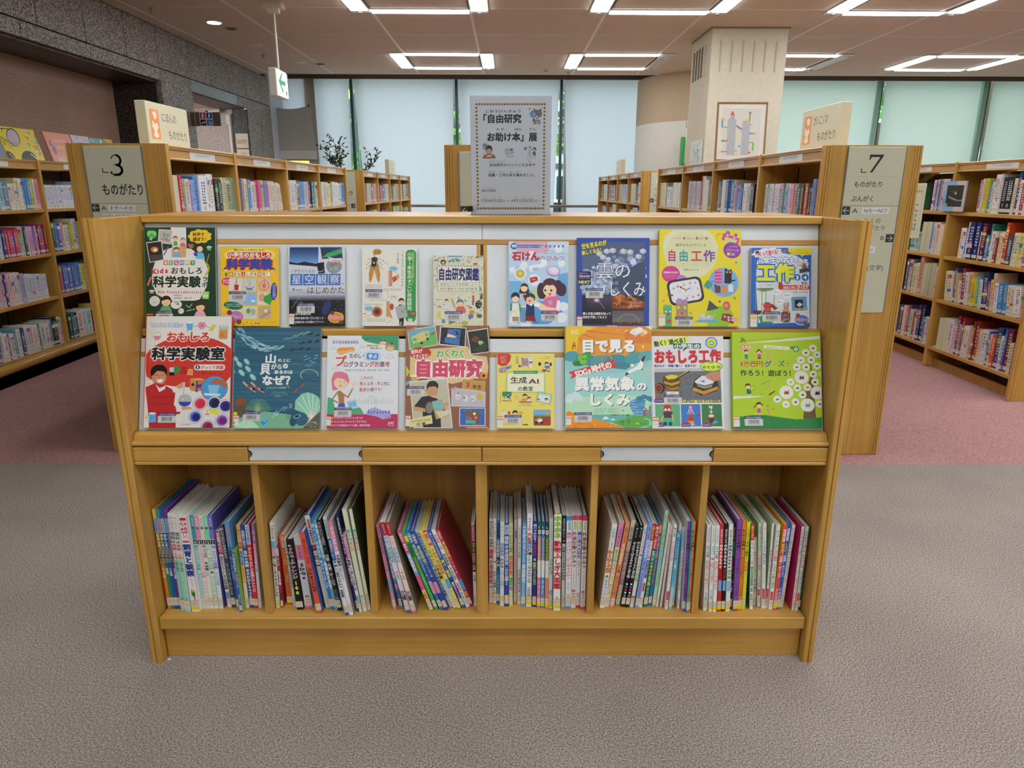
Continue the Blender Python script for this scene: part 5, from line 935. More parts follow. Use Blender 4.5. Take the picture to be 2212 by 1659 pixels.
for x0, x1 in ((-.6695, -.651), (-.378, -.3585), (-.0855, -.0555), (.2175, .2365), (.508, .5265)):
    MB().bbox(x0, x1, 1.683, 1.93, .1355, .586, .0012).build('compartment_divider', WZ, stand)
# little chips of paper on the carpet
for x, y, lab, c in ((-.945, 1.665, 'tiny white scrap lying at the left foot of the stand', 'e4e4d4'), (.285, 1.671, 'tiny beige crumb under the right part of the kick plate', 'c8a870')):
    e = empty('scrap', (x, y, .001), lab, 'scrap'); MB().prism([(-.004, -.002), (.003, -.003), (.005, .001), (.001, .004), (-.003, .003)], 0, .002).build('paper', plain('scrap_'+c, c, .8), e)
for k, (x, y, r_, lab) in enumerate(((-.83, 1.275, .004, 'small dark fleck on the carpet in front of the left foot'), (-1.86, 1.34, .011, 'dark fluff mark on the carpet at the lower left'), (1.72, 1.95, .006, 'dark fleck on the carpet right of the stand'), (1.86, 1.42, .005, 'small dark fleck on the carpet at the lower right'), (1.45, 1.05, .004, 'small fleck near the lower right corner of the carpet'))):
    e = empty('lint', (x, y, .0005), lab, 'lint'); rr = random.Random(k); MB().prism([(r_*1.8*math.cos(t*.7)*rr.uniform(.6, 1), r_*math.sin(t*.7)*rr.uniform(.6, 1)) for t in range(9)], 0, .002).build('fibres', plain('lint_grey', '4a4648', .9), e)
# ---------------------------------------------------------------- the notice in its clear stand
po = empty('notice_holder', (-.102, 1.962, 1.2005), 'A4 paper notice in a clear acrylic holder on top of the display stand', 'notice')
ACR = clear('clear_acrylic', 'f2f4f6', .1); PW, PH = .216, .303
MB().box(0, PW, -.0035, -.0022, 0, PH).build('front_sheet', ACR, po); MB().box(0, PW, .0022, .0035, 0, PH).build('rear_sheet', ACR, po)
MB().bbox(-.001, PW+.001, -.03, .06, -.0002, .002, .0005).build('foot', ACR, po)
MB().box(.001, PW-.001, -.0012, .0005, .001, PH-.001).build('paper', plain('notice_paper', 'f3f4f8', .45), po)
a = Art([(362, 80), (1384, 90), (1352, 1590), (378, 1585)], PW-.002, PH-.002, 6e-5)
K = '17171b'
for i in range(25):
    t = i/24
    for (x0, y0, x1, y1) in ((440, 184, 1296, 188), (460, 1512, 1276, 1514)): a.C(x0+(x1-x0)*t, y0+(y1-y0)*t, 15, 'b8862c', n=12); a.C(x0+(x1-x0)*t-2, y0+(y1-y0)*t, 8, '8a5c20', n=8)
for i in range(1, 28):
    t = i/28
    for (x0, y0, x1, y1) in ((440, 184, 460, 1512), (1296, 188, 1276, 1514)): a.C(x0+(x1-x0)*t, y0+(y1-y0)*t, 15, 'b8862c', n=12); a.C(x0+(x1-x0)*t, y0+(y1-y0)*t-2, 8, '8a5c20', n=8)
a.T('じゆうけんきゅう', 548, 256, 1004, 296, K, .02); a.T('「自由研究', 462, 312, 1006, 432, K, .055)
a.T('たす', 688, 490, 790, 526, K, .02); a.T('ぼん', 918, 488, 1016, 526, K, .02); a.T('てん', 1094, 488, 1194, 526, K, .02); a.T('お助け本」展', 570, 548, 1202, 664, K, .055)
a.T('じゆうけんきゅう', 600, 908, 802, 930, K, 0); a.T('ほん', 1086, 908, 1138, 932, K, 0); a.T('自由研究のヒントになる本や', 600, 940, 1180, 982, K, .02)
a.T('ずかん', 588, 1036, 676, 1060, K, 0); a.T('こうさく', 708, 1036, 800, 1060, K, 0); a.T('ほん', 846, 1038, 898, 1060, K, 0); a.T('あつ', 944, 1038, 998, 1060, K, 0)
a.T('図鑑・工作の本を集めました。', 588, 1068, 1196, 1112, K, .02)
a.T('てんじきかん', 520, 1244, 670, 1262, '3a3a40', 0); a.T('【展示期間】', 484, 1270, 706, 1306, K, .01)
a.T('がつ', 520, 1362, 570, 1378, '6a6a70', 0); a.T('にち', 632, 1362, 676, 1378, '6a6a70', 0); a.T('きん', 704, 1360, 752, 1380, '6a6a70', 0); a.T('がつ', 904, 1362, 956, 1378, '6a6a70', 0); a.T('にち', 1012, 1362, 1060, 1378, '6a6a70', 0); a.T('にち', 1088, 1362, 1136, 1378, '6a6a70', 0)
a.T('7月18日(金)', 492, 1388, 778, 1438, K, .0); a.T('から', 780, 1400, 858, 1434, '6a6a70', 0); a.T('8月31日(日)', 872, 1388, 1160, 1438, K, .0); a.T('まで', 1164, 1400, 1244, 1434, '6a6a70', 0)
# cat with a magnifying glass, sparkle
a.P([(1108, 218), (1116, 240), (1138, 247), (1116, 254), (1108, 276), (1100, 254), (1082, 247), (1100, 240)], 'e8c838')
a.P([(1150, 290), (1160, 234), (1190, 262), (1226, 260), (1250, 232), (1262, 290), (1266, 320), (1250, 350), (1200, 376), (1160, 350)], '8c8488'); a.P([(1160, 262), (1164, 246), (1182, 262)], 'b07078'); a.P([(1236, 260), (1250, 246), (1256, 284)], 'b07078')
for x in (1196, 1210): a.L([(x, 262), (x-1, 282)], 4, '4c4448')
a.P([(1175, 350), (1200, 330), (1224, 350), (1205, 378), (1188, 376)], 'e0dcd8'); a.C(1222, 322, 7, '1c1c20'); a.C(1198, 366, 7, '7a3038', ry=9)
a.C(1153, 314, 42, '3a6aa0'); a.C(1153, 314, 35, '78a8d4'); a.C(1166, 320, 13, 'e8f0f4'); a.C(1166, 320, 7, '1c2840')
a.P([(1150, 372), (1168, 366), (1178, 398), (1156, 416), (1140, 395)], '7c7478'); a.P([(1176, 386), (1236, 386), (1246, 444), (1160, 444)], '8c8488'); a.C(1205, 424, 24, 'c4bcc0', ry=24); a.L([(1158, 352), (1162, 440)], 5, '2a3a50')
# girl writing at a desk
a.R(518, 682, 578, 764, 'b8bccc'); a.R(526, 700, 572, 716, '4a8a70'); a.L([(548, 722), (548, 756)], 5, '8890a4')
a.C(598, 770, 42, '241c22', ry=64); a.C(598, 790, 36, 'e8b890', ry=38); a.P([(556, 770), (562, 728), (600, 712), (636, 730), (642, 772), (622, 752), (574, 752)], '241c22')
a.P([(560, 838), (576, 812), (622, 812), (642, 838)], 'c87890'); a.C(586, 790, 3, '1c1c20'); a.C(610, 790, 3, '1c1c20'); a.P([(516, 868), (540, 828), (660, 828), (684, 866), (676, 876), (522, 878)], 'b07038'); a.P([(562, 846), (600, 832), (642, 846), (634, 856), (570, 856)], 'eceef0')
# open book with crayons
a.P([(790, 760), (846, 748), (862, 832), (808, 826)], '9aa0a8'); a.P([(846, 748), (900, 752), (918, 818), (862, 832)], 'd4dae0'); a.P([(796, 764), (846, 754), (860, 826), (812, 820)], 'e4e8ea'); a.C(826, 772, 15, 'c88a38', ry=9); a.P([(858, 758), (890, 750), (898, 774), (866, 780)], '3a78c0')
for y in (792, 802, 812): a.L([(812, y), (850, y+4)], 3, '9aa0a8'); a.L([(868, y+2), (906, y-4)], 3, '9aa0a8')
a.L([(816, 846), (846, 848)], 7, 'c83850'); a.L([(848, 862), (880, 854)], 7, 'e09030'); a.L([(884, 842), (910, 856)], 7, '60a040')
# child with a telescope
a.P([(1040, 736), (1070, 728), (1128, 752), (1124, 778), (1066, 774), (1042, 768)], 'e0e4ea'); a.C(1052, 752, 15, '34508c', ry=20); a.C(1050, 752, 9, '8aa8d8', ry=13); a.L([(1096, 724), (1122, 744)], 9, '4a5060'); a.L([(1122, 764), (1142, 770)], 9, '606878')
for x in (1072, 1106, 1138): a.L([(1106, 780), (x, 884)], 3.5, '4a5060')
a.C(1166, 768, 22, 'f0c49a', ry=24); a.P([(1144, 756), (1160, 736), (1184, 742), (1190, 770), (1182, 786), (1176, 758)], '241c22'); a.P([(1148, 792), (1178, 792), (1184, 838), (1150, 838)], '2868b0'); a.L([(1148, 800), (1138, 824)], 7, 'f0c49a'); a.R(1154, 838, 1164, 870, 'f0c49a'); a.R(1168, 838, 1178, 870, 'f0c49a')
a.build('notice_print', po, frame((.001, -.0013, .001), (1, 0, 0), (0, -1, 0)))
e = empty('binder_clip', (-.103, 1.958, 1.213), 'black binder clip with silver loop at the lower left corner of the notice', 'clip')
MB().prism([(-.008, -.002), (.006, -.005), (.006, .006), (-.008, .003)], -.004, .010, 'z').build('clamp', plain('clip_black', '0e0e10', .4), e)
MB().tube([(.006, -.0045, .001), (.016, -.005, -.0005), (.021, -.005, .002), (.021, -.005, .006), (.016, -.005, .009), (.006, -.0045, .009)], .0006, 6).build('wire_loop', STEEL, e)
DISPLAY = [
 ('A1', [(88, 118), (905, 118), (965, 1278), (135, 1278)], -0.9509, 0.1845, 0.2562, 0.01, 0.0, ('20402a', '7ab04a'), 'dark green science lab picture book with a white circle, leftmost on the upper ledge'),
 ('A2', [(978, 342), (1650, 342), (1690, 1278), (1018, 1278)], -0.7525, 0.1508, 0.2068, 0.01, 0.0, ('eabc22', 'e0b020'), 'yellow science experiment book with nine small photos on the upper ledge'),
 ('A3', [(1768, 342), (2434, 347), (2453, 1284), (1806, 1278)], -0.5756, 0.1475, 0.2071, 0.009, 0.0, ('ccd0da', 'c8ccd0'), 'starry sky observing book with night sky and moon photos on the upper ledge'),
 ('A4', [(518, 375), (1190, 372), (1200, 1340), (530, 1352)], -0.3822, 0.1434, 0.2039, 0.012, 0.0, ('dfddd2', 'dcdad0'), 'white book with a large brown cicada and a green title bar'),
 ('A5', [(1393, 470), (2005, 465), (2012, 1345), (1400, 1345)], -0.1957, 0.1308, 0.1836, 0.014, 0.0, ('d4d3bb', 'c8c8b0'), 'small cream picture guide with a boxed dark blue title, middle of the upper ledge'),
 ('A6', [(180, 320), (978, 320), (965, 1470), (180, 1472)], 0.0017, 0.1567, 0.2226, 0.009, 0.0, ('c8d8e4', 'c8d8e4'), 'pale blue comic style book about soap with a pigtailed girl'),
 ('A7', [(1088, 270), (2050, 275), (2035, 1435), (1084, 1438)], 0.1808, 0.1893, 0.2312, 0.012, 0.0, ('2a4a9e', '2a4a9e'), 'blue bordered book about clouds with a storm cloud photograph'),
 ('A8', [(98, 158), (1112, 150), (1050, 1362), (75, 1362)], 0.3963, 0.2134, 0.2524, 0.012, 0.0, ('dfcf26', 'd8c820'), 'yellow craft book with a paper clock, sailing boat and cats'),
 ('A9', [(1205, 378), (1960, 370), (1905, 1360), (1195, 1360)], 0.6383, 0.1577, 0.2074, 0.009, 0.0, ('2663b8', 'b0a0a8'), 'blue bordered craft book for third and fourth graders, rightmost on the upper ledge'),
 ('B1', [(50, 18), (1050, 22), (1100, 1378), (105, 1380)], -0.9365, 0.2201, 0.2878, 0.014, 0.0, ('d0302c', 'c83028'), 'red and white science laboratory book with a smiling man, leftmost on the lower ledge'),
 ('B2', [(1100, 150), (2118, 155), (2145, 1382), (1150, 1382)], -0.7088, 0.223, 0.2608, 0.009, 0.0, ('2f5f74', '34687a'), 'deep teal picture book with fish shoals, shells and corals'),
 ('B3', [(50, 205), (955, 208), (965, 1446), (88, 1443)], -0.4681, 0.183, 0.24, 0.01, 0.0, ('d9dde0', 'd8dcdc'), 'white programming book with a pink haired figure and a pink foot band'),
 ('B4', [(1045, 80), (2112, 80), (2115, 1432), (1080, 1432)], -0.265, 0.2163, 0.2666, 0.01, 0.0, ('8c5c42', '8c5c42'), 'brown cork patterned book with a boy and taped photographs'),
 ('B5', [(80, 445), (825, 445), (815, 1470), (85, 1468)], -0.028, 0.1478, 0.1937, 0.01, 0.0, ('e3d46a', 'e0d060'), 'small yellow book about artificial intelligence with tiny drawings'),
 ('B6', [(968, 85), (2100, 95), (2075, 1478), (962, 1470)], 0.147, 0.225, 0.264, 0.014, 0.0, ('dc9428', '1f8a48'), 'orange and teal weather book with a gull, umbrella and tornado'),
 ('B7', [(80, 198), (940, 205), (910, 1372), (50, 1370)], 0.3723, 0.1869, 0.2402, 0.01, 0.0, ('d8d8dc', '8a2430'), 'white craft book with a photographed machine and three toy pictures'),
 ('B8', [(1062, 160), (2122, 150), (2070, 1375), (1022, 1370)], 0.5816, 0.229, 0.249, 0.014, 0.0, ('a6c61c', '9cbc20'), 'lime green craft book with a tree of round pictures, rightmost on the lower ledge'),
]
# ================================================================ books shown face out on the two ledges
def stickers(a, s, x, y, sc, cat=None):
    # bar-code sticker of the library, top left corner at x,y in drawing units, sc = unit per sticker width/21
    w_ = 207*sc; a.R(x, y, x+w_, y+34*sc, '27235f', r=4*sc); a.T('大阪市立中央図書館', x+10*sc, y+5*sc, x+w_-10*sc, y+30*sc, 'cfcfe6', .01, res=1)
    a.R(x-2*sc, y+34*sc, x+w_+2*sc, y+118*sc, 'c9c8c6', r=6*sc); rnd = random.Random(int(x+y)); q = x+42*sc
    while q < x+165*sc: b_ = rnd.choice([2, 3, 5])*sc; a.R(q, y+47*sc, q+b_, y+92*sc, '3a3a3e'); q += b_+rnd.choice([2, 3, 4])*sc
    a.R(x+30*sc, y+97*sc, x+170*sc, y+98.5*sc, '8c8c90'); a.S(x+36*sc, y+98*sc, x+168*sc, y+110*sc, '6a6a70', 10)
def sidelabel(a, x, y, sc, c='e0763a'):
    a.R(x, y, x+62*sc, y+118*sc, 'dcd9d0'); a.R(x, y, x+62*sc, y+10*sc, c); a.R(x, y+30*sc, x+62*sc, y+40*sc, c); a.R(x, y+48*sc, x+58*sc, y+49.5*sc, '8a8a88'); a.R(x, y+75*sc, x+58*sc, y+76.5*sc, '8a8a88'); a.R(x+57*sc, y+48*sc, x+58.5*sc, y+112*sc, '8a8a88'); a.L([(x+12*sc, y+16*sc), (x+12*sc, y+26*sc), (x+28*sc, y+26*sc)], 3*sc, 'b07040'); a.C(x+42*sc, y+21*sc, 5*sc, 'b07040')
def face(a, x, y, r, hair='2a2024', skin='f0c8a0', girl=False):
    a.C(x, y-r*.12, r*1.12, hair, ry=r*1.12)
    if girl: a.C(x-r*1.1, y+r*.1, r*.45, hair); a.C(x+r*1.1, y+r*.1, r*.45, hair)
    a.C(x, y+r*.12, r*.92, skin, ry=r*.88); a.P([(x-r*.95, y-r*.1), (x-r*.6, y-r*.8), (x+r*.6, y-r*.8), (x+r*.95, y-r*.1), (x+r*.4, y-r*.42), (x-r*.2, y-r*.3)], hair)
    for d in (-.35, .35): a.C(x+d*r, y+r*.15, r*.09, '201818', n=8)
    a.arc(x, y+r*.35, r*.25, 20, 160, r*.09, 'a04838')
def child(a, x, y, r, top, hair='2a2024', girl=False, skin='f0c8a0', bottom=None):
    a.P([(x-r*.9, y+r*2.6), (x-r*.75, y+r*.95), (x+r*.75, y+r*.95), (x+r*.9, y+r*2.6)], top); a.L([(x-r*.7, y+r*1.2), (x-r*1.2, y+r*2.2)], r*.35, top); a.L([(x+r*.7, y+r*1.2), (x+r*1.2, y+r*2.2)], r*.35, top)
    a.C(x-r*1.25, y+r*2.3, r*.2, skin); a.C(x+r*1.25, y+r*2.3, r*.2, skin)
    if bottom: a.P([(x-r*.9, y+r*2.6), (x+r*.9, y+r*2.6), (x+r*.8, y+r*3.8), (x-r*.8, y+r*3.8)], bottom)
    face(a, x, y, r, hair, skin, girl)
ARTS = {}
def A1(a):
    G = '20402a'; a.R(80, 110, 980, 1300, G)
    a.P([(395, 110), (572, 110), (585, 360), (640, 365), (790, 480), (850, 620), (840, 800), (760, 960), (700, 976), (400, 976), (250, 900), (200, 780), (190, 640), (240, 470), (330, 380), (420, 350)], 'dcdcd6')
    a.C(180, 198, 56, '5cc060', ry=46); a.C(150, 182, 26, '78d078'); a.C(205, 185, 26, '78d078'); a.C(180, 220, 30, '4aa850'); a.P([(150, 262), (166, 225), (196, 232), (178, 270)], '8ccc78')
    a.P([(260, 138), (422, 148), (410, 314), (252, 296)], 'dcd8d4'); a.P([(268, 146), (412, 156), (402, 304), (262, 288)], 'b8b0aa'); a.dots(300, 190, 385, 270, '', 40, 9, 3, ['6a90a8', 'b0a060', '7a9a50', 'c8b8a0', '4a6a98', 'a8c0b0'])
    a.P([(116, 292), (298, 270), (330, 498), (162, 530)], 'd8d4d0'); a.P([(126, 300), (290, 280), (320, 490), (170, 520)], '2c2422'); a.C(216, 375, 46, 'b07848', ry=34); a.C(224, 380, 24, 'e8d8c0', ry=20); a.P([(150, 440), (300, 430), (316, 486), (170, 514)], '4a4440')
    face(a, 452, 246, 26, '8a5838'); a.P([(428, 330), (436, 276), (474, 276), (486, 330)], '58a848'); face(a, 540, 268, 28, '9a8878'); a.P([(506, 340), (516, 296), (566, 296), (578, 346)], 'e06878'); a.R(416, 345, 582, 464, 'c8a470'); face(a, 470, 380, 30, '7a4a30'); a.P([(430, 464), (444, 405), (500, 405), (520, 464)], '6ab0d8')
    a.B(736, 220, 130, 78, 'e8c030', 9, .16); a.T('科学で', 652, 176, 786, 222, '241c14', .04); a.T('遊ぼう！', 654, 230, 836, 276, '241c14', .04)
    a.C(740, 355, 42, '342c34', ry=44); a.C(740, 368, 34, 'f0c8a0', ry=34); a.P([(690, 480), (706, 408), (780, 408), (806, 486)], '6ab8e0'); a.P([(668, 416), (700, 392), (720, 446), (682, 452)], '5848a0'); a.P([(600, 330), (606, 304), (640, 312), (662, 304), (664, 350), (630, 362)], 'c86050')
    a.C(848, 346, 30, 'e4e0dc', ry=14); a.P([(820, 348), (876, 348), (866, 382), (830, 382)], '58c078'); a.L([(850, 430), (824, 524)], 14, 'a87850'); a.L([(372, 344), (328, 436)], 14, '6a58a8'); a.arc(800, 600, 52, -60, 75, 20, 'd8d040', ry=70)
    a.L([(180, 704), (148, 790)], 22, 'e07070'); a.C(196, 860, 32, 'e4e0dc', ry=12); a.P([(166, 862), (226, 862), (212, 892), (180, 892)], 'e090b8')
    for i, (ch, c) in enumerate(zip('身近な材料で', ['d85a38', '3a9a58', 'c83870', '3a70c0', 'd8b030', '3a8a48'])): a.R(322+i*63, 500, 374+i*63, 556, c, r=8); a.T(ch, 326+i*63, 506, 370+i*63, 550, 'f0ece4', .02)
    a.T('Kids', 190, 584, 388, 664, 'd03428', .05, rot=-5); a.T('おもしろ', 408, 578, 786, 666, '3a2420', .035, o='ece8e0', ow=.06)
    a.T('科学実験', 204, 684, 764, 824, '16301c', .05, o='ece8e0', ow=.05); a.T('ラボ', 774, 684, 850, 818, '16301c', .03, vert=True); a.T('Kids Science Laboratory', 270, 850, 778, 894, 'd03c30', .03)
    a.T('青野裕幸／', 452, 900, 566, 924, '2a2a28', .01); a.T('相馬惠子／富田 香', 452, 932, 664, 958, '2a2a28', .01)
    a.C(232, 982, 62, 'dcdcd4'); a.T('ラメ', 206, 984, 256, 1012, '3a3a38', 0); a.C(486, 1022, 66, 'dcdcd4', ry=52); a.dots(460, 990, 515, 1030, '4a3038', 14, 6, 4); a.P([(790, 864), (868, 868), (864, 958), (788, 952)], 'a8c878'); a.T('重曹', 796, 904, 856, 934, 'e8e8d8', .02)
    child(a, 366, 985, 56, '58a870', '3a2418'); child(a, 770, 1048, 54, 'e8a8c0', '4a3020', True); a.L([(600, 1030), (640, 1060), (672, 1012)], 6, 'dcdcd4'); a.L([(612, 1098), (706, 1078)], 6, 'dcdcd4'); a.C(545, 1100, 34, 'e0dcd4'); a.P([(505, 1090), (520, 1076), (540, 1100)], 'c87840')
    stickers(a, 0, 252, 1098, .95); a.R(140, 1132, 218, 1150, 'e07038')
def A2(a):
    a.R(970, 330, 1700, 1290, 'eabc22')
    vs = []
    for i in range(26): a.L([(985+i*27, 345), (1005+i*27, 1275)], 2, 'f0cc50')
    for i in range(34): a.L([(980, 355+i*27), (1690, 355+i*27)], 2, 'f0cc50')
    a.C(1320, 440, 300, 'ecd878', ry=90)
    a.T('理科がもっと好きになる！', 1130, 366, 1520, 396, '3a2c18', .02); a.R(1060, 408, 1574, 472, 'c8382e', r=30); a.T('小学生のおもしろ', 1066, 410, 1568, 470, 'ece8e0', .05)
    a.T('科学実験', 1056, 486, 1584, 612, '2c48a0', .06, o='c83a24', ow=.07); face(a, 1048, 615, 24, '6a3a20'); face(a, 1592, 620, 26, '6a3a20'); a.R(1040, 650, 1070, 690, '3a9a48')
    for i, ch in enumerate('身近なふしぎを発見！'): a.R(1086+i*48, 642, 1130+i*48, 688, 'c8342c' if i in (0, 3, 7) else 'ece8dc'); a.T(ch, 1088+i*48, 644, 1128+i*48, 686, 'ece8dc' if i in (0, 3, 7) else '2a2420', .02)
    a.B(1070, 752, 66, 48, 'd84070', 12); a.S(1020, 725, 1126, 785, 'f0d0d8', 6); 
    cs = [(1090, 714, 'd8d4cc'), (1254, 714, 'c8ccc8'), (1424, 714, 'dcb8a0'), (1106, 880, 'b8bcc0'), (1264, 880, '8ab8dc'), (1430, 880, 'd8d4c8'), (1112, 1046, 'd8cfa8'), (1272, 1046, 'd4d0c8'), (1440, 1046, 'c0a888')]
    for x, y, c in cs: a.R(x, y, x+154, y+148, c)
    a.P([(1150, 790), (1206, 790), (1200, 856), (1156, 856)], 'b83028'); a.R(1170, 720, 1180, 790, 'a84038'); a.C(1150, 862, 30, 'e0a888', ry=12)
    a.L([(1300, 720), (1330, 770), (1300, 820)], 4, '909898'); a.L([(1330, 720), (1340, 820)], 4, '909898'); a.arc(1330, 810, 50, 0, 180, 7, 'b04848', ry=22); a.C(1330, 842, 40, '4a88d0', ry=12)
    a.arc(1500, 800, 56, 100, 260, 6, 'c84830'); a.arc(1500, 800, 56, -80, 80, 6, 'c84830'); a.C(1500, 800, 28, 'd88858'); a.L([(1500, 714), (1500, 860)], 7, 'd05030')
    a.R(1355, 972, 1400, 992, 'f0f0f0', r=8); a.C(1480, 940, 40, 'd8a080', ry=50); a.C(1550, 960, 52, '3aa048'); a.R(1552, 890, 1584, 1026, '3aa048')
    a.C(1340, 1110, 52, 'bcc4b8'); a.C(1325, 1100, 24, '6aa030', ry=28); a.C(1385, 1110, 26, 'a8aca8', ry=40); a.P([(1450, 1180), (1560, 1090), (1590, 1120), (1490, 1190)], 'c09060'); a.C(1530, 1100, 22, 'd8d4c8')
    a.C(1616, 868, 38, '2a3a98', ry=104); a.S(1596, 785, 1640, 950, 'c8c8e0', 12, True); a.C(1146, 1038, 112, '1f6a50', ry=46, rot=8); a.S(1060, 1010, 1240, 1066, 'a8d0b8', 10)
    a.C(1180, 1170, 86, 'b078b8', ry=70); a.C(1105, 1120, 30, '7a4a30'); a.C(1220, 1230, 30, '7a4a30'); a.T('まなぶっく', 1090, 1146, 1250, 1192, 'c83a70', .03, o='f0dce8', ow=.06)
    stickers(a, 0, 1092, 870, .95); a.dots(1250, 1240, 1500, 1260, '', 12, 9, 6, ['58a858', 'd87838', '8868b8', 'e8d8a0']); a.S(1530, 1228, 1656, 1240, '5a4420', 9); sidelabel(a, 1020, 1132, .9)
def A3(a):
    a.R(1760, 330, 2470, 1300, 'ccd0da'); a.grad(1784, 348, 2124, 540, '20386c', '6a98cc'); a.P([(1784, 520), (1880, 540), (1960, 520), (2000, 530), (2124, 550), (2110, 582), (1784, 552)], '1a2030')
    a.P([(2142, 348), (2400, 350), (2410, 480), (2168, 490)], '183858'); a.P([(2168, 470), (2230, 420), (2400, 370), (2405, 420), (2260, 470)], '3aa060'); a.P([(2250, 400), (2400, 355), (2402, 372)], '6a58a0')
    a.C(2310, 575, 92, '8c9094', n=32); a.C(2285, 560, 22, '787c82'); a.C(2335, 605, 28, '9ca0a2'); a.C(2330, 545, 18, '7a7e84'); a.C(2275, 615, 14, 'a4a8a8')
    a.P([(2104, 540), (2192, 528), (2204, 660), (2130, 666)], '181820'); a.arc(2150, 610, 34, 20, 130, 8, 'e0e0dc')
    a.P([(2250, 470), (2400, 500), (2390, 540), (2245, 520)], 'dcdce0'); a.T('入門決定版', 2275, 500, 2385, 535, 'd04840', .03, rot=8); a.L([(2242, 455), (2250, 500)], 12, 'c8a060'); a.L([(2415, 480), (2395, 520)], 12, 'c8a060')
    a.T('小学生のための', 1800, 612, 2090, 660, '4a4a52', 0); a.grad(1790, 835, 2460, 905, 'c8ccd4', 'b0b4be', 3)
    for i, ch in enumerate('星空観察'): a.R(1804+i*148, 668, 1944+i*148, 804, '3a70b8'); a.T(ch, 1816+i*148, 676, 1934+i*148, 796, 'dfe4ec', .0)
    a.T('の', 2396, 770, 2432, 804, '3a3a42', 0); a.T('はじめかた', 1996, 815, 2440, 910, '2a2a32', .01)
    a.grad(1790, 905, 2460, 980, 'b8bcc6', '4a4a58', 5); a.R(1790, 980, 2460, 1300, '15151d'); a.T('観測のきほんと天体・星座・現象のひみつ', 1996, 920, 2440, 956, '8a68b8', .01)
    a.dots(1850, 990, 2440, 1260, 'c8ccd8', 60, 3, 5); a.C(2230, 1070, 46, '26386a', ry=90, rot=20); a.L([(1830, 1070), (1900, 960), (1980, 900)], 4, '9a9ca8'); a.L([(1850, 1000), (1950, 1010), (1880, 930)], 3, '9a9ca8'); a.P([(1830, 850), (1860, 832), (1850, 850), (1850, 872)], '2a2a32'); a.S(1866, 848, 1950, 872, '4a4a52', 6)
    stickers(a, 0, 1890, 1012, .98); a.T('星の基礎知識', 1870, 1128, 2050, 1152, 'd8dce4', .02); a.T('季節の星座の見つけ方と見どころ', 1870, 1172, 2200, 1202, 'd8dce4', .02); a.T('望遠鏡の使い方や撮影のアドバイス', 1870, 1218, 2204, 1246, 'd8dce4', .02)
    a.C(2342, 1182, 94, 'e0a848', ry=66); a.C(2342, 1182, 84, 'd88838', ry=56); a.T('まなぶっく', 2262, 1160, 2422, 1204, 'c83a70', .03, o='f0dce8', ow=.06); a.C(2300, 1125, 24, '6a4030'); a.C(2400, 1240, 24, '6a4030'); a.R(1805, 1260, 2460, 1300, '101016'); sidelabel(a, 1798, 1132, 1.05)
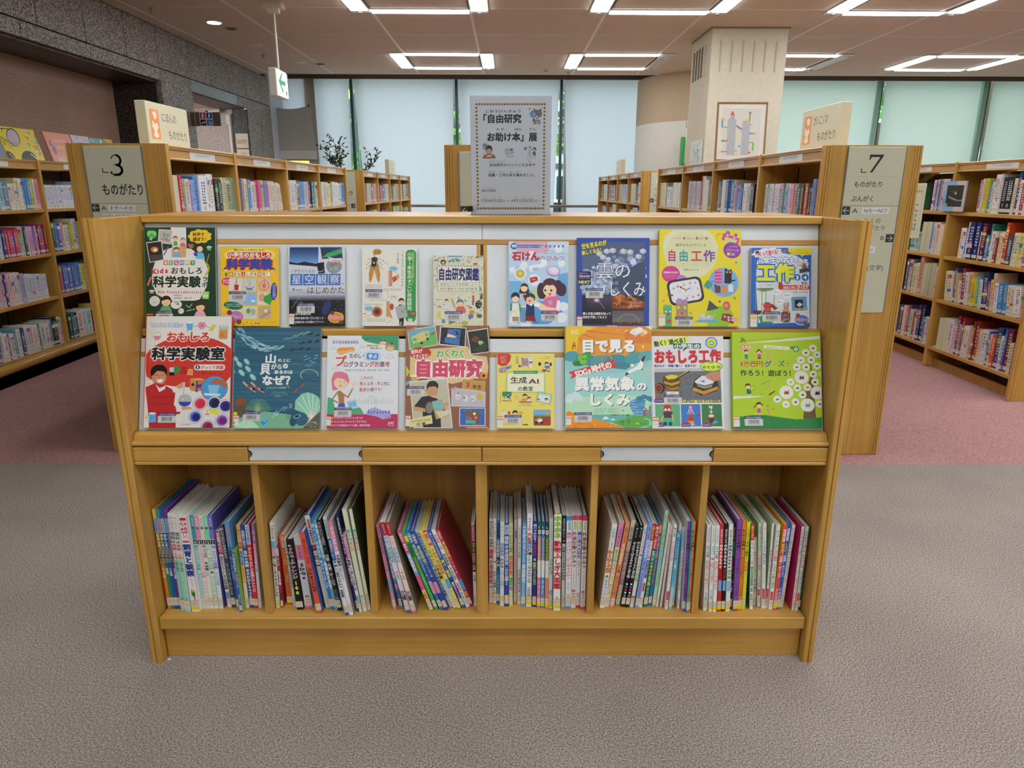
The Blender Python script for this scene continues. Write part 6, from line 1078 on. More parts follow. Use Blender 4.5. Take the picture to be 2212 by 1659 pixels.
def A4(a):
    a.R(500, 360, 1210, 1360, 'dfddd2'); a.R(1052, 394, 1180, 1292, '2a9244', r=50)
    a.T('文部科学大臣賞を受賞した', 1128, 420, 1160, 806, 'd8dc78', .0, vert=True); a.T('小学1年生のすごい自由研究', 1072, 424, 1132, 1150, 'ece8e0', .02, vert=True)
    a.T('「セミをさがしたなつやすみ」', 996, 410, 1034, 886, '3a3a34', .01, vert=True); a.T('吉川憂都', 944, 434, 972, 568, '3a3a34', .01, vert=True)
    a.C(704, 424, 58, 'c89848', ry=38); a.dots(660, 400, 745, 450, '6a4820', 26, 6, 3); a.P([(655, 450), (700, 455), (664, 480)], 'c89848')
    for s_ in (-1, 1):
        a.P([(672+s_*20, 520), (672+s_*48, 580), (672+s_*72, 700), (672+s_*66, 790), (672+s_*48, 810), (672+s_*20, 740), (672+s_*2, 660)], 'c8903c'); a.L([(672+s_*34, 560), (672+s_*52, 780)], 4, '8a5c28'); a.L([(672+s_*20, 570), (672+s_*60, 720)], 3, '8a5c28')
        for q in ((590, 520, 628, 505), (570, 590, 620, 545), (568, 640, 624, 590)): a.L([(672+s_*(672-q[0]), q[1]), (672+s_*(672-q[2]), q[3]), (672+s_*14, q[3])], 5, '7a5030')
    a.C(672, 520, 40, '3a2a1c', ry=34); a.C(664, 570, 30, '18140f', ry=56); a.C(664, 560, 11, 'c8c0b0', ry=14); a.R(650, 610, 680, 650, '8a8a88'); a.L([(655, 622), (675, 622)], 4, '2a2a28')
    a.L([(842, 584), (770, 532)], 4, '5a5a54'); a.L([(770, 546), (768, 530), (786, 532)], 4, '5a5a54'); a.C(902, 632, 56, '8cc0d8', ry=34); a.P([(925, 655), (945, 690), (905, 662)], '8cc0d8'); a.S(865, 620, 945, 645, '4a6a80', 6)
    a.R(842, 655, 890, 852, 'c08864'); a.R(846, 655, 858, 852, 'd8a888'); a.P([(890, 740), (930, 720), (960, 700), (976, 720), (950, 770), (900, 808)], 'c84830'); a.P([(930, 720), (968, 700), (976, 740), (950, 770)], 'c8a050')
    for y in (832, 848, 864, 880): a.S(556, y, 770, y+12, '6a5c48', 16)
    for y in (880, 896): a.S(780, y, 1000, y+12, '6a5c48', 16)
    a.S(622, 1020, 840, 1034, '6a5c48', 16); a.arc(810, 960, 30, -80, 60, 3, '6a6a60', ry=60); a.C(912, 990, 62, 'c8c8c0', ry=40); a.C(912, 990, 58, 'e0ded4', ry=36); a.S(870, 968, 950, 1010, '6a6a60', 7)
    a.P([(820, 1040), (862, 1036), (866, 1130), (880, 1200), (906, 1262), (850, 1230), (818, 1236)], 'd09468'); a.C(886, 1105, 26, 'b05030', ry=42); a.L([(860, 1080), (900, 1140)], 4, '6a3020')
    a.C(706, 1172, 68, 'c87850'); a.C(706, 1172, 46, '8a3c28'); a.C(708, 1168, 26, '5a2a20'); a.C(604, 1134, 56, '8cc0d8', ry=34); a.S(570, 1118, 640, 1148, '4a6a80', 6)
    for y in (1072, 1086): a.S(546, y, 776, y+11, '6a5c48', 16)
    for y in (1254, 1270, 1286): a.S(584, y, 812, y+12, '6a5c48', 16)
    a.L([(580, 1230), (636, 1206)], 4, '5a5a54'); a.L([(826, 1310), (884, 1270)], 4, '5a5a54')
    face(a, 1004, 1035, 32, '1c1614'); a.P([(960, 1100), (980, 1076), (1034, 1076), (1046, 1120), (1030, 1340), (984, 1340)], '1c1c20'); a.P([(926, 1110), (1040, 1072), (1084, 1224), (960, 1258)], 'a8aab0'); a.C(1020, 1160, 22, '8aa850', ry=16); a.R(995, 1290, 1006, 1332, 'd8d0c8')
    a.R(1104, 1160, 1184, 1216, '7a3020'); a.S(1110, 1168, 1178, 1208, 'd8c8a8', 4); a.R(1088, 1248, 1140, 1292, 'd0ccc8'); stickers(a, 0, 562, 892, 1.0); a.R(532, 1192, 580, 1208, 'e0a030'); a.R(532, 1232, 580, 1240, 'e0a030'); a.R(532, 1262, 578, 1263.5, '9a9a90'); a.R(532, 1290, 578, 1291.5, '9a9a90')
def A5(a):
    a.R(1380, 450, 2030, 1360, 'd4d3bb'); rnd = random.Random(9)
    cs = ['a0a090', '98a880', 'b09878', 'a88890', '8898a0', 'c0a868', 'b06858', '7a9068']
    for k in range(150):
        x, y = rnd.uniform(1402, 2000), rnd.choice([rnd.uniform(476, 580), rnd.uniform(925, 1330)]) if rnd.random() < .7 else rnd.uniform(590, 920)
        if 590 < y < 920: x = rnd.choice([rnd.uniform(1400, 1440), rnd.uniform(1965, 2000)])
        r_ = rnd.uniform(6, 22); c = rnd.choice(cs); 
        if k % 3 == 0: a.C(x, y, r_, c, ry=r_*rnd.uniform(.3, .9), rot=rnd.uniform(0, 90), n=9)
        elif k % 3 == 1: a.L([(x, y), (x+r_, y+rnd.uniform(-20, 20)), (x+2*r_, y)], 3, c)
        else: a.P([(x, y), (x+r_*1.5, y-r_*.5), (x+r_, y+r_)], c)
    a.P([(1560, 472), (1746, 476), (1740, 580), (1560, 576)], 'c4ccc4'); a.R(1560, 470, 1746, 486, '6a90b8')
    for s_ in (-1, 0, 1): a.P([(1650, 500), (1620+s_*50, 540), (1640+s_*55, 560)], '4a8040'); a.P([(1660, 500), (1700+s_*20, 520), (1690+s_*20, 550)], '5a9048')
    a.C(1512, 552, 34, '2c241c', ry=32); a.C(1512, 558, 20, 'c0a878', ry=18); face(a, 1430, 548, 28, '8a8a80', 'd8d4c0'); a.C(1832, 490, 30, 'b8bcb8', ry=18); a.C(1830, 545, 26, 'b0b8b8', ry=20); face(a, 1925, 500, 20, '5a5a6a'); a.C(1905, 570, 30, '9a5a30', ry=12)
    a.R(1444, 590, 1960, 914, '55574c'); a.R(1448, 594, 1956, 910, 'dddbc8'); a.R(1448, 800, 1956, 803, '55574c'); a.R(1448, 852, 1956, 855, '55574c'); a.S(1452, 598, 1950, 612, '3a3c30', 13)
    a.T('自由研究図鑑', 1452, 622, 1952, 786, '20226a', .05); a.T('身近なふしぎを探検しよう', 1476, 810, 1930, 846, '55574c', .0); a.T('有沢 重雄 文 月本 佳代美 絵', 1476, 866, 1936, 902, '3a3c34', .0)
    face(a, 1722, 1060, 40, '6a7480'); a.P([(1664, 1150), (1690, 1100), (1770, 1100), (1796, 1160), (1780, 1190), (1690, 1170)], 'c86858'); face(a, 1556, 1035, 22, '4a4a48'); a.P([(1514, 1120), (1540, 1060), (1580, 1060), (1604, 1110), (1580, 1130)], 'c8d4d8')
    face(a, 1880, 940, 16, 'c8a838'); a.P([(1870, 1040), (1866, 960), (1896, 960), (1900, 1040)], 'c86838'); a.R(1868, 1030, 1892, 1084, '5a78a8'); a.P([(1620, 990), (1670, 1100), (1640, 1110), (1604, 1010)], 'b8a880'); a.C(1950, 1075, 42, '2c2a24', ry=52); a.dots(1920, 1040, 1980, 1110, 'c8b858', 12, 6, 4); a.P([(1970, 960), (2000, 930), (2000, 1010), (1960, 1015)], '6a5438')
    face(a, 1850, 1130, 20, '5a6878'); a.P([(1830, 1200), (1840, 1150), (1890, 1150), (1906, 1190)], 'd08830'); a.P([(1830, 1200), (1890, 1200), (1880, 1250), (1820, 1250)], '5878a0'); a.P([(1430, 1240), (1460, 1160), (1490, 1200), (1470, 1240)], 'd0c838'); face(a, 1470, 1120, 24, '8a9890'); a.C(1960, 1220, 36, '4a6870', ry=26); a.R(1500, 1260, 1540, 1310, '7a78a0'); a.C(1780, 1310, 44, 'a8b860', ry=30); a.P([(1580, 1280), (1680, 1290), (1640, 1310), (1590, 1330)], '5a9048'); a.L([(1800, 1100), (1840, 1096)], 10, 'a07848')
    stickers(a, 0, 1536, 1162, 1.02); a.R(1400, 1255, 1430, 1312, 'dcd9c8'); a.L([(1400, 1255), (1430, 1255), (1430, 1312), (1400, 1312)], 2, '8a8a80')
def A6(a):
    a.grad(170, 310, 980, 1480, 'c8d8e4', 'b8d4ec', 4); a.P([(240, 318), (690, 318), (720, 420), (640, 500), (480, 520), (300, 480)], 'd8a8b8')
    a.P([(180, 500), (965, 460), (965, 900), (600, 1040), (180, 860)], 'b4cfe8'); a.P([(440, 1000), (640, 900), (700, 1100), (480, 1120)], 'b8d0a0'); a.P([(180, 860), (330, 860), (480, 1000), (300, 1240), (180, 1200)], '78b0dc'); a.P([(840, 770), (965, 740), (965, 1150), (860, 1180), (780, 1000)], '6aa8dc'); a.P([(560, 1120), (860, 1150), (900, 1300), (700, 1440), (500, 1440), (430, 1260)], '5a9cd8')
    for x, y, r_ in ((840, 420, 55), (380, 650, 52), (880, 620, 48), (230, 710, 45), (330, 760, 80), (516, 845, 80), (480, 500, 50), (900, 1200, 60), (250, 1380, 60), (400, 1430, 70), (880, 1350, 70)): a.C(x, y, r_, 'dfe8ee')
    a.R(205, 366, 638, 408, '2468b8', r=18); a.C(247, 386, 46, '2468b8'); a.T('学研', 216, 362, 284, 408, 'e8ecf0', .04); a.T('まんがでよくわかるシリーズ', 290, 374, 570, 402, 'e8ecf0', .02); a.T('120', 578, 368, 636, 410, 'e8ecf0', .04)
    for i in range(5): a.C(670+i*57, 386, 17, '2468b8'); a.C(663+i*57, 386, 7, 'c8d8ec')
    a.S(655, 442, 800, 460, '3a3a44', 7); a.T('構成・オフィス・イディオム', 655, 470, 918, 492, '3a3a44', .0); a.T('せっ', 272, 440, 310, 456, 'c83040', 0)
    a.T('石けん', 222, 460, 590, 588, 'bf2a34', .075); a.T('のひみつ', 590, 508, 920, 592, 'bf2a34', .0)
    a.P([(446, 650), (600, 625), (610, 560), (680, 575), (685, 640), (600, 690), (470, 735), (448, 700)], 'e4ecf0'); a.P([(480, 715), (500, 680), (560, 672), (600, 690), (540, 720)], 'b8bcdc'); a.C(770, 725, 90, '9a80b8', ry=72, rot=15); a.C(770, 718, 80, 'd8c8e4', ry=60, rot=15); a.C(778, 710, 56, 'e8dcee', ry=36, rot=15)
    a.B(330, 760, 56, 56, 'c8b038', 11, .2); a.C(330, 758, 26, 'e0cc60'); a.arc(284, 700, 20, 90, 330, 4, '5a5a50'); a.P([(452, 816), (552, 796), (568, 852), (468, 888)], 'b82838'); a.S(480, 826, 545, 850, 'e8c8cc', 4)
    a.P([(320, 1090), (316, 1000), (340, 920), (380, 880), (430, 910), (450, 1000), (440, 1030)], '3a2c2c'); a.C(382, 955, 46, 'f0cca4', ry=50); a.P([(336, 940), (350, 900), (400, 895), (430, 940), (380, 925)], '3a2c2c'); a.P([(316, 1210), (320, 1030), (470, 1030), (470, 1210)], 'dfe4ea')
    for y in range(1045, 1205, 20): a.L([(318, y), (468, y)], 6, '4a5a98')
    a.P([(362, 1040), (398, 1040), (390, 1085), (370, 1085)], 'b83038'); a.P([(316, 1215), (400, 1215), (410, 1410), (330, 1410)], '6898b8')
    a.C(265, 1070, 58, '262c44', ry=60); a.C(265, 1100, 46, 'f0cca4', ry=46); a.P([(215, 1090), (225, 1030), (300, 1020), (320, 1090), (270, 1060)], '262c44'); a.P([(185, 1260), (200, 1160), (330, 1160), (350, 1270)], '3a9a50'); a.P([(215, 1340), (225, 1160), (310, 1160), (325, 1340)], 'e4e4dc'); a.R(225, 1340, 310, 1400, 'b88a50'); a.C(260, 1270, 40, 'f0d0b0', ry=14)
    a.C(455, 1085, 74, '2c3c34', ry=66); a.C(460, 1110, 52, 'f0cca4', ry=50); a.arc(440, 1098, 17, 0, 360, 3, '5a4030'); a.arc(488, 1098, 17, 0, 360, 3, '5a4030'); a.P([(390, 1090), (420, 1050), (510, 1050), (524, 1090), (460, 1070)], '2c3c34'); a.P([(400, 1330), (410, 1170), (515, 1170), (520, 1330)], '26355e'); a.P([(430, 1170), (500, 1160), (480, 1200)], 'e8e8e8'); a.P([(400, 1330), (520, 1330), (540, 1405), (396, 1395)], '8a2830'); a.C(455, 1130, 14, 'b84040')
    a.C(605, 990, 52, '442838', ry=110); a.C(870, 970, 72, '442838', ry=90); a.C(830, 900, 56, '442838'); a.B(620, 1010, 60, 90, '442838', 8); a.B(880, 980, 60, 82, '442838', 8)
    a.C(725, 905, 100, '4e2c3e', ry=86); a.C(722, 985, 88, 'f2cfa6', ry=84); a.P([(632, 950), (650, 860), (720, 830), (800, 860), (812, 960), (780, 900), (720, 920), (668, 900)], '4e2c3e')
    for x in (663, 742): a.C(x, 978, 20, 'f0f0f0', ry=26); a.C(x, 982, 15, '2c1c20', ry=21); a.C(x+4, 972, 5, 'f0f0f0')
    a.P([(695, 1020), (748, 1020), (724, 1066)], 'd85868'); a.P([(645, 1290), (640, 1110), (700, 1070), (820, 1060), (860, 1110), (846, 1290)], 'e06a98'); a.P([(800, 1250), (820, 1110), (860, 1130), (850, 1260)], 'e8ecee'); a.P([(690, 1130), (730, 1120), (760, 1130), (730, 1200)], 'a8a8dc'); a.P([(500, 1150), (560, 1130), (700, 1210), (800, 1220), (790, 1250), (600, 1250)], 'f2cfa6'); a.B(550, 1180, 40, 26, 'eef2f4', 7)
    stickers(a, 0, 608, 1268, 1.06); a.T('公益社団法人 日本PTA 全国協議会推薦', 228, 1405, 575, 1428, '3a4454', .0); a.P([(625, 1395), (650, 1395), (630, 1415)], 'd84858'); a.R(965, 315, 990, 1480, 'dcd8c8')
def A7(a):
    a.R(1070, 260, 2060, 1440, '2a4a9e'); a.grad(1152, 332, 1985, 1030, '4a5a80', '64748c', 4)
    rnd = random.Random(4)
    for k in range(230):
        t = rnd.random(); x = rnd.uniform(1160, 1980); base = 430+abs(x-1720)*.55+rnd.uniform(0, 1)**1.0*520
        if base > 1010: continue
        r_ = rnd.uniform(18, 46); sh_ = rnd.random(); a.C(x, base, r_, mix('8a98b0', .75+sh_*.7), ry=r_*.8, n=10)
    a.P([(1560, 800), (1990, 560), (1990, 1025), (1500, 1025)], '3e4a66'); 
    for k in range(60):
        x = rnd.uniform(1160, 1640); y = rnd.uniform(690, 1010); r_ = rnd.uniform(14, 34); a.C(x, y, r_, mix('98a8bc', .7+rnd.random()*.55), n=9)
    for x, y in ((1380, 480), (1480, 450), (1560, 440), (1700, 450), (1790, 460), (1430, 530), (1900, 520), (1960, 450)): a.B(x, y, 42, 34, 'b4bcc8', 6, .25); a.C(x-8, y-8, 22, 'ccd2d8', n=9)
    a.R(1152, 1026, 1552, 1412, '241f2c'); a.grad(1210, 1040, 1552, 1220, '4a3a58', '2c2434', 4); a.C(1345, 1095, 46, '8a789c', ry=30); a.C(1345, 1095, 18, 'e0d8e8'); a.L([(1350, 1100), (1400, 1140), (1430, 1180), (1450, 1215)], 4, 'c0b0d0'); a.P([(1160, 1220), (1540, 1205), (1540, 1240), (1160, 1250)], '1a161e')
    a.R(1552, 1030, 1975, 1232, '8a4420'); a.dots(1560, 1040, 1900, 1200, '', 70, 26, 8, ['b0602a', 'c87430', '7a3a1c', '9a4e24', '4a2c20']); a.P([(1800, 1030), (1975, 1030), (1975, 1110), (1900, 1090), (1840, 1060)], '2c2c34'); a.P([(1552, 1190), (1700, 1205), (1975, 1190), (1975, 1232), (1552, 1232)], '4a2818')
    a.grad(1552, 1234, 1965, 1412, '5a5c66', '787068', 4); a.arc(1765, 1400, 148, 180, 360, 7, 'a89a80', ry=130); a.arc(1765, 1400, 130, 180, 360, 4, '8a8488', ry=112); a.P([(1552, 1380), (1965, 1372), (1965, 1412), (1552, 1412)], '3a3020'); a.dots(1560, 1375, 1960, 1400, 'd8b060', 40, 4, 3)
    a.T('空を見るのが', 1140, 325, 1478, 400, 'e0d838', .05, o='2a2a30', ow=.04, rot=-10); a.T('楽しくなる！', 1142, 420, 1440, 482, 'e0d838', .05, o='2a2a30', ow=.04, rot=-10)
    a.R(1096, 714, 1268, 892, '161c58', r=6); a.P([(1105, 722), (1130, 740), (1105, 760)], 'd83848'); a.T('図鑑でも学べる！', 1128, 732, 1240, 752, 'c8c8d8', 0); a.T('子供の科学', 1106, 764, 1254, 798, 'e0e0e8', .02); a.T('サイエンスブックス', 1106, 800, 1254, 816, 'c0c0d0', 0); a.T('NEXT', 1108, 828, 1256, 884, 'd8e040', .04)
    a.T('雲の', 1330, 596, 1810, 820, 'e8ecf0', .012, o='4a5878', ow=.03); a.T('しくみ', 1490, 838, 1995, 1058, 'e8ecf0', .012, o='4a5878', ow=.03)
    stickers(a, 0, 1200, 936, 1.1); a.T('荒木健太郎', 1782, 1106, 1950, 1140, 'd0a888', 0); a.T('津田紗矢佳', 1782, 1148, 1928, 1182, 'd0a888', 0); a.T('雲と天気の関係を知って', 1160, 1252, 1536, 1290, 'e4e4e8', .03); a.T('未来を予想してみよう', 1160, 1298, 1482, 1336, 'e4e4e8', .03); a.R(1480, 1425, 1620, 1436, 'c8d0e0'); sidelabel(a, 1080, 1308, 1.2)
def A8(a):
    a.R(60, 140, 1130, 1375, 'dfcf26'); cl = [(270, 158), (560, 150), (690, 160), (760, 230), (812, 360), (800, 520), (740, 640), (640, 730), (480, 780), (330, 720), (200, 620), (150, 500), (135, 380), (150, 260), (200, 200)]; a.P(cl, 'd6d8b4')
    for i in range(34):
        t = -560+i*40; p0, p1 = (140+max(0, t), 620-0+min(0, t)*1.0), None
        # diagonal hatching kept inside the blob
        x0 = 150+i*30; pts = [(x0-330, 640), (x0+60, 165)]
        xa, ya = pts[0]; xb, yb = pts[1]; ins = []
        for k in range(41):
            x, y = xa+(xb-xa)*k/40, ya+(yb-ya)*k/40
            if ((x-475)/325)**2+((y-450)/290)**2 < .96: ins.append((x, y))
        if len(ins) > 1: a.L([ins[0], ins[-1]], 5, 'c4c668')
    a.T('ペットボトル', 246, 256, 380, 278, '3a3a28', .0); a.T('牛乳パック', 424, 256, 534, 278, '3a3a28', .0); a.T('紙ざら', 584, 254, 650, 278, '3a3a28', .0); a.R(390, 246, 408, 280, 'c83a30', r=4); a.R(546, 244, 566, 280, 'c83a30'); a.C(675, 262, 17, 'c83a30'); a.C(675, 262, 9, 'e08878')
    a.T('身近なものでつくる', 288, 330, 672, 372, '34301c', .01)
    for ch, x0, x1, c in (('自', 186, 300, 'b02a80'), ('由', 326, 448, '2a98a0'), ('工', 474, 616, 'c0392c'), ('作', 630, 780, '7a3a9a')): a.T(ch, x0, 412, x1, 568, c, .03)
    a.R(200, 470, 290, 480, 'c03a50'); a.R(340, 470, 436, 482, '58c0b0'); a.T('じ', 230, 580, 248, 598, '34301c', 0); a.T('ゆう', 368, 580, 400, 598, '34301c', 0); a.T('こう', 524, 580, 556, 598, '34301c', 0); a.T('さく', 664, 580, 698, 598, '34301c', 0); a.T('曽我はるみ 作', 382, 648, 572, 678, '34301c', .01)
    a.C(228, 720, 112, 'c83a88', ry=106); a.T('保護者&先生向け', 136, 684, 322, 712, 'f0dce8', .02); a.T('子どもと作るときの', 150, 730, 300, 746, 'e8b8d0', 0); a.T('アドバイスつき', 150, 756, 262, 772, 'e8b8d0', 0); a.C(358, 780, 60, 'a87ac0', ry=52)
    a.C(990, 410, 110, '8a3a9a', ry=106); a.T('よくわかる', 952, 352, 1062, 378, 'e8dcf0', .0); a.T('イラストつき！', 912, 392, 1094, 432, 'e8dcf0', .0, rot=4); a.R(925, 440, 962, 478, 'd8cc48', rot=12); a.L([(975, 450), (1020, 478)], 6, 'e8e0ec'); a.L([(975, 480), (1020, 448)], 6, 'e8e0ec')
    a.P([(890, 190), (1090, 260), (1070, 330), (860, 280)], 'd04a78'); a.P([(910, 240), (1060, 280), (1040, 320), (900, 290)], 'c8c8a0'); a.C(945, 190, 28, '9a60b8'); a.C(1042, 218, 24, '9a60b8'); a.C(940, 222, 13, 'd8e0a8'); a.C(1024, 250, 13, 'd8e0a8'); a.arc(850, 250, 50, 180, 290, 5, 'b84830'); a.arc(1095, 290, 18, 0, 360, 5, 'b89a20'); a.P([(1000, 320), (1040, 330), (1020, 350)], 'd84838')
    a.C(1034, 568, 18, '58b0d0'); a.C(998, 1012, 17, '58b068'); a.C(816, 1056, 13, '7a4a30'); a.C(134, 1054, 14, 'e08838'); a.C(462, 1200, 14, '58b068')
    a.C(872, 818, 185, '7aa8dc', ry=182); a.R(765, 655, 850, 835, 'd878a8', r=20); 
    for y in (690, 730, 770, 810): a.R(765, y, 850, y+14, 'a83a70')
    a.P([(880, 830), (890, 650), (910, 640), (925, 670), (950, 668), (972, 645), (975, 690), (966, 835)], '1c1820'); a.C(915, 690, 12, 'e0a838'); a.C(953, 690, 12, 'e0a838'); a.L([(960, 800), (1010, 790)], 16, '1c1820'); a.L([(700, 810), (770, 800)], 14, 'c85a98')
    a.R(760, 860, 830, 950, '6a4030', r=10); a.R(844, 860, 906, 960, 'd88838', r=10); a.R(926, 850, 985, 935, 'd4dce4', r=10); a.P([(756, 870), (760, 840), (790, 860)], '1c1820'); a.P([(930, 860), (960, 825), (980, 860)], 'd4dce4'); a.P([(846, 870), (856, 848), (876, 866)], 'd88838')
    a.R(190, 770, 615, 1085, '1e1c24', r=70, rot=-10); a.R(206, 788, 598, 1068, '45434c', r=60, rot=-10); a.R(218, 798, 586, 1058, 'dcdde0', r=56, rot=-10)
    for ch, x, y, c in (('12', 382, 850, '2a8a78'), ('1', 460, 828, 'c86098'), ('2', 524, 820, '5a9a8a'), ('3', 548, 896, 'b8a838'), ('4', 556, 980, '3a3a98'), ('5', 494, 996, 'b83a50'), ('6', 418, 1014, '3a8a60'), ('10', 258, 896, '7a68a8'), ('11', 308, 872, 'a83a48')): a.T(ch, x-16, y-16, x+16, y+18, c, .05)
    a.L([(410, 918), (340, 880)], 12, 'a82828'); a.P([(326, 868), (362, 872), (344, 900)], 'a82828'); a.L([(410, 916), (460, 890)], 11, '3a78b8'); a.C(406, 930, 13, 'a8c850'); a.arc(410, 940, 52, 30, 130, 4, 'd87888'); a.arc(330, 930, 16, 0, 360, 3, '58a0c8'); a.arc(474, 890, 16, 0, 360, 3, '58a0c8'); a.L([(560, 965), (640, 870)], 3, '5a5a50'); a.P([(672, 790), (740, 838), (684, 908), (624, 862)], '3a9a88'); a.R(184, 970, 252, 992, '9a2a38', r=8); a.P([(580, 880), (612, 900), (590, 905)], '9a2a38')
    a.R(284, 1040, 426, 1260, 'a88860', r=8); a.P([(290, 1050), (300, 1020), (352, 1020), (356, 1088), (290, 1084)], 'b080b8'); a.P([(366, 1088), (372, 1034), (410, 1028), (424, 1090)], 'b080b8'); a.C(313, 1132, 16, 'e0ead0'); a.C(313, 1132, 8, '48a048'); a.C(392, 1132, 16, 'e0ead0'); a.C(392, 1132, 8, '48a048'); a.C(354, 1206, 15, 'c02838'); a.C(354, 1216, 46, 'b89468', ry=26)
    a.C(354, 1203, 14, 'c02838'); a.R(130, 1110, 232, 1362, '5aa868', r=10); a.R(140, 1098, 176, 1150, '6ab878', r=8); a.R(186, 1098, 222, 1150, '6ab878', r=8); a.C(162, 1180, 13, 'b8dce8'); a.C(213, 1180, 13, 'b8dce8'); a.C(188, 1215, 15, 'c02838'); a.P([(170, 1280), (222, 1280), (214, 1330), (196, 1300), (176, 1332)], 'b84828')
    a.C(820, 1240, 160, '8cc030', ry=130); a.R(660, 1240, 900, 1375, '8cc030'); a.P([(490, 1310), (560, 1280), (790, 1285), (800, 1312), (700, 1316)], '68a8d0'); a.P([(540, 1210), (600, 1235), (700, 1235), (765, 1215), (720, 1280), (580, 1285)], 'a8b8b8'); a.P([(555, 1215), (620, 1215), (640, 1235), (700, 1225), (700, 1260), (600, 1265)], 'c4d0d0'); a.L([(690, 1045), (640, 1250)], 6, '3a3c40'); a.P([(690, 1040), (804, 1140), (656, 1176)], '484a54')
    a.C(898, 1110, 46, 'c86050', ry=58); a.C(894, 1105, 24, 'd89a70'); a.C(892, 1052, 10, 'd8a0a0'); a.P([(845, 1205), (930, 1205), (982, 1240), (975, 1335), (920, 1310), (825, 1285)], 'a02a38'); a.C(872, 1240, 14, 'e0d8d0'); a.C(872, 1240, 6, '201820')
    for i in range(6): a.R(905+(i % 3)*26, 1240+(i//3)*32, 925+(i % 3)*26, 1262+(i//3)*32, ['d8e0d8', '4a9a90', 'e0e0d8'][i % 3])
    a.P([(985, 1255), (1035, 1250), (1030, 1300), (980, 1305)], 'd8a8a8'); stickers(a, 0, 270, 1242, 1.02); sidelabel(a, 78, 1205, 1.2, 'e0a030')
def A9(a):
    a.R(1180, 360, 1980, 1370, '2663b8'); a.P([(1270, 590), (1320, 470), (1440, 430), (1580, 440), (1760, 470), (1900, 560), (1920, 700), (1905, 1300), (1690, 1330), (1290, 1310), (1260, 820)], 'd2d6da')
    a.B(1400, 440, 180, 60, 'dcdce0', 9, .2, rot=-8); a.T('つくって遊べる！', 1262, 410, 1568, 480, 'c83a68', .05, rot=-9); a.C(1280, 435, 26, '5a3a24', ry=18); a.L([(1265, 445), (1262, 470)], 8, '5a3a24'); a.L([(1300, 445), (1304, 470)], 8, '5a3a24'); a.C(1622, 418, 36, '6a78a8', ry=26); a.L([(1600, 400), (1600, 440)], 5, 'b04040'); a.L([(1640, 400), (1640, 440)], 5, 'b04040')
    a.P([(1665, 372), (1962, 368), (1960, 460), (1860, 468), (1840, 495), (1820, 464), (1700, 458), (1670, 420)], 'd8d028'); a.T('ちょっとの時間でできる', 1694, 396, 1894, 414, '2a7a48', .01, rot=1); a.T('楽しいアイデアがいっぱい！', 1690, 424, 1944, 450, 'c83a30', .02, rot=1)
    a.T('小学生のおもしろ', 1268, 485, 1925, 585, 'e4e8ec', .05, o='2663b8', ow=.06, bend=34)
    a.T('工作', 1268, 582, 1735, 820, 'd8e030', .075, o='2a6ab8', ow=.06); a.C(1770, 752, 42, '2a6ab8'); a.C(1868, 752, 46, '2a6ab8'); a.T('3', 1748, 722, 1792, 786, 'e8ecf0', .05); a.T('4', 1846, 722, 1890, 786, 'e8ecf0', .05); a.C(1820, 752, 7, 'e8ecf0'); a.T('年生', 1818, 808, 1896, 846, '24242c', .03)
    a.P([(1800, 650), (1916, 630), (1925, 680), (1800, 702)], '3a3a58'); a.C(1850, 600, 34, 'b8a898'); a.P([(1830, 640), (1860, 560), (1910, 640)], '8a5838'); a.L([(1758, 606), (1830, 604)], 4, '4a6aa0'); a.C(1832, 690, 13, '6a6a80'); a.C(1888, 680, 13, '6a6a80')
    a.R(1535, 852, 1915, 908, 'c83c2c', r=22); a.C(1562, 858, 28, 'a83a24', ry=42); a.T('自由工作に', 1592, 864, 1760, 902, 'f0e8e0', .03); a.T('ぴったり', 1764, 850, 1904, 906, 'f0e8e0', .05, rot=-3); a.T('立花愛子 佐々木伸 著', 1710, 928, 1894, 948, '3a3a40', 0)
    a.T('つくった森とか', 1320, 842, 1486, 868, '2a2a30', .01, rot=-2); a.L([(1310, 850), (1318, 880)], 3, '2a2a30'); a.L([(1510, 850), (1500, 885)], 3, '2a2a30')
    a.P([(1256, 890), (1470, 885), (1486, 912), (1340, 940), (1260, 910)], '78a868'); a.P([(1280, 894), (1450, 890), (1460, 908), (1340, 928)], '7a7868')
    for pts in ([(1262, 905), (1255, 1160)], [(1336, 935), (1328, 1330)], [(1485, 915), (1478, 1180)], [(1385, 920), (1380, 1100)]): a.L(pts, 9, '58a848')
    a.C(1400, 1110, 50, 'b03a38', ry=50); a.P([(1220, 1165), (1330, 1165), (1320, 1210), (1240, 1215)], '5a2430'); a.P([(1455, 1080), (1525, 1135), (1490, 1160), (1430, 1110)], '8a3038'); a.P([(1350, 1150), (1440, 1130), (1450, 1180), (1350, 1190)], 'c84838'); a.P([(1290, 1240), (1400, 1210), (1470, 1310), (1330, 1350)], '3a8a38'); a.C(1340, 1090, 20, 'c8a0a0')
    for x, y, t, c in ((1518, 942, '飛べる！', '3a78c8'), (1650, 978, '飾れる！', '3a8a48'), (1556, 1062, '使える！', 'c83a38')): a.C(x, y, 58, 'e4e8ea', ry=34); a.T(t, x-40, y-14, x+40, y+14, c, .02)
    a.P([(1690, 1000), (1876, 992), (1880, 1160), (1696, 1168)], '5a98c8'); a.R(1732, 1032, 1830, 1130, '1c1c24'); a.P([(1750, 1100), (1790, 1060), (1826, 1090), (1790, 1120)], 'c8ccd0'); a.dots(1700, 1140, 1870, 1160, '', 14, 9, 4, ['d8c838', 'c84838', 'e0a030', '58a058'])
    for i, c in enumerate(['c84838', '4a78b0', 'd8b848', '5a4a78', 'b85848']): a.L([(1596+i*16, 1075-i % 2*12), (1606+i*9, 1160)], 9, c)
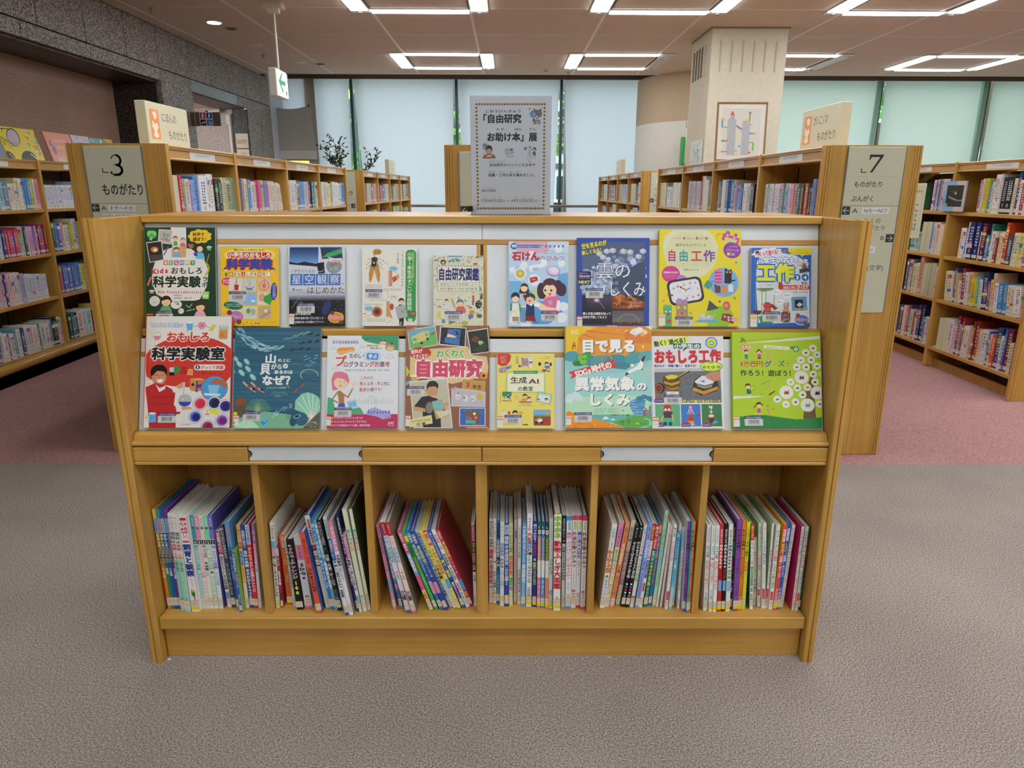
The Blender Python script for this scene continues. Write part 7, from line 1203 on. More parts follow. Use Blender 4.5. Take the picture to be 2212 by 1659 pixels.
    a.R(1582, 1150, 1664, 1180, 'c8a038', r=6); a.R(1560, 1176, 1674, 1306, '6a3a58', r=30); a.dots(1570, 1190, 1665, 1295, '', 60, 7, 5, ['c8c0c8', 'b04858', '4a5a98', '58a068', 'd8a048', '2c2028']); a.P([(1690, 1310), (1905, 1310), (1905, 1362), (1210, 1362), (1210, 1330)], '2663b8'); a.T('Mates Publishing', 1482, 1322, 1636, 1342, '16305a', .01)
    a.C(1808, 1272, 96, 'dcdcec', ry=66); a.C(1808, 1272, 86, '4878c0', ry=56); a.T('まなぶっく', 1728, 1252, 1892, 1292, 'c83a48', .03, o='e8dce8', ow=.06); a.C(1765, 1222, 26, '8a5030'); a.C(1855, 1318, 24, '8a5030'); stickers(a, 0, 1340, 1176, 1.02); sidelabel(a, 1196, 1208, 1.3, 'e0a030')
def B1(a):
    a.R(40, 10, 1110, 1390, 'dad9d2'); n = 26; a.P([(600+560*math.cos(math.pi+math.pi*i/n), 620-360*math.sin(math.pi*i/n)+0) for i in range(n+1)]+[(1085, 760), (1000, 860), (760, 900), (430, 880), (240, 850), (100, 760)], 'c8382c')
    for i in range(22): a.L([(90+i*46, 420), (90+i*46, 860)], 1.5, 'd4584a')
    for i in range(10): a.L([(80, 430+i*46), (1080, 430+i*46)], 1.5, 'd4584a')
    a.R(40, 10, 60, 1390, 'c8382c'); a.R(56, 14, 64, 1384, 'e0dcd4'); a.R(1046, 16, 1110, 1390, 'c8382c' ) if False else None
    a.T('でんじろう先生の', 106, 100, 490, 158, '3a6ab8', .03, o='3a6ab8', ow=.08); a.T('でんじろう先生の', 106, 100, 490, 158, 'e4e8ec', .04)
    a.T('おもしろ', 296, 210, 818, 336, 'cc4038', .05, o='e4e0d8', ow=.07); a.T('か が く じ っ け ん しつ', 200, 362, 960, 384, 'c83c34', .02); a.T('科学実験室', 140, 402, 996, 566, '1c1c20', .055, o='e4e2dc', ow=.065)
    a.R(648, 612, 1010, 684, 'dedcd4', r=34); a.C(690, 646, 27, '16161a'); a.T('1', 676, 624, 704, 668, 'e0e0dc', .05); a.T('びっくり実験', 722, 624, 992, 674, 'c8382c', .03); a.T('監修・米村でんじろう', 738, 708, 1000, 738, '5a1c18', .01)
    # round flasks and beakers with little faces
    a.P([(520, 104), (606, 92), (598, 190), (540, 194)], '5aa8dc'); a.C(562, 98, 44, 'dce8ee', ry=12); a.C(708, 132, 46, 'd88aa0'); a.R(700, 48, 722, 96, 'dcdcd8'); a.C(708, 132, 8, '60304a'); a.P([(786, 196), (840, 120), (880, 130), (836, 206)], 'c8cc30'); a.P([(840, 120), (872, 112), (884, 130)], 'dcdcd8'); a.C(192, 262, 46, 'dcdcd8'); a.P([(152, 262), (234, 262), (214, 304), (172, 304)], 'd8789a'); a.P([(220, 240), (250, 190), (268, 206), (236, 258)], 'dcdcd8'); a.arc(192, 262, 46, 0, 360, 3, '4a4448')
    for p in ([(606, 150), (660, 140)], [(752, 140), (800, 160)], [(690, 178), (690, 190)], [(725, 178), (725, 190)], [(545, 195), (540, 216)], [(590, 190), (600, 210)], [(170, 306), (168, 326)], [(205, 306), (215, 324)]): a.L(p, 4, '3a3438')
    a.R(908, 132, 1020, 306, 'b8b4ac', r=24); a.R(918, 190, 1012, 298, 'd0943c', r=18); a.C(950, 250, 26, 'd8702a'); a.R(930, 130, 1000, 156, 'c8c8c8')
    a.P([(360, 650), (412, 644), (420, 700), (424, 748), (372, 746)], 'c8c0c4'); a.R(364, 706, 424, 748, '241c20'); a.P([(412, 720), (420, 640), (436, 620), (450, 645), (468, 618), (474, 650), (490, 660), (482, 714)], '3a8a48'); a.P([(478, 730), (500, 640), (560, 640), (564, 730)], 'b02c28'); a.P([(570, 740), (584, 668), (636, 668), (640, 745)], 'd8a850'); a.C(612, 706, 22, 'd88878')
    # smiling presenter in a red jacket: a plain printed figure
    a.C(240, 700, 98, '181214', ry=86); a.C(248, 770, 84, 'c88a68', ry=100); a.P([(150, 760), (152, 670), (200, 620), (290, 618), (336, 680), (336, 750), (300, 700), (220, 690), (180, 740)], '181214'); a.R(186, 735, 240, 755, 'b88060'); a.L([(186, 742), (340, 742)], 3, '6a4030'); a.P([(218, 798), (300, 790), (282, 832), (240, 834)], 'ece4dc'); a.C(215, 742, 6, '1c1414', ry=4); a.C(290, 740, 6, '1c1414', ry=4); a.P([(246, 752), (262, 780), (240, 784)], 'b87858')
    a.P([(95, 890), (210, 838), (310, 860), (420, 920), (450, 960), (440, 1110), (520, 1150), (520, 1210), (470, 1225), (480, 1384), (170, 1384), (140, 1150)], 'b52a2c'); a.P([(210, 850), (262, 900), (330, 870), (326, 912), (262, 950)], 'dcd8d4'); a.L([(150, 1010), (440, 1000)], 5, '8a1e22'); a.L([(150, 1080), (440, 1110)], 5, '8a1e22'); a.P([(400, 900), (460, 870), (480, 920), (430, 960)], 'dcd8d4'); a.P([(440, 880), (540, 820), (560, 860), (500, 915)], 'd09878'); a.P([(460, 1120), (540, 1130), (540, 1180), (480, 1190)], 'dcd8d4'); a.P([(530, 1120), (640, 1130), (660, 1155), (540, 1165)], 'd09878')
    a.C(565, 1050, 80, 'b4b0b4', ry=76); a.R(534, 830, 556, 980, 'c4c0c4'); a.P([(492, 1066), (640, 1066), (620, 1108), (570, 1124), (515, 1108)], '2a4aa8'); a.C(540, 1030, 7, 'ecf0f4')
    a.P([(610, 785), (690, 800), (700, 950), (615, 925)], 'c88a4a'); a.P([(610, 785), (720, 778), (800, 800), (690, 806)], 'd8a468'); a.P([(690, 806), (798, 800), (796, 900), (696, 950)], 'b87a3c'); a.P([(684, 810), (700, 810), (700, 950), (684, 948)], '3a3a98'); a.P([(696, 860), (798, 840), (798, 868), (696, 900)], '3a3a98'); a.C(646, 858, 17, '1c1c24')
    a.C(898, 902, 158, 'c83a2e', ry=154); a.C(898, 902, 150, '4898d0', ry=146); a.P([(850, 820), (900, 780), (1010, 800), (1045, 870), (1020, 900), (940, 850), (870, 850)], 'a86a50'); a.P([(820, 862), (960, 868), (936, 978), (850, 972)], '80c0dc'); a.P([(780, 960), (980, 970), (960, 1000), (790, 990)], 'c8dce8')
    for x, y, c, c2 in ((746, 1088, 'd8486a', 'c83040'), (910, 1080, '2a3a60', '1c2440'), (1042, 1118, '3a3a90', '2a2468'), (700, 1248, '5a68c0', '24246a'), (1010, 1292, '9a5aa8', '6a2a80'), (848, 1368, 'a83868', '8a1c48')): a.C(x, y, 84, '9a94a0', n=28); a.C(x, y, 78, 'd4d0dc', n=28); a.C(x, y, 64, c, n=24); a.C(x+8, y+4, 44, c2)
    a.R(1046, 1000, 1110, 1390, 'd0ccd0') if False else None
    a.P([(830, 1150), (960, 1170), (968, 1215), (930, 1225), (860, 1190)], 'd8d838'); a.L([(810, 1220), (860, 1216)], 8, 'd0503a'); a.L([(835, 1170), (835, 1216)], 6, 'd0503a')
    a.P([(154, 1222), (238, 1202), (246, 1310), (166, 1322)], '5aa8dc'); a.C(196, 1208, 42, 'dce8ee', ry=12); a.C(190, 1262, 5, '1c1c20'); a.C(212, 1258, 5, '1c1c20'); a.T('新日本出版社', 546, 1330, 652, 1350, '3a3438', 0); stickers(a, 0, 268, 1204, .98); sidelabel(a, 112, 1236, .8, 'd8a838')
def B2(a):
    a.grad(1090, 140, 2160, 1390, '2f5f74', '2c5f78', 3); rnd = random.Random(12)
    for i in range(22): y = 170+i*48; a.P([(1100, y), (1400, y+rnd.uniform(-12, 12)), (1800, y+rnd.uniform(-12, 12)), (2140, y+4), (2140, y+20), (1700, y+rnd.uniform(14, 30)), (1110, y+18)], mix('32647a', rnd.uniform(.86, 1.12)))
    def fish(x, y, l, ang, c): a.C(x, y, l, c, ry=l*.26, rot=ang, n=8); t = math.radians(ang); a.P([(x-l*.8*math.cos(t), y-l*.8*math.sin(t)), (x-l*1.5*math.cos(t)-l*.35*math.sin(t), y-l*1.5*math.sin(t)+l*.35*math.cos(t)), (x-l*1.5*math.cos(t)+l*.35*math.sin(t), y-l*1.5*math.sin(t)-l*.35*math.cos(t))], c)
    for k in range(105):
        t = rnd.random(); x = 1120+t*560; y0 = 170+280*math.sin(min(1, t*1.35)*1.45)-t*t*60; y = y0+rnd.uniform(-75, 75)*(1.15-t); fish(x, y, rnd.uniform(17, 28), 60-95*t, rnd.choice(['8cc0d4', 'a8d0d8', '78b0c8', '9ab8a0']))
    for k in range(14): fish(1700+k*22, 290-k*6+rnd.uniform(-18, 18), 16, -15, '9ab8a8')
    for x, y in ((1990, 232), (2070, 248), (1900, 345), (1985, 332), (2070, 326), (1780, 434), (1880, 420), (1970, 425)): a.C(x, y, 28, '14242c', ry=15, rot=-20); a.L([(x-8, y-10), (x-4, y+10)], 3, '90a8a8'); a.P([(x+20, y-8), (x+38, y-22), (x+34, y+4)], '14242c')
    for x, y, r_ in ((1130, 540, 42), (1176, 606, 48), (1262, 575, 46), (1282, 665, 46), (1210, 712, 50), (1345, 766, 50), (1112, 690, 30)): a.C(x, y, r_, '8ac0c0', ry=r_*.52, rot=48); a.C(x-4, y-4, r_*.7, 'a0d0c4', ry=r_*.32, rot=48); a.C(x+r_*.45, y+r_*.42, 4, '16303c'); a.L([(x-r_*.6, y-r_*.6), (x-r_*.9, y-r_*.5)], 5, '60a068')
    for k in range(13): t = math.radians(150+k*17); fish(2000+100*math.cos(t), 740+66*math.sin(t), 15, k*17+60, 'a8d4b8')
    for k in range(12): fish(1920+rnd.uniform(0, 170), 490+rnd.uniform(0, 140), 18, -20, '80b4c8')
    for x, y in ((1980, 795), (2050, 815), (1880, 858), (2110, 770)): a.L([(x-30, y), (x+30, y+4)], 6, '1c4058')
    a.L([(1940, 845), (1905, 890)], 14, 'b84a38'); a.L([(1870, 905), (1832, 955)], 14, 'b84a38')
    for k in range(16): fish(1950+rnd.uniform(0, 170), 840+rnd.uniform(0, 80), 10, 160, '4a8060')
    W = 'e4e8e6'; a.T('山', 1470, 480, 1612, 600, W, .05); a.T('の上に', 1622, 536, 1778, 582, W, .04); a.T('貝', 1420, 594, 1548, 740, W, .045); a.T('がら', 1548, 604, 1684, 676, W, .04); a.C(1718, 630, 30, W); a.T('が', 1700, 612, 1738, 650, '32647a', .03); a.T('あるのは', 1588, 678, 1806, 730, W, .04); a.T('なぜ？', 1450, 742, 1850, 870, W, .055)
    a.T('はじめての地質学', 1540, 880, 1742, 912, '9ac888', .02); a.L([(1528, 882), (1512, 916)], 5, 'b8cc58'); a.L([(1748, 866), (1776, 898)], 5, 'b8cc58'); a.T('アレックス・ノゲス', 1580, 942, 1702, 958, 'c8d4d4', 0); a.T('ミレン・アシアイン=ロラ', 1560, 966, 1728, 982, 'c8d4d4', 0); a.T('宇野和美', 1612, 990, 1672, 1006, 'c8d4d4', 0); a.C(1722, 952, 8, '58b0d8'); a.C(1745, 974, 8, '78b058'); a.C(1688, 998, 8, 'c86048')
    for (x, y) in ((1240, 830), (1335, 835)): a.L([(x, y), (x+60, y+60), (x+120, y+90)], 22, 'd8a078'); a.L([(x+50, y+50), (x+70, y+64)], 24, 'c83a30'); a.C(x+118, y+84, 16, '14141c'); a.L([(x+100, y+90), (x+150, y+120)], 10, 'd8a078'); a.L([(x-10, y-10), (x+20, y+30)], 10, 'd8a078')
    a.P([(1150, 1080), (1190, 1010), (1260, 1020), (1290, 1090), (1240, 1130), (1300, 1120), (1310, 1170), (1200, 1190)], '8a5030'); a.P([(1150, 1120), (1280, 1090), (1330, 1200), (1270, 1270), (1150, 1270)], '5a5444'); a.P([(1150, 1290), (1240, 1250), (1500, 1180), (1780, 1215), (2140, 1290), (2140, 1384), (1150, 1384)], '7ab490')
    for k in range(15): t = math.radians(-165+k*11); a.L([(1420, 1190), (1420+75*math.cos(t)*.7, 1190+100*math.sin(t)), (1420+150*math.cos(t), 1190+165*math.sin(t))], 6, '88b478')
    for k in range(22): x = 1640+rnd.uniform(-60, 180); fish(x, 1220-(x-1600)*.55+rnd.uniform(-30, 30), 12, -40, 'c0dce4')
    a.P([(2040, 1270), (1960, 1200), (1850, 1160), (1850, 1050), (1920, 970), (1990, 950), (2060, 970), (2120, 1010), (2145, 1050), (2145, 1250), (2090, 1290)], '8cc8ac'); a.P([(1990, 1240), (2060, 1180), (2110, 1240), (2060, 1300)], 'e0b098')
    for q in ((1880, 1070), (1930, 1000), (1990, 970), (2050, 985), (2110, 1030), (2130, 1110)): a.L([(2045, 1270), ((2045+q[0])/2+8, (1270+q[1])/2), q], 7, 'dcece4')
    a.P([(2010, 1310), (2040, 1255), (2080, 1262), (2100, 1310)], 'e8e8e0'); a.C(1930, 1280, 75, '2f6078', ry=72); a.C(1835, 1300, 40, '2a5068', ry=60); a.C(1880, 1240, 44, '78b0c4', ry=24, rot=-20); a.C(1880, 1240, 30, '1c3040', ry=14, rot=-20); a.P([(1950, 1384), (2040, 1280), (2145, 1180), (2145, 1384)], '5a5c4c'); a.dots(1990, 1300, 2135, 1370, 'b8bc98', 40, 5, 6)
    a.P([(1470, 1290), (1520, 1245), (1560, 1290), (1530, 1350), (1480, 1340)], '5ab4dc'); a.dots(1480, 1265, 1545, 1340, '24506c', 8, 7, 3); a.P([(1165, 1384), (1190, 1320), (1270, 1290), (1380, 1300), (1460, 1384)], 'a8dcbc')
    for q in ((1200, 1330), (1260, 1305), (1330, 1305), (1390, 1330), (1430, 1360)): a.L([(1320, 1384), q], 5, 'd8f0e0')
    for k in range(9): t = math.radians(-200+k*22); a.L([(1830, 1240), (1830+90*math.cos(t), 1240+90*math.sin(t))], 4, '24485c')
    stickers(a, 0, 1256, 1184, .94); a.R(1145, 1188, 1186, 1226, 'e0c828'); sidelabel(a, 1146, 1226, 1.05); a.R(1146, 1300, 1168, 1332, '88b828')
def B3(a):
    a.R(40, 195, 980, 1460, 'd9dde0'); a.P([(478, 205), (955, 205), (955, 410), (880, 405), (800, 340), (640, 315), (540, 290), (490, 250)], '37976a'); a.T('授業でやった教える', 520, 236, 716, 262, '1c3028', 0, rot=-2); a.T('問おう', 825, 270, 890, 286, '1c3028', 0)
    a.T('新学習指導要領準拠', 116, 280, 448, 322, '6a64a8', .02); a.S(120, 266, 440, 276, '8a84b8', 18); a.C(760, 298, 44, 'e0bc98', ry=42); a.P([(718, 290), (730, 262), (790, 262), (806, 296), (770, 280)], '5a4030'); a.C(850, 372, 62, 'b89468', ry=52); a.C(850, 390, 44, 'e0bc98', ry=32); a.C(872, 318, 18, '6a4830'); a.T('早稲田大学の', 552, 332, 716, 360, '2a2a28', .02); a.T('教授が教える！', 600, 368, 766, 396, '2a2a28', .02); a.P([(552, 356), (716, 352), (716, 362), (552, 366)], 'd8d858')
    for x, y, s_ in ((125, 380, 1), (493, 360, .9), (850, 492, 1.6), (158, 645, 1.3)): a.arc(x, y, 22*s_, 180, 360, 3, '8a90b8', ry=18*s_); a.L([(x-32*s_, y+14*s_), (x-22*s_, y), ], 3, '8a90b8'); a.L([(x-32*s_, y+14*s_), (x+32*s_, y+14*s_), (x+22*s_, y)], 3, '8a90b8')
    a.P([(175, 400), (200, 375), (380, 365), (398, 380), (400, 420), (250, 460), (230, 475), (200, 460), (178, 450)], 'e09a28'); a.T('Scratchで', 186, 404, 378, 444, 'f0e8d8', .02, rot=-7)
    a.T('たのしく', 336, 452, 548, 520, '24242a', .03); a.C(632, 492, 118, 'b8d4e4', ry=82); a.R(558, 450, 704, 536, '3a7cc8', r=18, rot=3); a.T('学ぶ', 576, 462, 690, 526, 'e8ecf0', .04); a.T('プ', 150, 480, 300, 640, 'd04a3c', .035)
    a.T('ログラミング的思考', 262, 562, 856, 640, '2c2428', .03, each=['9a3048', '7a3048', '2c2428', '2c2428', 'a83a50', 'b03a48', 'b84858', '2c2428', 'c84838']); 
    for x in (370, 430, 480, 535): a.C(x, 440 if x < 500 else 442, 5, 'd84848')
    a.T('早稲田大学 宮嶋弘宣・齋藤大輔・坂本一憲 著', 286, 668, 846, 692, '3a3a40', .01)
    a.P([(120, 800), (150, 710), (230, 695), (310, 720), (345, 800), (350, 860), (200, 830), (210, 940), (140, 950)], 'd8788c'); a.C(250, 850, 96, 'e8cca8', ry=84); a.P([(150, 790), (180, 720), (260, 700), (330, 750), (345, 860), (280, 800), (200, 780)], 'd8788c'); a.C(232, 832, 6, '4a3838'); a.C(285, 838, 6, '4a3838'); a.C(235, 888, 10, 'b05858'); a.P([(200, 960), (240, 950), (290, 1000), (295, 1120), (230, 1120)], 'a87848'); a.L([(205, 975), (140, 1070), (215, 1110)], 18, 'a87848'); a.L([(280, 1000), (340, 1040), (390, 930)], 18, 'a87848'); a.L([(395, 920), (400, 850)], 16, 'e8cca8')
    for q in ((370, 850), (412, 815), (440, 835), (448, 870)): a.L([(405, 890), q], 9, 'e8cca8')
    a.P([(225, 1120), (300, 1120), (310, 1170), (215, 1170)], '3a58b0'); a.P([(85, 1035), (150, 1060), (180, 1180), (180, 1270), (85, 1270)], '4aa87c'); a.P([(440, 1160), (500, 1180), (545, 1260), (230, 1262), (400, 1190)], '4aa87c'); a.P([(318, 1092), (440, 1066), (470, 1180), (350, 1196)], 'c8ccd0'); a.P([(338, 1105), (430, 1086), (450, 1160), (362, 1176)], '78c0e4'); a.C(375, 1135, 5, '24486a'); a.C(418, 1126, 5, '24486a')
    D = 'c83a38'
    a.T('これから', 482, 758, 650, 808, D, .02); a.T('教える方・学ぶ方に', 480, 834, 866, 888, '2c2428', .02, each=[D, D, D, '2c2428', D, D, D, '2c2428', '2c2428']); a.T('最適の1冊です！', 476, 912, 790, 968, '2c2428', .02, each=[D, D, D, '2c2428', '2c2428', D, D, D])
    for y in (816, 898, 978): a.L([(482, y), (866, y)], 1.5, 'a8a8a4')
    for k in range(26): x = 420+k*19; a.L([(x, 1115+(k % 3)*8), (x+5, 1040+(k*37 % 50))], 3, ['78b078', '9890c8', '88b888'][k % 3])
    a.R(600, 1020, 665, 1120, 'd9dde0'); a.arc(633, 1048, 16, 0, 360, 3, '9890b8'); a.L([(570, 1120), (570, 1070), (600, 1070), (600, 1020), (665, 1020), (665, 1070), (695, 1070), (695, 1130)], 3, '78b078')
    for i in range(6): a.R(590+(i % 3)*38, 1082+(i//3)*24, 602+(i % 3)*38, 1092+(i//3)*24, '9890b8')
    a.R(80, 1262, 975, 1460, 'b8305c'); a.P([(560, 1264), (600, 1200), (680, 1170), (760, 1210), (870, 1230), (880, 1310), (780, 1330), (700, 1292)], 'a8a4d4'); a.T('Scratch3', 586, 1204, 872, 1262, '4a4aa0', .03); a.T('対応', 804, 1278, 876, 1314, '6a68b0', .01)
    for i, t in enumerate(('クイズやゲームでらくらく学べる！', 'パソコンなしですぐにクイズができる！', 'サンプル素材はすべて公開・再利用可能！')): a.C(153-i*0, 1312+i*48, 10, 'e8c840'); a.T(t, 168, 1296+i*48, (548, 596, 642)[i], 1326+i*48, 'ecd8e0', .02)
    a.L([(845, 1400), (858, 1365), (872, 1392), (888, 1362), (900, 1392), (915, 1360)], 8, 'ecd8e0'); a.T('マイナビ', 846, 1402, 922, 1420, 'ecd8e0', .03); stickers(a, 0, 176, 1176, 1.02); sidelabel(a, 78, 1290, 1.0)
def B4(a):
    a.R(1030, 60, 2130, 1450, '8c5c42'); a.dots(1050, 85, 2110, 1430, '', 260, 7, 4, ['7a4c34', '9c6c50', '84543c'])
    a.P([(1110, 420), (1500, 385), (1830, 360), (1900, 480), (2080, 500), (2100, 640), (2085, 760), (1900, 800), (1650, 860), (1300, 780), (1110, 770)], 'd8bc88'); a.P([(1510, 75), (1790, 75), (1740, 100), (1530, 96)], 'd8bc28'); a.P([(1060, 620), (1110, 700), (1070, 780)], 'd8bc28')
    a.P([(1060, 140), (1418, 80), (1460, 345), (1095, 410)], 'd8d4cc'); a.P([(1068, 148), (1410, 92), (1446, 290), (1100, 370)], '6aa8b8'); a.P([(1095, 260), (1420, 160), (1448, 338), (1106, 396)], '6ab058'); a.P([(1110, 240), (1250, 165), (1340, 150), (1340, 230), (1320, 270), (1140, 330)], 'd0c070'); a.P([(1130, 250), (1185, 252), (1188, 300), (1132, 290)], '58a8b0'); a.R(1290, 180, 1325, 225, '58a8b0'); a.C(1250, 318, 17, '20181a'); a.C(1322, 262, 17, '20181a'); a.P([(1360, 195), (1415, 165), (1418, 180), (1365, 212)], '8a3830'); a.P([(1050, 150), (1170, 92), (1190, 112), (1060, 175)], 'c87868')
    a.P([(1480, 92), (1815, 108), (1808, 375), (1470, 342)], 'dcdcdc'); a.P([(1492, 102), (1806, 118), (1798, 362), (1482, 330)], '14151c'); a.dots(1490, 110, 1800, 350, 'b8b8c0', 50, 3, 5); a.P([(1580, 120), (1750, 130), (1735, 250), (1565, 240)], '2a68a8'); a.P([(1540, 240), (1735, 260), (1728, 350), (1540, 310)], '3a70a8'); a.P([(1565, 235), (1700, 250), (1660, 215), (1580, 190)], 'd8ccb0'); a.C(1620, 160, 22, 'c84848', ry=12); a.C(1700, 185, 14, '14181c', ry=30, rot=-30); a.L([(1620, 270), (1625, 310)], 6, '48a058')
    a.P([(1820, 155), (2090, 112), (2118, 438), (1870, 474)], 'd8dcdc'); a.P([(1832, 165), (2082, 124), (2108, 430), (1880, 462)], '22241c'); a.P([(1870, 280), (1930, 210), (1990, 250), (1940, 310)], '6a3a28'); a.C(2010, 320, 48, '9ab890', ry=30, rot=35); a.C(2045, 365, 22, 'b8c8a8'); a.L([(1930, 160), (2060, 230)], 5, '3a3428'); a.P([(1900, 420), (2050, 300), (2100, 380), (2000, 440)], '2c3c20')
    a.B(1236, 452, 136, 78, 'b8302c', 14, .08); a.T('理科が', 1112, 402, 1264, 462, 'ece4dc', .03, rot=-8); a.T('すきになる！', 1140, 462, 1364, 518, 'ece4dc', .03, rot=-6)
    a.T('わくわく', 1440, 392, 1812, 510, '4ab050', .05, o='e8e8dc', ow=.05, bend=18); a.P([(1378, 440), (1425, 468), (1420, 478)], 'd8c030'); a.P([(1380, 500), (1425, 490), (1420, 502)], 'd8c030'); a.P([(1800, 430), (1838, 400), (1834, 440)], 'd8c030')
    a.T('自由研究', 1172, 540, 2030, 780, 'cc4660', .085, o='e8e6e4', ow=.06); a.C(1172, 792, 42, 'd8b028'); a.C(1166, 755, 40, 'e4e4e0', ry=16); a.C(1172, 790, 7, 'b84030'); a.P([(1060, 840), (1150, 800), (1160, 820), (1070, 880)], '78a8c8')
    a.P([(1110, 830), (1590, 782), (1665, 1430), (1180, 1430)], 'd8d8d4'); a.P([(1122, 842), (1580, 796), (1650, 1420), (1190, 1420)], 'bdb9a2')
    a.C(1402, 890, 74, '1c1a1c', ry=72); a.C(1400, 960, 72, 'c89468', ry=84); a.P([(1328, 940), (1335, 860), (1400, 820), (1465, 860), (1472, 920), (1430, 890), (1360, 900)], '1c1a1c'); a.C(1325, 945, 14, 'c08a60'); a.arc(1415, 1005, 26, 20, 150, 7, 'ece4dc'); a.C(1390, 965, 6, '241818', ry=3); a.C(1442, 968, 6, '241818', ry=3)
    a.P([(1180, 1150), (1270, 1030), (1350, 1015), (1460, 1050), (1500, 1100), (1520, 1420), (1300, 1420), (1285, 1190)], '25242f'); a.P([(1172, 1150), (1280, 1170), (1330, 1180), (1330, 1225), (1180, 1205)], 'c89468'); a.C(1370, 1170, 55, '4a4a44', ry=82); a.C(1370, 1170, 44, '807e72', ry=70); a.P([(1395, 1090), (1520, 1060), (1620, 1270), (1455, 1318)], 'b0a070'); a.P([(1402, 1100), (1512, 1074), (1550, 1160), (1440, 1200)], '78b8b8'); 
    for i, c in enumerate(['b8d8c8', 'd8c038', '6a6ab8', 'd8a0b0']): a.P([(1450+i*40, 1215-i*10), (1485+i*40, 1205-i*10), (1530+i*32, 1290-i*12), (1500+i*30, 1300-i*12)], 'd8ccb0'); a.P([(1450+i*40, 1215-i*10), (1485+i*40, 1205-i*10), (1492+i*40, 1222-i*10), (1458+i*40, 1232-i*10)], c)
    a.C(1582, 1122, 26, 'c89468'); a.P([(1125, 1320), (1400, 1260), (1415, 1370), (1130, 1420)], 'd8d090'); a.T('筑波大学附属小学校 教諭', 1150, 1322, 1384, 1348, '3a3828', .01, rot=-7); a.T('辻 健', 1215, 1356, 1330, 1396, '2a2820', .03, rot=-4)
    a.P([(1775, 800), (2070, 820), (2060, 965), (1770, 930)], 'c09448'); a.T('3', 1812, 826, 1874, 912, 'c8342c', .06); a.T('年生', 1900, 872, 2022, 930, '24201c', .03, rot=3); a.C(2046, 755, 46, 'd8942c'); a.C(2042, 752, 20, '3a2418'); a.P([(1960, 800), (1990, 770), (2020, 790)], '4a8a38')
    a.P([(1640, 905), (2066, 965), (2066, 1158), (1642, 1150)], 'd4d2d4'); a.P([(1650, 915), (2058, 975), (2058, 1148), (1652, 1140)], 'b8b6bc')
    for x, y, c in ((1722, 1026, 'd0d0d4'), (1820, 1050, 'd4d4d8'), (1910, 1045, 'dcdce0'), (1994, 1026, 'd8b028')): a.C(x, y, 34, c, ry=42)
    a.P([(1720, 968), (1738, 985), (1715, 995)], 'c03a38'); a.P([(1716, 1030), (1732, 1030), (1724, 1046)], 'c03a38'); a.C(1800, 1040, 9, '5a3a3a', ry=16); a.dots(1885, 1015, 1935, 1075, '', 14, 6, 3, ['3a68b0', 'c84838', '48a050']); a.C(1994, 1020, 5, 'a04828')
    a.P([(1612, 935), (1700, 880), (1708, 900), (1620, 950)], 'd07868'); a.R(1742, 1168, 2068, 1402, 'd4d4dc'); a.R(1752, 1178, 2058, 1392, '2a6ab8'); a.dots(1755, 1180, 2055, 1390, '', 70, 5, 8, ['4a88d0', '1c4a98', 'b8c060']); a.R(1812, 1208, 1998, 1374, '7a5a3a'); a.R(1820, 1330, 1945, 1370, '58b0a8'); a.R(1828, 1275, 1858, 1330, '5878c8'); a.P([(1870, 1270), (1910, 1320), (1870, 1325)], 'd85838'); a.R(1930, 1280, 1965, 1310, 'd878a8', rot=30); a.R(1915, 1230, 1945, 1262, 'e0e0e0', rot=30)
    a.P([(1820, 1410), (2090, 1410), (2110, 1432), (1840, 1432)], 'e08868'); stickers(a, 0, 1086, 892, 1.02); sidelabel(a, 1070, 1268, 1.15)
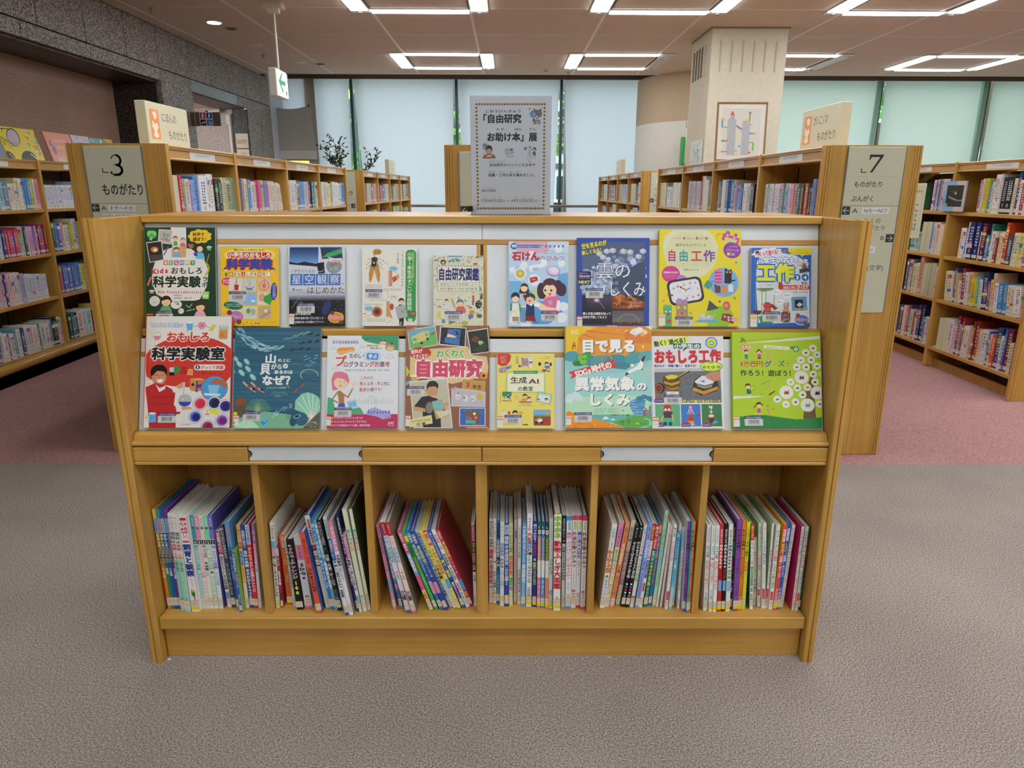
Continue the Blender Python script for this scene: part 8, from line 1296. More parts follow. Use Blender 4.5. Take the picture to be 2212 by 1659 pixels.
def B5(a):
    a.R(70, 435, 835, 1480, 'e3d46a'); a.P([(80, 445), (235, 445), (262, 480), (240, 560), (200, 610), (130, 622), (85, 590)], 'c8382c'); 
    for i, t in enumerate(('これからの', '時代に', 'かかせない', '教養だもん')): a.T(t, 108+i*6, 472+i*28, 192+i*6, 492+i*28, 'ecd8c8', 0, rot=-6)
    a.S(318, 484, 362, 590, '4a5a78', 10, True); a.R(395, 510, 485, 620, '9a94b0'); a.R(405, 540, 475, 600, 'b07a88'); a.L([(405, 620), (395, 640)], 6, '8a6a40'); a.L([(478, 620), (488, 640)], 6, '8a6a40'); a.C(518, 520, 42, '8a8a88'); a.C(518, 520, 38, 'e0e0dc'); a.S(495, 505, 540, 535, '8a8a88', 3); face(a, 516, 580, 20); a.R(496, 600, 534, 640, 'dcdcd8'); a.C(370, 620, 18, '5a5a68'); a.C(402, 515, 10, 'b83030')
    a.S(680, 482, 768, 498, '3a5a98', 5); a.S(650, 508, 768, 522, '3a5a98', 7); face(a, 724, 592, 26); a.P([(690, 640), (700, 614), (760, 614), (764, 660)], '3a78c0'); a.C(632, 590, 20, '2c2c30', ry=26); a.C(776, 594, 14, '2c2c30', ry=26); a.C(685, 680, 26, 'a04838', ry=18); a.C(745, 690, 26, 'a87848', ry=14); a.L([(720, 660), (700, 690)], 14, '5a3a30')
    a.P([(100, 650), (250, 600), (268, 640), (130, 722), (98, 700)], '9a9ca0'); a.C(160, 690, 30, 'b83030', ry=18); a.C(222, 644, 24, '4878b0', ry=15); a.C(160, 686, 18, 'e0dcd8', ry=8); a.L([(262, 590), (262, 640)], 4, '5a5a58')
    a.R(192, 696, 704, 990, '4ac080'); a.R(198, 702, 698, 984, 'e3d46a'); a.R(208, 712, 688, 976, '4ac080'); a.R(212, 716, 684, 972, 'e6e6c8'); 
    for i in range(1, 15): a.L([(212+i*32, 716), (212+i*32, 972)], 1, 'd4dcc0')
    a.P([(285, 684), (612, 682), (598, 704), (612, 726), (285, 728), (298, 706)], '2a9a5a'); a.T('おとなもこどもも知りたい', 318, 692, 578, 718, 'e4ecdc', .0); a.T('せい', 284, 744, 312, 758, K, 0); a.T('せい', 400, 744, 428, 758, K, 0); a.T('生成', 250, 768, 466, 860, '1c1c1c', .025); a.T('AI', 490, 784, 630, 874, '1c1c1c', .02)
    a.L([(238, 862), (300, 856), (330, 866), (400, 856), (470, 864), (540, 856), (640, 862)], 6, 'e08850'); a.T('きょう', 418, 882, 456, 894, K, 0); a.T('しつ', 498, 882, 524, 894, K, 0); a.T('の教室', 342, 900, 546, 968, '1c1c1c', .02)
    a.R(146, 972, 266, 1036, '2a8a50'); face(a, 222, 1010, 14); a.R(205, 1024, 245, 1060, '3a58a8'); face(a, 175, 1060, 14, '7a3a30'); face(a, 245, 1078, 12); a.R(150, 1090, 265, 1104, 'b87848'); face(a, 170, 1100, 12); a.S(118, 975, 132, 1130, '3a5a98', 12, True)
    face(a, 438, 1036, 28); a.P([(380, 1112), (400, 1064), (470, 1064), (480, 1112)], 'd8a028'); face(a, 490, 1068, 22); a.R(460, 1086, 520, 1112, 'e0e0dc'); a.P([(358, 1104), (532, 1104), (522, 1124), (368, 1124)], 'a87048'); a.S(310, 1020, 322, 1070, '3a5a98', 5, True); a.S(335, 1020, 347, 1090, '3a5a98', 6, True)
    a.P([(612, 970), (792, 1012), (760, 1150), (575, 1102)], '7a8a80'); a.P([(618, 978), (784, 1016), (754, 1142), (582, 1098)], 'a8d8c0'); a.P([(622, 1010), (760, 1040), (745, 1130), (600, 1090)], 'dce4dc'); face(a, 612, 1085, 16); face(a, 715, 1085, 22); a.T('監修 鈴木秀樹', 388, 1134, 498, 1150, '2a2a28', .01); a.S(342, 1158, 548, 1170, '4a4a40', 16); a.T('コマにも強い', 616, 1146, 692, 1160, '3a5a98', 0)
    face(a, 312, 1268, 34, '2a2024'); a.C(385, 1258, 22, 'd8a830'); a.P([(125, 1270), (190, 1240), (220, 1290), (140, 1300)], 'd0d8e0'); a.C(235, 1260, 18, 'c84838', ry=24); a.S(150, 1228, 210, 1238, '3a3a38', 5); a.S(285, 1218, 350, 1228, '3a3a38', 6)
    a.R(548, 1220, 768, 1432, '8a5a40', r=16); a.R(552, 1224, 764, 1428, 'a04030', r=14); a.R(552, 1224, 764, 1300, '6ab0dc', r=12); a.R(552, 1290, 764, 1312, '5a9a48'); a.P([(700, 1290), (760, 1290), (750, 1260), (715, 1262)], 'd8a828'); a.arc(690, 1275, 40, 200, 320, 8, 'd8b830'); a.R(598, 1340, 660, 1385, 'e0e4e0'); a.C(582, 1392, 17, '20201c'); a.C(655, 1392, 17, '20201c'); a.C(625, 1330, 24, '58a858', ry=8); a.R(570, 1345, 605, 1370, '9aa8a8')
    a.R(408, 1410, 476, 1428, '2a2a1c'); a.S(412, 1413, 472, 1425, 'd8c860', 6); stickers(a, 0, 176, 1288, 1.05); a.S(168, 1408, 340, 1420, '5a5a40', 14); sidelabel(a, 82, 1306, 1.2)
def B6(a):
    a.R(960, 70, 2120, 1490, 'a8d4cc'); a.R(960, 70, 2120, 560, 'dc9428'); a.P([(985, 85), (1400, 85), (1150, 220), (1100, 560), (985, 560)], 'e0c028'); a.R(1750, 70, 2120, 330, 'd8782c'); a.P([(1270, 90), (2100, 90), (2100, 210)], 'e08a2c')
    for pts in ([(1250, 142), (2000, 250), (1245, 165)], [(1215, 196), (1500, 300), (1200, 216)], [(1165, 250), (1300, 420), (1145, 268)], [(1100, 300), (1110, 420), (1060, 330)]): a.P(pts, 'd8742a')
    a.L([(1050, 135), (1138, 135), (1138, 195), (1106, 195), (1094, 203), (1082, 195), (1050, 195)], 7, 'ece0a0', closed=True); a.T('DK', 1056, 142, 1132, 190, 'ece0a0', .05)
    a.C(1890, 170, 62, 'dce0dc', ry=46); a.C(1940, 150, 48, 'e4e6e2', ry=42); a.C(2000, 180, 42, 'd8dcd8', ry=34); a.C(1850, 180, 34, 'dce0dc', ry=26); a.P([(2020, 90), (2105, 90), (2105, 150), (2060, 120)], 'e4e0d8'); a.C(1982, 206, 28, 'e4b83c', ry=32); a.P([(1960, 225), (2004, 225), (1984, 248)], 'd8a030'); a.L([(1984, 250), (1982, 360)], 2, 'c8a060'); a.R(1972, 360, 1992, 398, 'e0d8c0')
    for x, y, s_ in ((1662, 138, 16), (1768, 152, 30), (1888, 222, 26), (1780, 545, 30)): a.P([(x-s_, y+s_*.6), (x, y-s_*.1), (x+s_*.9, y-s_), (x+s_*.2, y+s_*.4)], 'e8e4dc'); a.P([(x+s_*.6, y-s_*.7), (x+s_, y-s_*1.1), (x+s_*.7, y-s_*.4)], '2a2428')
    for cx, cy, rx, ry_, c in ((1060, 520, 110, 90, '4a98a0'), (1240, 560, 150, 80, '3c8a98'), (1440, 600, 140, 110, '4a98a0'), (1640, 580, 150, 100, '3c8a98'), (1900, 560, 160, 110, '4a98a0'), (2050, 520, 130, 90, '58a4a8'), (1700, 650, 130, 60, '3c8090')): a.C(cx, cy, rx, c, ry=ry_, n=28)
    a.P([(975, 560), (1100, 590), (1300, 640), (1500, 660), (1750, 690), (1900, 600), (2095, 560), (2095, 820), (975, 820)], '8cc4c4'); a.P([(975, 700), (1600, 740), (2090, 640), (2085, 1060), (1900, 1040), (1500, 1060), (1200, 1050), (980, 1100)], '98ccc8'); a.P([(980, 1080), (1180, 1060), (1400, 1050), (1800, 1040), (2080, 1100), (2076, 1330), (980, 1330)], 'b0dcb8'); a.P([(980, 1290), (2076, 1300), (2076, 1400), (980, 1400)], '68b0a8')
    a.arc(1510, 555, 72, 180, 350, 7, 'd04838'); a.arc(1510, 555, 64, 180, 350, 7, 'e0b838'); a.arc(1510, 555, 56, 180, 350, 7, '58a070'); a.arc(1510, 555, 48, 180, 350, 6, '5868a8')
    a.P([(1058, 600), (1130, 490), (1210, 470), (1300, 432), (1305, 510), (1260, 600), (1180, 640), (1090, 636)], '3a9a48'); a.P([(1130, 500), (1250, 480), (1250, 600), (1150, 620)], '78c048'); a.P([(1058, 600), (1150, 560), (1180, 640), (1090, 636)], '1f7a40'); a.C(1196, 545, 9, '1c3020'); a.C(1232, 545, 9, '1c3020'); a.L([(1160, 500), (1095, 400)], 7, '9aa8a0'); a.arc(1085, 380, 24, 150, 330, 11, 'a82c24'); a.L([(1062, 372), (1070, 410)], 10, 'a82c24')
    Wt = 'ecece8'; Kk = '1e1c18'
    def sh(t, x0, y0, x1, y1, b=.075): a.T(t, x0+9, y0+8, x1+9, y1+8, Kk, b); a.T(t, x0, y0, x1, y1, Wt, b)
    sh('目で見る', 1178, 275, 1892, 462); 
    a.P([(1005, 722), (1060, 705), (1620, 545), (1590, 592), (1655, 648), (1130, 775), (1028, 815), (1060, 762)], 'c83c2e'); a.T('SDGs時代の', 1078, 632, 1580, 736, Wt, .05, rot=-15.5)
    sh('異常気象', 1085, 790, 1868, 980, .06); sh('の', 1880, 860, 2020, 985, .06); sh('しくみ', 1255, 1010, 1800, 1185, .07)
    a.P([(1750, 775), (1790, 700), (1860, 668), (1900, 640), (1985, 510), (2018, 502), (1965, 660), (1960, 690), (1900, 690), (1820, 730)], 'eceae4'); a.P([(1950, 560), (1988, 508), (2018, 502), (1980, 600)], '2c2c2c'); a.P([(1742, 780), (1752, 728), (1800, 742)], '2c2c2c'); a.C(1835, 632, 28, 'eceae4', ry=18); a.P([(1806, 630), (1818, 624), (1818, 640)], 'd88038'); a.P([(1945, 690), (1975, 668), (1965, 700)], '2c2c2c')
    a.L([(2085, 575), (2040, 680), (2060, 700), (1990, 830)], 7, 'd8cc60'); a.L([(2050, 690), (1940, 730), (1960, 770)], 5, 'd8cc60'); a.L([(2030, 740), (2060, 830)], 4, 'd8cc60')
    for x, y, r_ in ((1030, 1060, 50), (1100, 1040, 56), (1150, 1070, 42), (1000, 1100, 40)): a.C(x, y, r_, 'c8dcdc')
    for k in range(3): a.L([(1035-30*math.cos(k*1.05), 1110-30*math.sin(k*1.05)), (1035+30*math.cos(k*1.05), 1110+30*math.sin(k*1.05))], 4, 'e4eef0')
    for i, (w_, y) in enumerate(((105, 1110), (112, 1145), (104, 1185), (92, 1225), (78, 1262), (62, 1298), (46, 1334), (30, 1366))): a.C(1890-i*-4, y, w_, '4888b8' if i % 2 else '5a98c4', ry=w_*.30, rot=-18); a.arc(1894+i*4, y-8, w_*.8, 20, 160, 5, 'd0e4ec', ry=w_*.22)
    for x, y, w_, h_, c in ((1960, 1240, 30, 80, '5a7080'), (1985, 1215, 22, 100, 'b8603c'), (2010, 1230, 26, 90, '7a8c94'), (2038, 1185, 20, 130, '6a7c88'), (2060, 1160, 18, 160, '8494a0')): a.R(x, y, x+w_, y+h_, c)
    for x, y in ((1920, 1080), (1980, 1060), (2040, 1080), (2070, 1100)): a.C(x, y, 44, '3c7c98', ry=30)
    a.P([(1560, 1400), (1700, 1355), (1860, 1310), (2072, 1320), (2072, 1478), (1740, 1478)], '5aa848'); a.P([(1960, 1350), (2040, 1380), (2030, 1440), (1900, 1470), (1850, 1478), (1980, 1478), (2068, 1430), (2055, 1370), (1990, 1340)], '88ccc4'); a.P([(1850, 1425), (1890, 1400), (1920, 1425)], 'd8b848'); a.P([(975, 1280), (1000, 1240), (1150, 1300), (1400, 1370), (1640, 1440), (1730, 1478), (975, 1478)], 'e08c1e')
    rn = random.Random(3)
    for k in range(70):
        x = rn.uniform(985, 1660); y = 1300+(x-985)*.22+rn.uniform(-20, 140)
        if y < 1465: a.C(x, y, 9, rn.choice(['e8a838', 'c8701c', 'e09a28']), ry=17, rot=rn.uniform(-30, 30), n=7)
    for x, y in ((1690, 1390), (1770, 1380), (1762, 1300)): a.L([(x, y), (x+14, y+55)], 5, '3a3a20'); [a.L([(x, y), (x+28*math.cos(k), y+14*math.sin(k)+4)], 5, '2a6a34') for k in (-.2, .6, 2.2, 3.1, 4.2, 5.2)]
    a.P([(1430, 1360), (1480, 1315), (1535, 1355)], 'ece8e0'); a.P([(1535, 1370), (1570, 1345), (1610, 1370)], 'ece8e0')
    a.T('ジュディス・ラルストン', 1345, 1208, 1655, 1240, '24302c', .01); a.T('フレイザー・ラルストン', 1335, 1242, 1655, 1274, '24302c', .01); a.T('著', 1695, 1232, 1716, 1252, '24302c', 0); a.T('片神貴子', 1548, 1288, 1648, 1312, '24302c', .01); a.T('訳', 1695, 1292, 1716, 1310, '24302c', 0); a.T('東京書籍', 1920, 1414, 1996, 1426, '24302c', 0)
    stickers(a, 0, 1080, 1264, 1.08); sidelabel(a, 975, 1300, 1.1)
def B7(a):
    a.R(40, 190, 950, 1385, 'd8d8dc'); a.P([(92, 260), (525, 205), (525, 275), (110, 335)], 'd8e040'); a.T('動く！遊べる！', 108, 240, 524, 312, '1c4a30', .06, rot=-8)
    a.R(338, 294, 670, 362, '1c6a40', r=12); a.P([(460, 360), (500, 360), (448, 402)], '1c6a40'); a.T('小学生の', 348, 300, 660, 360, 'e4e4e0', .05)
    a.C(796, 288, 74, '2a80c0'); a.C(796, 288, 54, 'd8e040'); a.C(796, 294, 34, '78b040'); a.C(786, 292, 11, 'e8e8e4'); a.C(806, 292, 11, 'e8e8e4'); a.arc(796, 288, 64, 0, 360, 3, 'c8d8e8')
    a.T('おもしろ工作', 100, 372, 904, 556, 'c3242e', .08); a.T('飛び出す！ 発電で動く！ 変身する！', 98, 562, 626, 598, '1c2c78', .05)
    a.R(98, 610, 890, 1046, '65696e'); rnd = random.Random(2)
    for k in range(190):
        x, y = rnd.uniform(105, 870), rnd.uniform(620, 1035); t = rnd.choice([-30, 40]); a.C(x, y, 16, rnd.choice(['80858a', '74797e', '50545a']), ry=4, rot=t, n=6)
    a.P([(98, 610), (890, 610), (890, 640), (98, 660)], 'b8bcc0')
    a.P([(205, 715), (290, 690), (385, 700), (410, 780), (400, 890), (290, 900), (215, 850), (190, 770)], '5a4818'); a.P([(225, 712), (300, 690), (378, 700), (370, 740), (260, 752)], 'd8c02c'); a.P([(210, 770), (300, 800), (400, 770), (395, 800), (300, 830), (215, 800)], 'c8941c'); a.P([(225, 840), (300, 860), (395, 840), (390, 870), (300, 890)], 'a87c20'); a.L([(345, 755), (520, 645)], 16, '1c1c18'); a.L([(345, 742), (525, 632)], 9, 'c8b020'); a.C(160, 860, 62, '2c2a2a', ry=66); a.C(146, 862, 42, 'c85a20', ry=54); a.C(146, 862, 32, '5a2a18', ry=42); a.C(146, 862, 9, '8a5030')
    a.L([(420, 745), (470, 735), (480, 800), (560, 780)], 5, 'a04848'); a.arc(580, 740, 60, 180, 400, 5, '4a4a50'); a.L([(360, 900), (640, 800)], 22, '4a5a58'); a.L([(380, 890), (620, 806)], 6, '8aa8a0')
    a.P([(575, 760), (650, 700), (850, 720), (860, 850), (840, 900), (650, 960), (540, 880)], '2c2a24'); a.P([(578, 775), (665, 705), (825, 722), (800, 800), (700, 830), (590, 800)], 'd4d8dc'); a.P([(560, 850), (680, 900), (850, 840), (850, 880), (680, 945), (545, 890)], 'c88a1c'); a.P([(600, 810), (700, 840), (790, 812), (780, 850), (690, 870), (610, 840)], '8a8c88'); a.P([(640, 770), (700, 765), (690, 790)], '3a58a8'); a.P([(720, 720), (790, 715), (785, 750), (725, 745)], 'd85838'); a.P([(700, 700), (790, 655), (888, 650), (888, 760), (800, 780), (730, 740)], 'c08868'); a.L([(760, 700), (800, 760)], 10, 'a87050')
    a.C(782, 588, 136, '2a9a50', ry=66); a.C(782, 588, 126, 'd8e040', ry=58); a.T('eco', 672, 556, 832, 622, '2a9a50', .04); a.T('編', 846, 574, 894, 616, '2a9a50', .02); a.T('エコ', 754, 622, 806, 638, '2a9a50', .02); a.C(768, 541, 15, '2a9a50', ry=7, rot=20); a.C(798, 541, 15, '2a9a50', ry=7, rot=-20)
    a.T('作って遊べる30テーマ', 424, 1008, 882, 1046, 'd8d838', .05, o='4a4a38', ow=.03)
    a.R(94, 1064, 390, 1344, '5ca878'); a.R(402, 1064, 634, 1344, '3a78bc'); a.R(648, 1064, 886, 1344, '37784c')
    a.R(196, 1072, 282, 1160, 'b03028', r=34); a.C(218, 1132, 15, 'e8e0d8'); a.C(258, 1132, 15, 'e8e0d8'); a.C(238, 1150, 12, 'd83838'); a.R(190, 1158, 298, 1236, '6a2024', r=8); a.R(206, 1176, 252, 1222, '2a3878'); a.R(200, 1240, 290, 1304, '48b078', r=12); a.C(180, 1108, 12, 'd88828'); a.C(306, 1112, 12, 'd88828'); a.L([(190, 1210), (160, 1280)], 13, 'd8c838'); a.L([(292, 1200), (308, 1270)], 13, 'd8c838'); a.C(208, 1310, 22, '203878', ry=26); a.C(270, 1312, 22, '203878', ry=26)
    a.P([(515, 1066), (545, 1150), (486, 1150)], 'e088a8'); a.L([(500, 1100), (530, 1100)], 10, 'e8c8d0'); a.R(506, 1150, 524, 1200, 'd88898'); a.R(490, 1196, 538, 1240, 'c83c30'); a.R(484, 1238, 544, 1276, 'b83028'); a.R(478, 1274, 552, 1310, 'd8a028'); a.L([(495, 1150), (480, 1190)], 7, 'd8e0e4'); a.L([(535, 1150), (556, 1190)], 7, 'd8e0e4'); a.R(590, 1190, 632, 1220, 'b03040', r=8); a.C(512, 1322, 50, 'b0b8c8', ry=14)
    a.P([(738, 1110), (732, 1070), (752, 1098), (780, 1078), (772, 1128)], 'd8d8b0'); a.C(760, 1160, 17, 'b8bcc0'); a.L([(760, 1130), (760, 1190)], 8, 'c0c4c4'); a.C(760, 1215, 40, 'c8582c', ry=26); a.C(760, 1212, 32, 'd8d0b8', ry=17); a.R(734, 1240, 786, 1300, '4a3028', r=10); a.P([(780, 1280), (830, 1270), (830, 1298), (770, 1320)], '58a0c8'); a.L([(740, 1300), (700, 1320)], 14, 'a83828')
    for x, y in ((84, 985), (78, 1290), (398, 1290), (642, 1290)): a.C(x+56, y+22, 52, 'b83848', ry=26); a.R(x, y+20, x+112, y+58, '2a2a78', r=10); a.S(x+8, y+26, x+104, y+50, 'd8d8e8', 8)
    a.R(236, 904, 382, 942, 'dcdad0'); a.T('河内基行', 272, 914, 346, 934, '5a5a5a', 0); stickers(a, 0, 204, 944, 1.02); sidelabel(a, 56, 1225, 1.22)
def B8(a):
    a.R(1020, 140, 2140, 1390, 'a6c61c'); a.P([(1230, 295), (2120, 196), (2120, 238), (1240, 300)], 'd8dcc8'); a.P([(1040, 970), (1430, 968), (1250, 990), (1036, 1008)], 'd8dcc8')
    a.C(1178, 250, 17, '6a2a24', ry=22); a.C(1205, 266, 15, '6a2a24', ry=19); a.C(1178, 250, 8, 'a6c61c', ry=12); a.C(1205, 266, 7, 'a6c61c', ry=10); a.P([(1130, 298), (1170, 262), (1185, 275)], '5a5a58'); a.P([(1160, 300), (1180, 260), (1192, 268)], '6a6a68'); a.T('100円グッズでできる工作&実験ブック', 1236, 234, 1730, 266, 'a85a28', .0, rot=-4)
    a.R(1150, 326, 1288, 376, 'e4e0d8', r=6); a.R(1152, 328, 1286, 374, 'd8502c', r=5); a.T('決定版', 1158, 332, 1282, 370, 'ece8dc', .02); a.P([(1432, 322), (1735, 342), (1735, 382), (1430, 362)], 'dcdccc'); a.T('自由研究にもピッタリ！', 1462, 342, 1720, 366, '7a4a28', .01, rot=3)
    a.C(1815, 370, 38, '1c7a3c'); a.C(1815, 372, 24, 'd8dcd0'); a.C(1815, 372, 12, '98b8a0'); a.P([(1750, 340), (1800, 340), (1790, 372), (1745, 360)], '1c7a3c')
    for x, y, tp, bt, gl in ((1215, 412, '2a8a48', '3a88c8', 0), (1370, 408, 'c83a88', '3a3a30', 1)): a.L([(x-20, y+40), (x-28, y-18)], 8, 'e8c090'); a.L([(x+20, y+40), (x+30, y-18)], 8, 'e8c090'); a.R(x-20, y+30, x+20, y+72, tp); a.R(x-18, y+72, x+18, y+94, bt); a.L([(x-10, y+94), (x-12, y+110)], 6, 'e8c090'); a.L([(x+10, y+94), (x+12, y+110)], 6, 'e8c090'); face(a, x, y, 24, '3a2418', 'ecc890', bool(gl))
    a.C(1474, 452, 22, 'c8a060', ry=24); a.P([(1454, 440), (1458, 422), (1470, 436)], 'c8a060'); a.P([(1480, 436), (1498, 424), (1496, 444)], 'c8a060'); a.P([(1456, 470), (1494, 470), (1500, 516), (1450, 516)], 'c8a060')
    a.T('1', 1138, 526, 1172, 598, 'c83c2c', .05); a.arc(1212, 563, 28, 0, 360, 10, 'd8602c', ry=32); face(a, 1214, 568, 15, '3a2418', 'ecc890'); a.arc(1290, 563, 28, 0, 360, 10, 'c83c2c', ry=32); face(a, 1292, 568, 15, '3a2418', 'ecc890'); a.T('円', 1326, 520, 1416, 604, 'd8902c', .03); a.T('円', 1326, 520, 1416, 604, 'c83c2c', .02); a.T('グ', 1424, 524, 1514, 604, '2c50b0', .03); a.T('ッ', 1514, 530, 1584, 600, 'd8902c', .03); a.T('ズ', 1586, 520, 1672, 602, '1c7a48', .03); a.T('で', 1668, 536, 1732, 600, 'a03a28', .01)
    a.T('作ろう！遊ぼう！', 1132, 640, 1790, 722, '1c2018', .03); a.C(1265, 632, 17, 'c8a060', ry=13)
    face(a, 1216, 848, 30, '3a2418', 'ecc890'); a.R(1198, 880, 1250, 930, '1c6a48'); a.R(1200, 928, 1250, 944, '2a3a68'); a.L([(1212, 944), (1210, 965)], 7, 'ecc890'); a.L([(1240, 944), (1242, 965)], 7, 'ecc890'); a.arc(1262, 865, 38, -80, 80, 5, '8a5a2c'); a.L([(1228, 890), (1290, 868)], 5, 'ecc890'); a.L([(1350, 830), (1430, 800), (1504, 772)], 4, '4a4a28'); a.P([(1410, 812), (1424, 822), (1412, 826)], 'b03030'); a.C(1465, 845, 30, 'c8a060', ry=18, rot=20); a.P([(1410, 890), (1480, 868), (1500, 850), (1440, 890)], 'c8a060'); a.P([(1455, 948), (1530, 900), (1536, 914), (1466, 964)], '6a2c24'); a.arc(1385, 940, 20, 60, 160, 4, '4a6a28')
    # the tree of round pictures
    a.P([(1970, 560), (1980, 700), (1900, 900), (1880, 1100), (1850, 1240), (1860, 1260), (2006, 1260), (2000, 1000), (2010, 800), (1985, 560)], '66502c')
    ds = [(2022, 356, 46), (1932, 415, 46), (2066, 440, 44), (1866, 510, 46), (1990, 506, 46), (1812, 600, 46), (1925, 600, 46), (2058, 585, 46), (1862, 732, 84), (2006, 690, 46), (2100, 690, 30), (1726, 792, 46), (2020, 790, 46), (1926, 858, 46), (1804, 866, 46), (1670, 922, 84), (2040, 928, 84), (1862, 952, 46), (1556, 1010, 46), (1772, 1044, 46), (1656, 1074, 46), (1914, 1084, 84), (2060, 1070, 46)]
    cc = ['c83048', '6a3a28', '3a68b0', 'b08a58', 'a83838', '9a3838', '5a3a40', '48a048', '8a3868', '7a3028', '303030', 'c8a828', '2c2418', 'd8602c', '3a3a3a', 'b83040', '303030', '4a2c38', '3a78c0', '3a3a38', 'e0a0a8', '5aa0a8', 'c83a38']
    for (x, y, r_), c in zip(ds, cc):
        a.C(x, y, r_, 'dcded2', n=28); s_ = r_*.36; a.P([(x-s_, y+s_*.9), (x-s_*.5, y-s_*.8), (x+s_*.2, y-s_*.2), (x+s_*.9, y-s_), (x+s_, y+s_*.8)], c); a.L([(x-s_*1.1, y+s_*.2), (x+s_, y-s_*.1)], 3.5, '2c2820')
    a.P([(1040, 1235), (1250, 1210), (1400, 1208), (1600, 1240), (1760, 1262), (1880, 1260), (2090, 1235), (2080, 1390), (1030, 1390)], '1f7d3c')
    face(a, 1335, 1085, 32, '3a2418', 'ecc890'); a.L([(1300, 1080), (1270, 1118)], 9, '3a2418'); a.P([(1310, 1180), (1314, 1126), (1350, 1126), (1356, 1182)], 'c83a88'); a.L([(1320, 1184), (1280, 1200)], 7, 'ecc890'); a.L([(1345, 1184), (1340, 1206)], 7, 'ecc890'); a.L([(1352, 1130), (1385, 1100)], 7, 'ecc890'); a.C(1442, 1150, 20, 'c8a060'); a.P([(1430, 1165), (1458, 1165), (1460, 1200), (1424, 1200)], 'c8a060'); a.L([(1432, 1136), (1428, 1112)], 6, 'c8a060'); a.L([(1458, 1150), (1496, 1136)], 5, 'c8a060')
    for x, y in ((1380, 1080), (1440, 1090), (1504, 1130)): [a.L([(x, y), (x+18*math.cos(k), y+18*math.sin(k))], 3, '8a3028') for k in range(0, 6)]
    stickers(a, 0, 1158, 1220, 1.02); sidelabel(a, 1030, 1222, 1.1)
Kk0 = K
COVERS = dict(A1=A1, A2=A2, A3=A3, A4=A4, A5=A5, A6=A6, A7=A7, A8=A8, A9=A9, B1=B1, B2=B2, B3=B3, B4=B4, B5=B5, B6=B6, B7=B7, B8=B8)
for (key, quad, x, w_, h_, th_, shear, edge, label) in DISPLAY:
    rowA = key[0] == 'A'; y0, z0, tl = (1.812, .9145, TA) if rowA else (1.706, .666, TB)
    d = Vector((0, math.sin(tl), math.cos(tl))); n = Vector((0, -math.cos(tl), math.sin(tl)))
    M = Matrix.Identity(4)
    t0 = (th_*math.sin(tl)+.0006); og = Vector((x, y0, z0))+n*(th_+.0012)+d*t0
    for i in range(3): M[i][0] = (1, 0, 0)[i]; M[i][1] = -n[i]; M[i][2] = d[i]; M[i][3] = og[i]
    M = M @ Matrix.Rotation(-shear, 4, 'Y')
    e = empty('display_book', M, label, 'book', 'picture books shown face out')
    m = MB(); hard = th_ > .010; c0, c1 = edge
    m.bbox(0, w_, 0, .0016, 0, h_, .0004, c0); m.bbox(0, w_, th_-.0016, th_, 0, h_, .0004, c0); m.bbox(-.0012, .0012, 0, th_, 0, h_, .0004, c1)
    m.build('cover', PRINT, e); gp = .003 if hard else .0006
    MB().box(.001, w_-gp, .0017, th_-.0017, gp, h_-gp).build('page_block', PAGES, e)
    a = Art(quad, w_, h_, 1.6e-5); COVERS[key](a); a.build('cover_print', e)
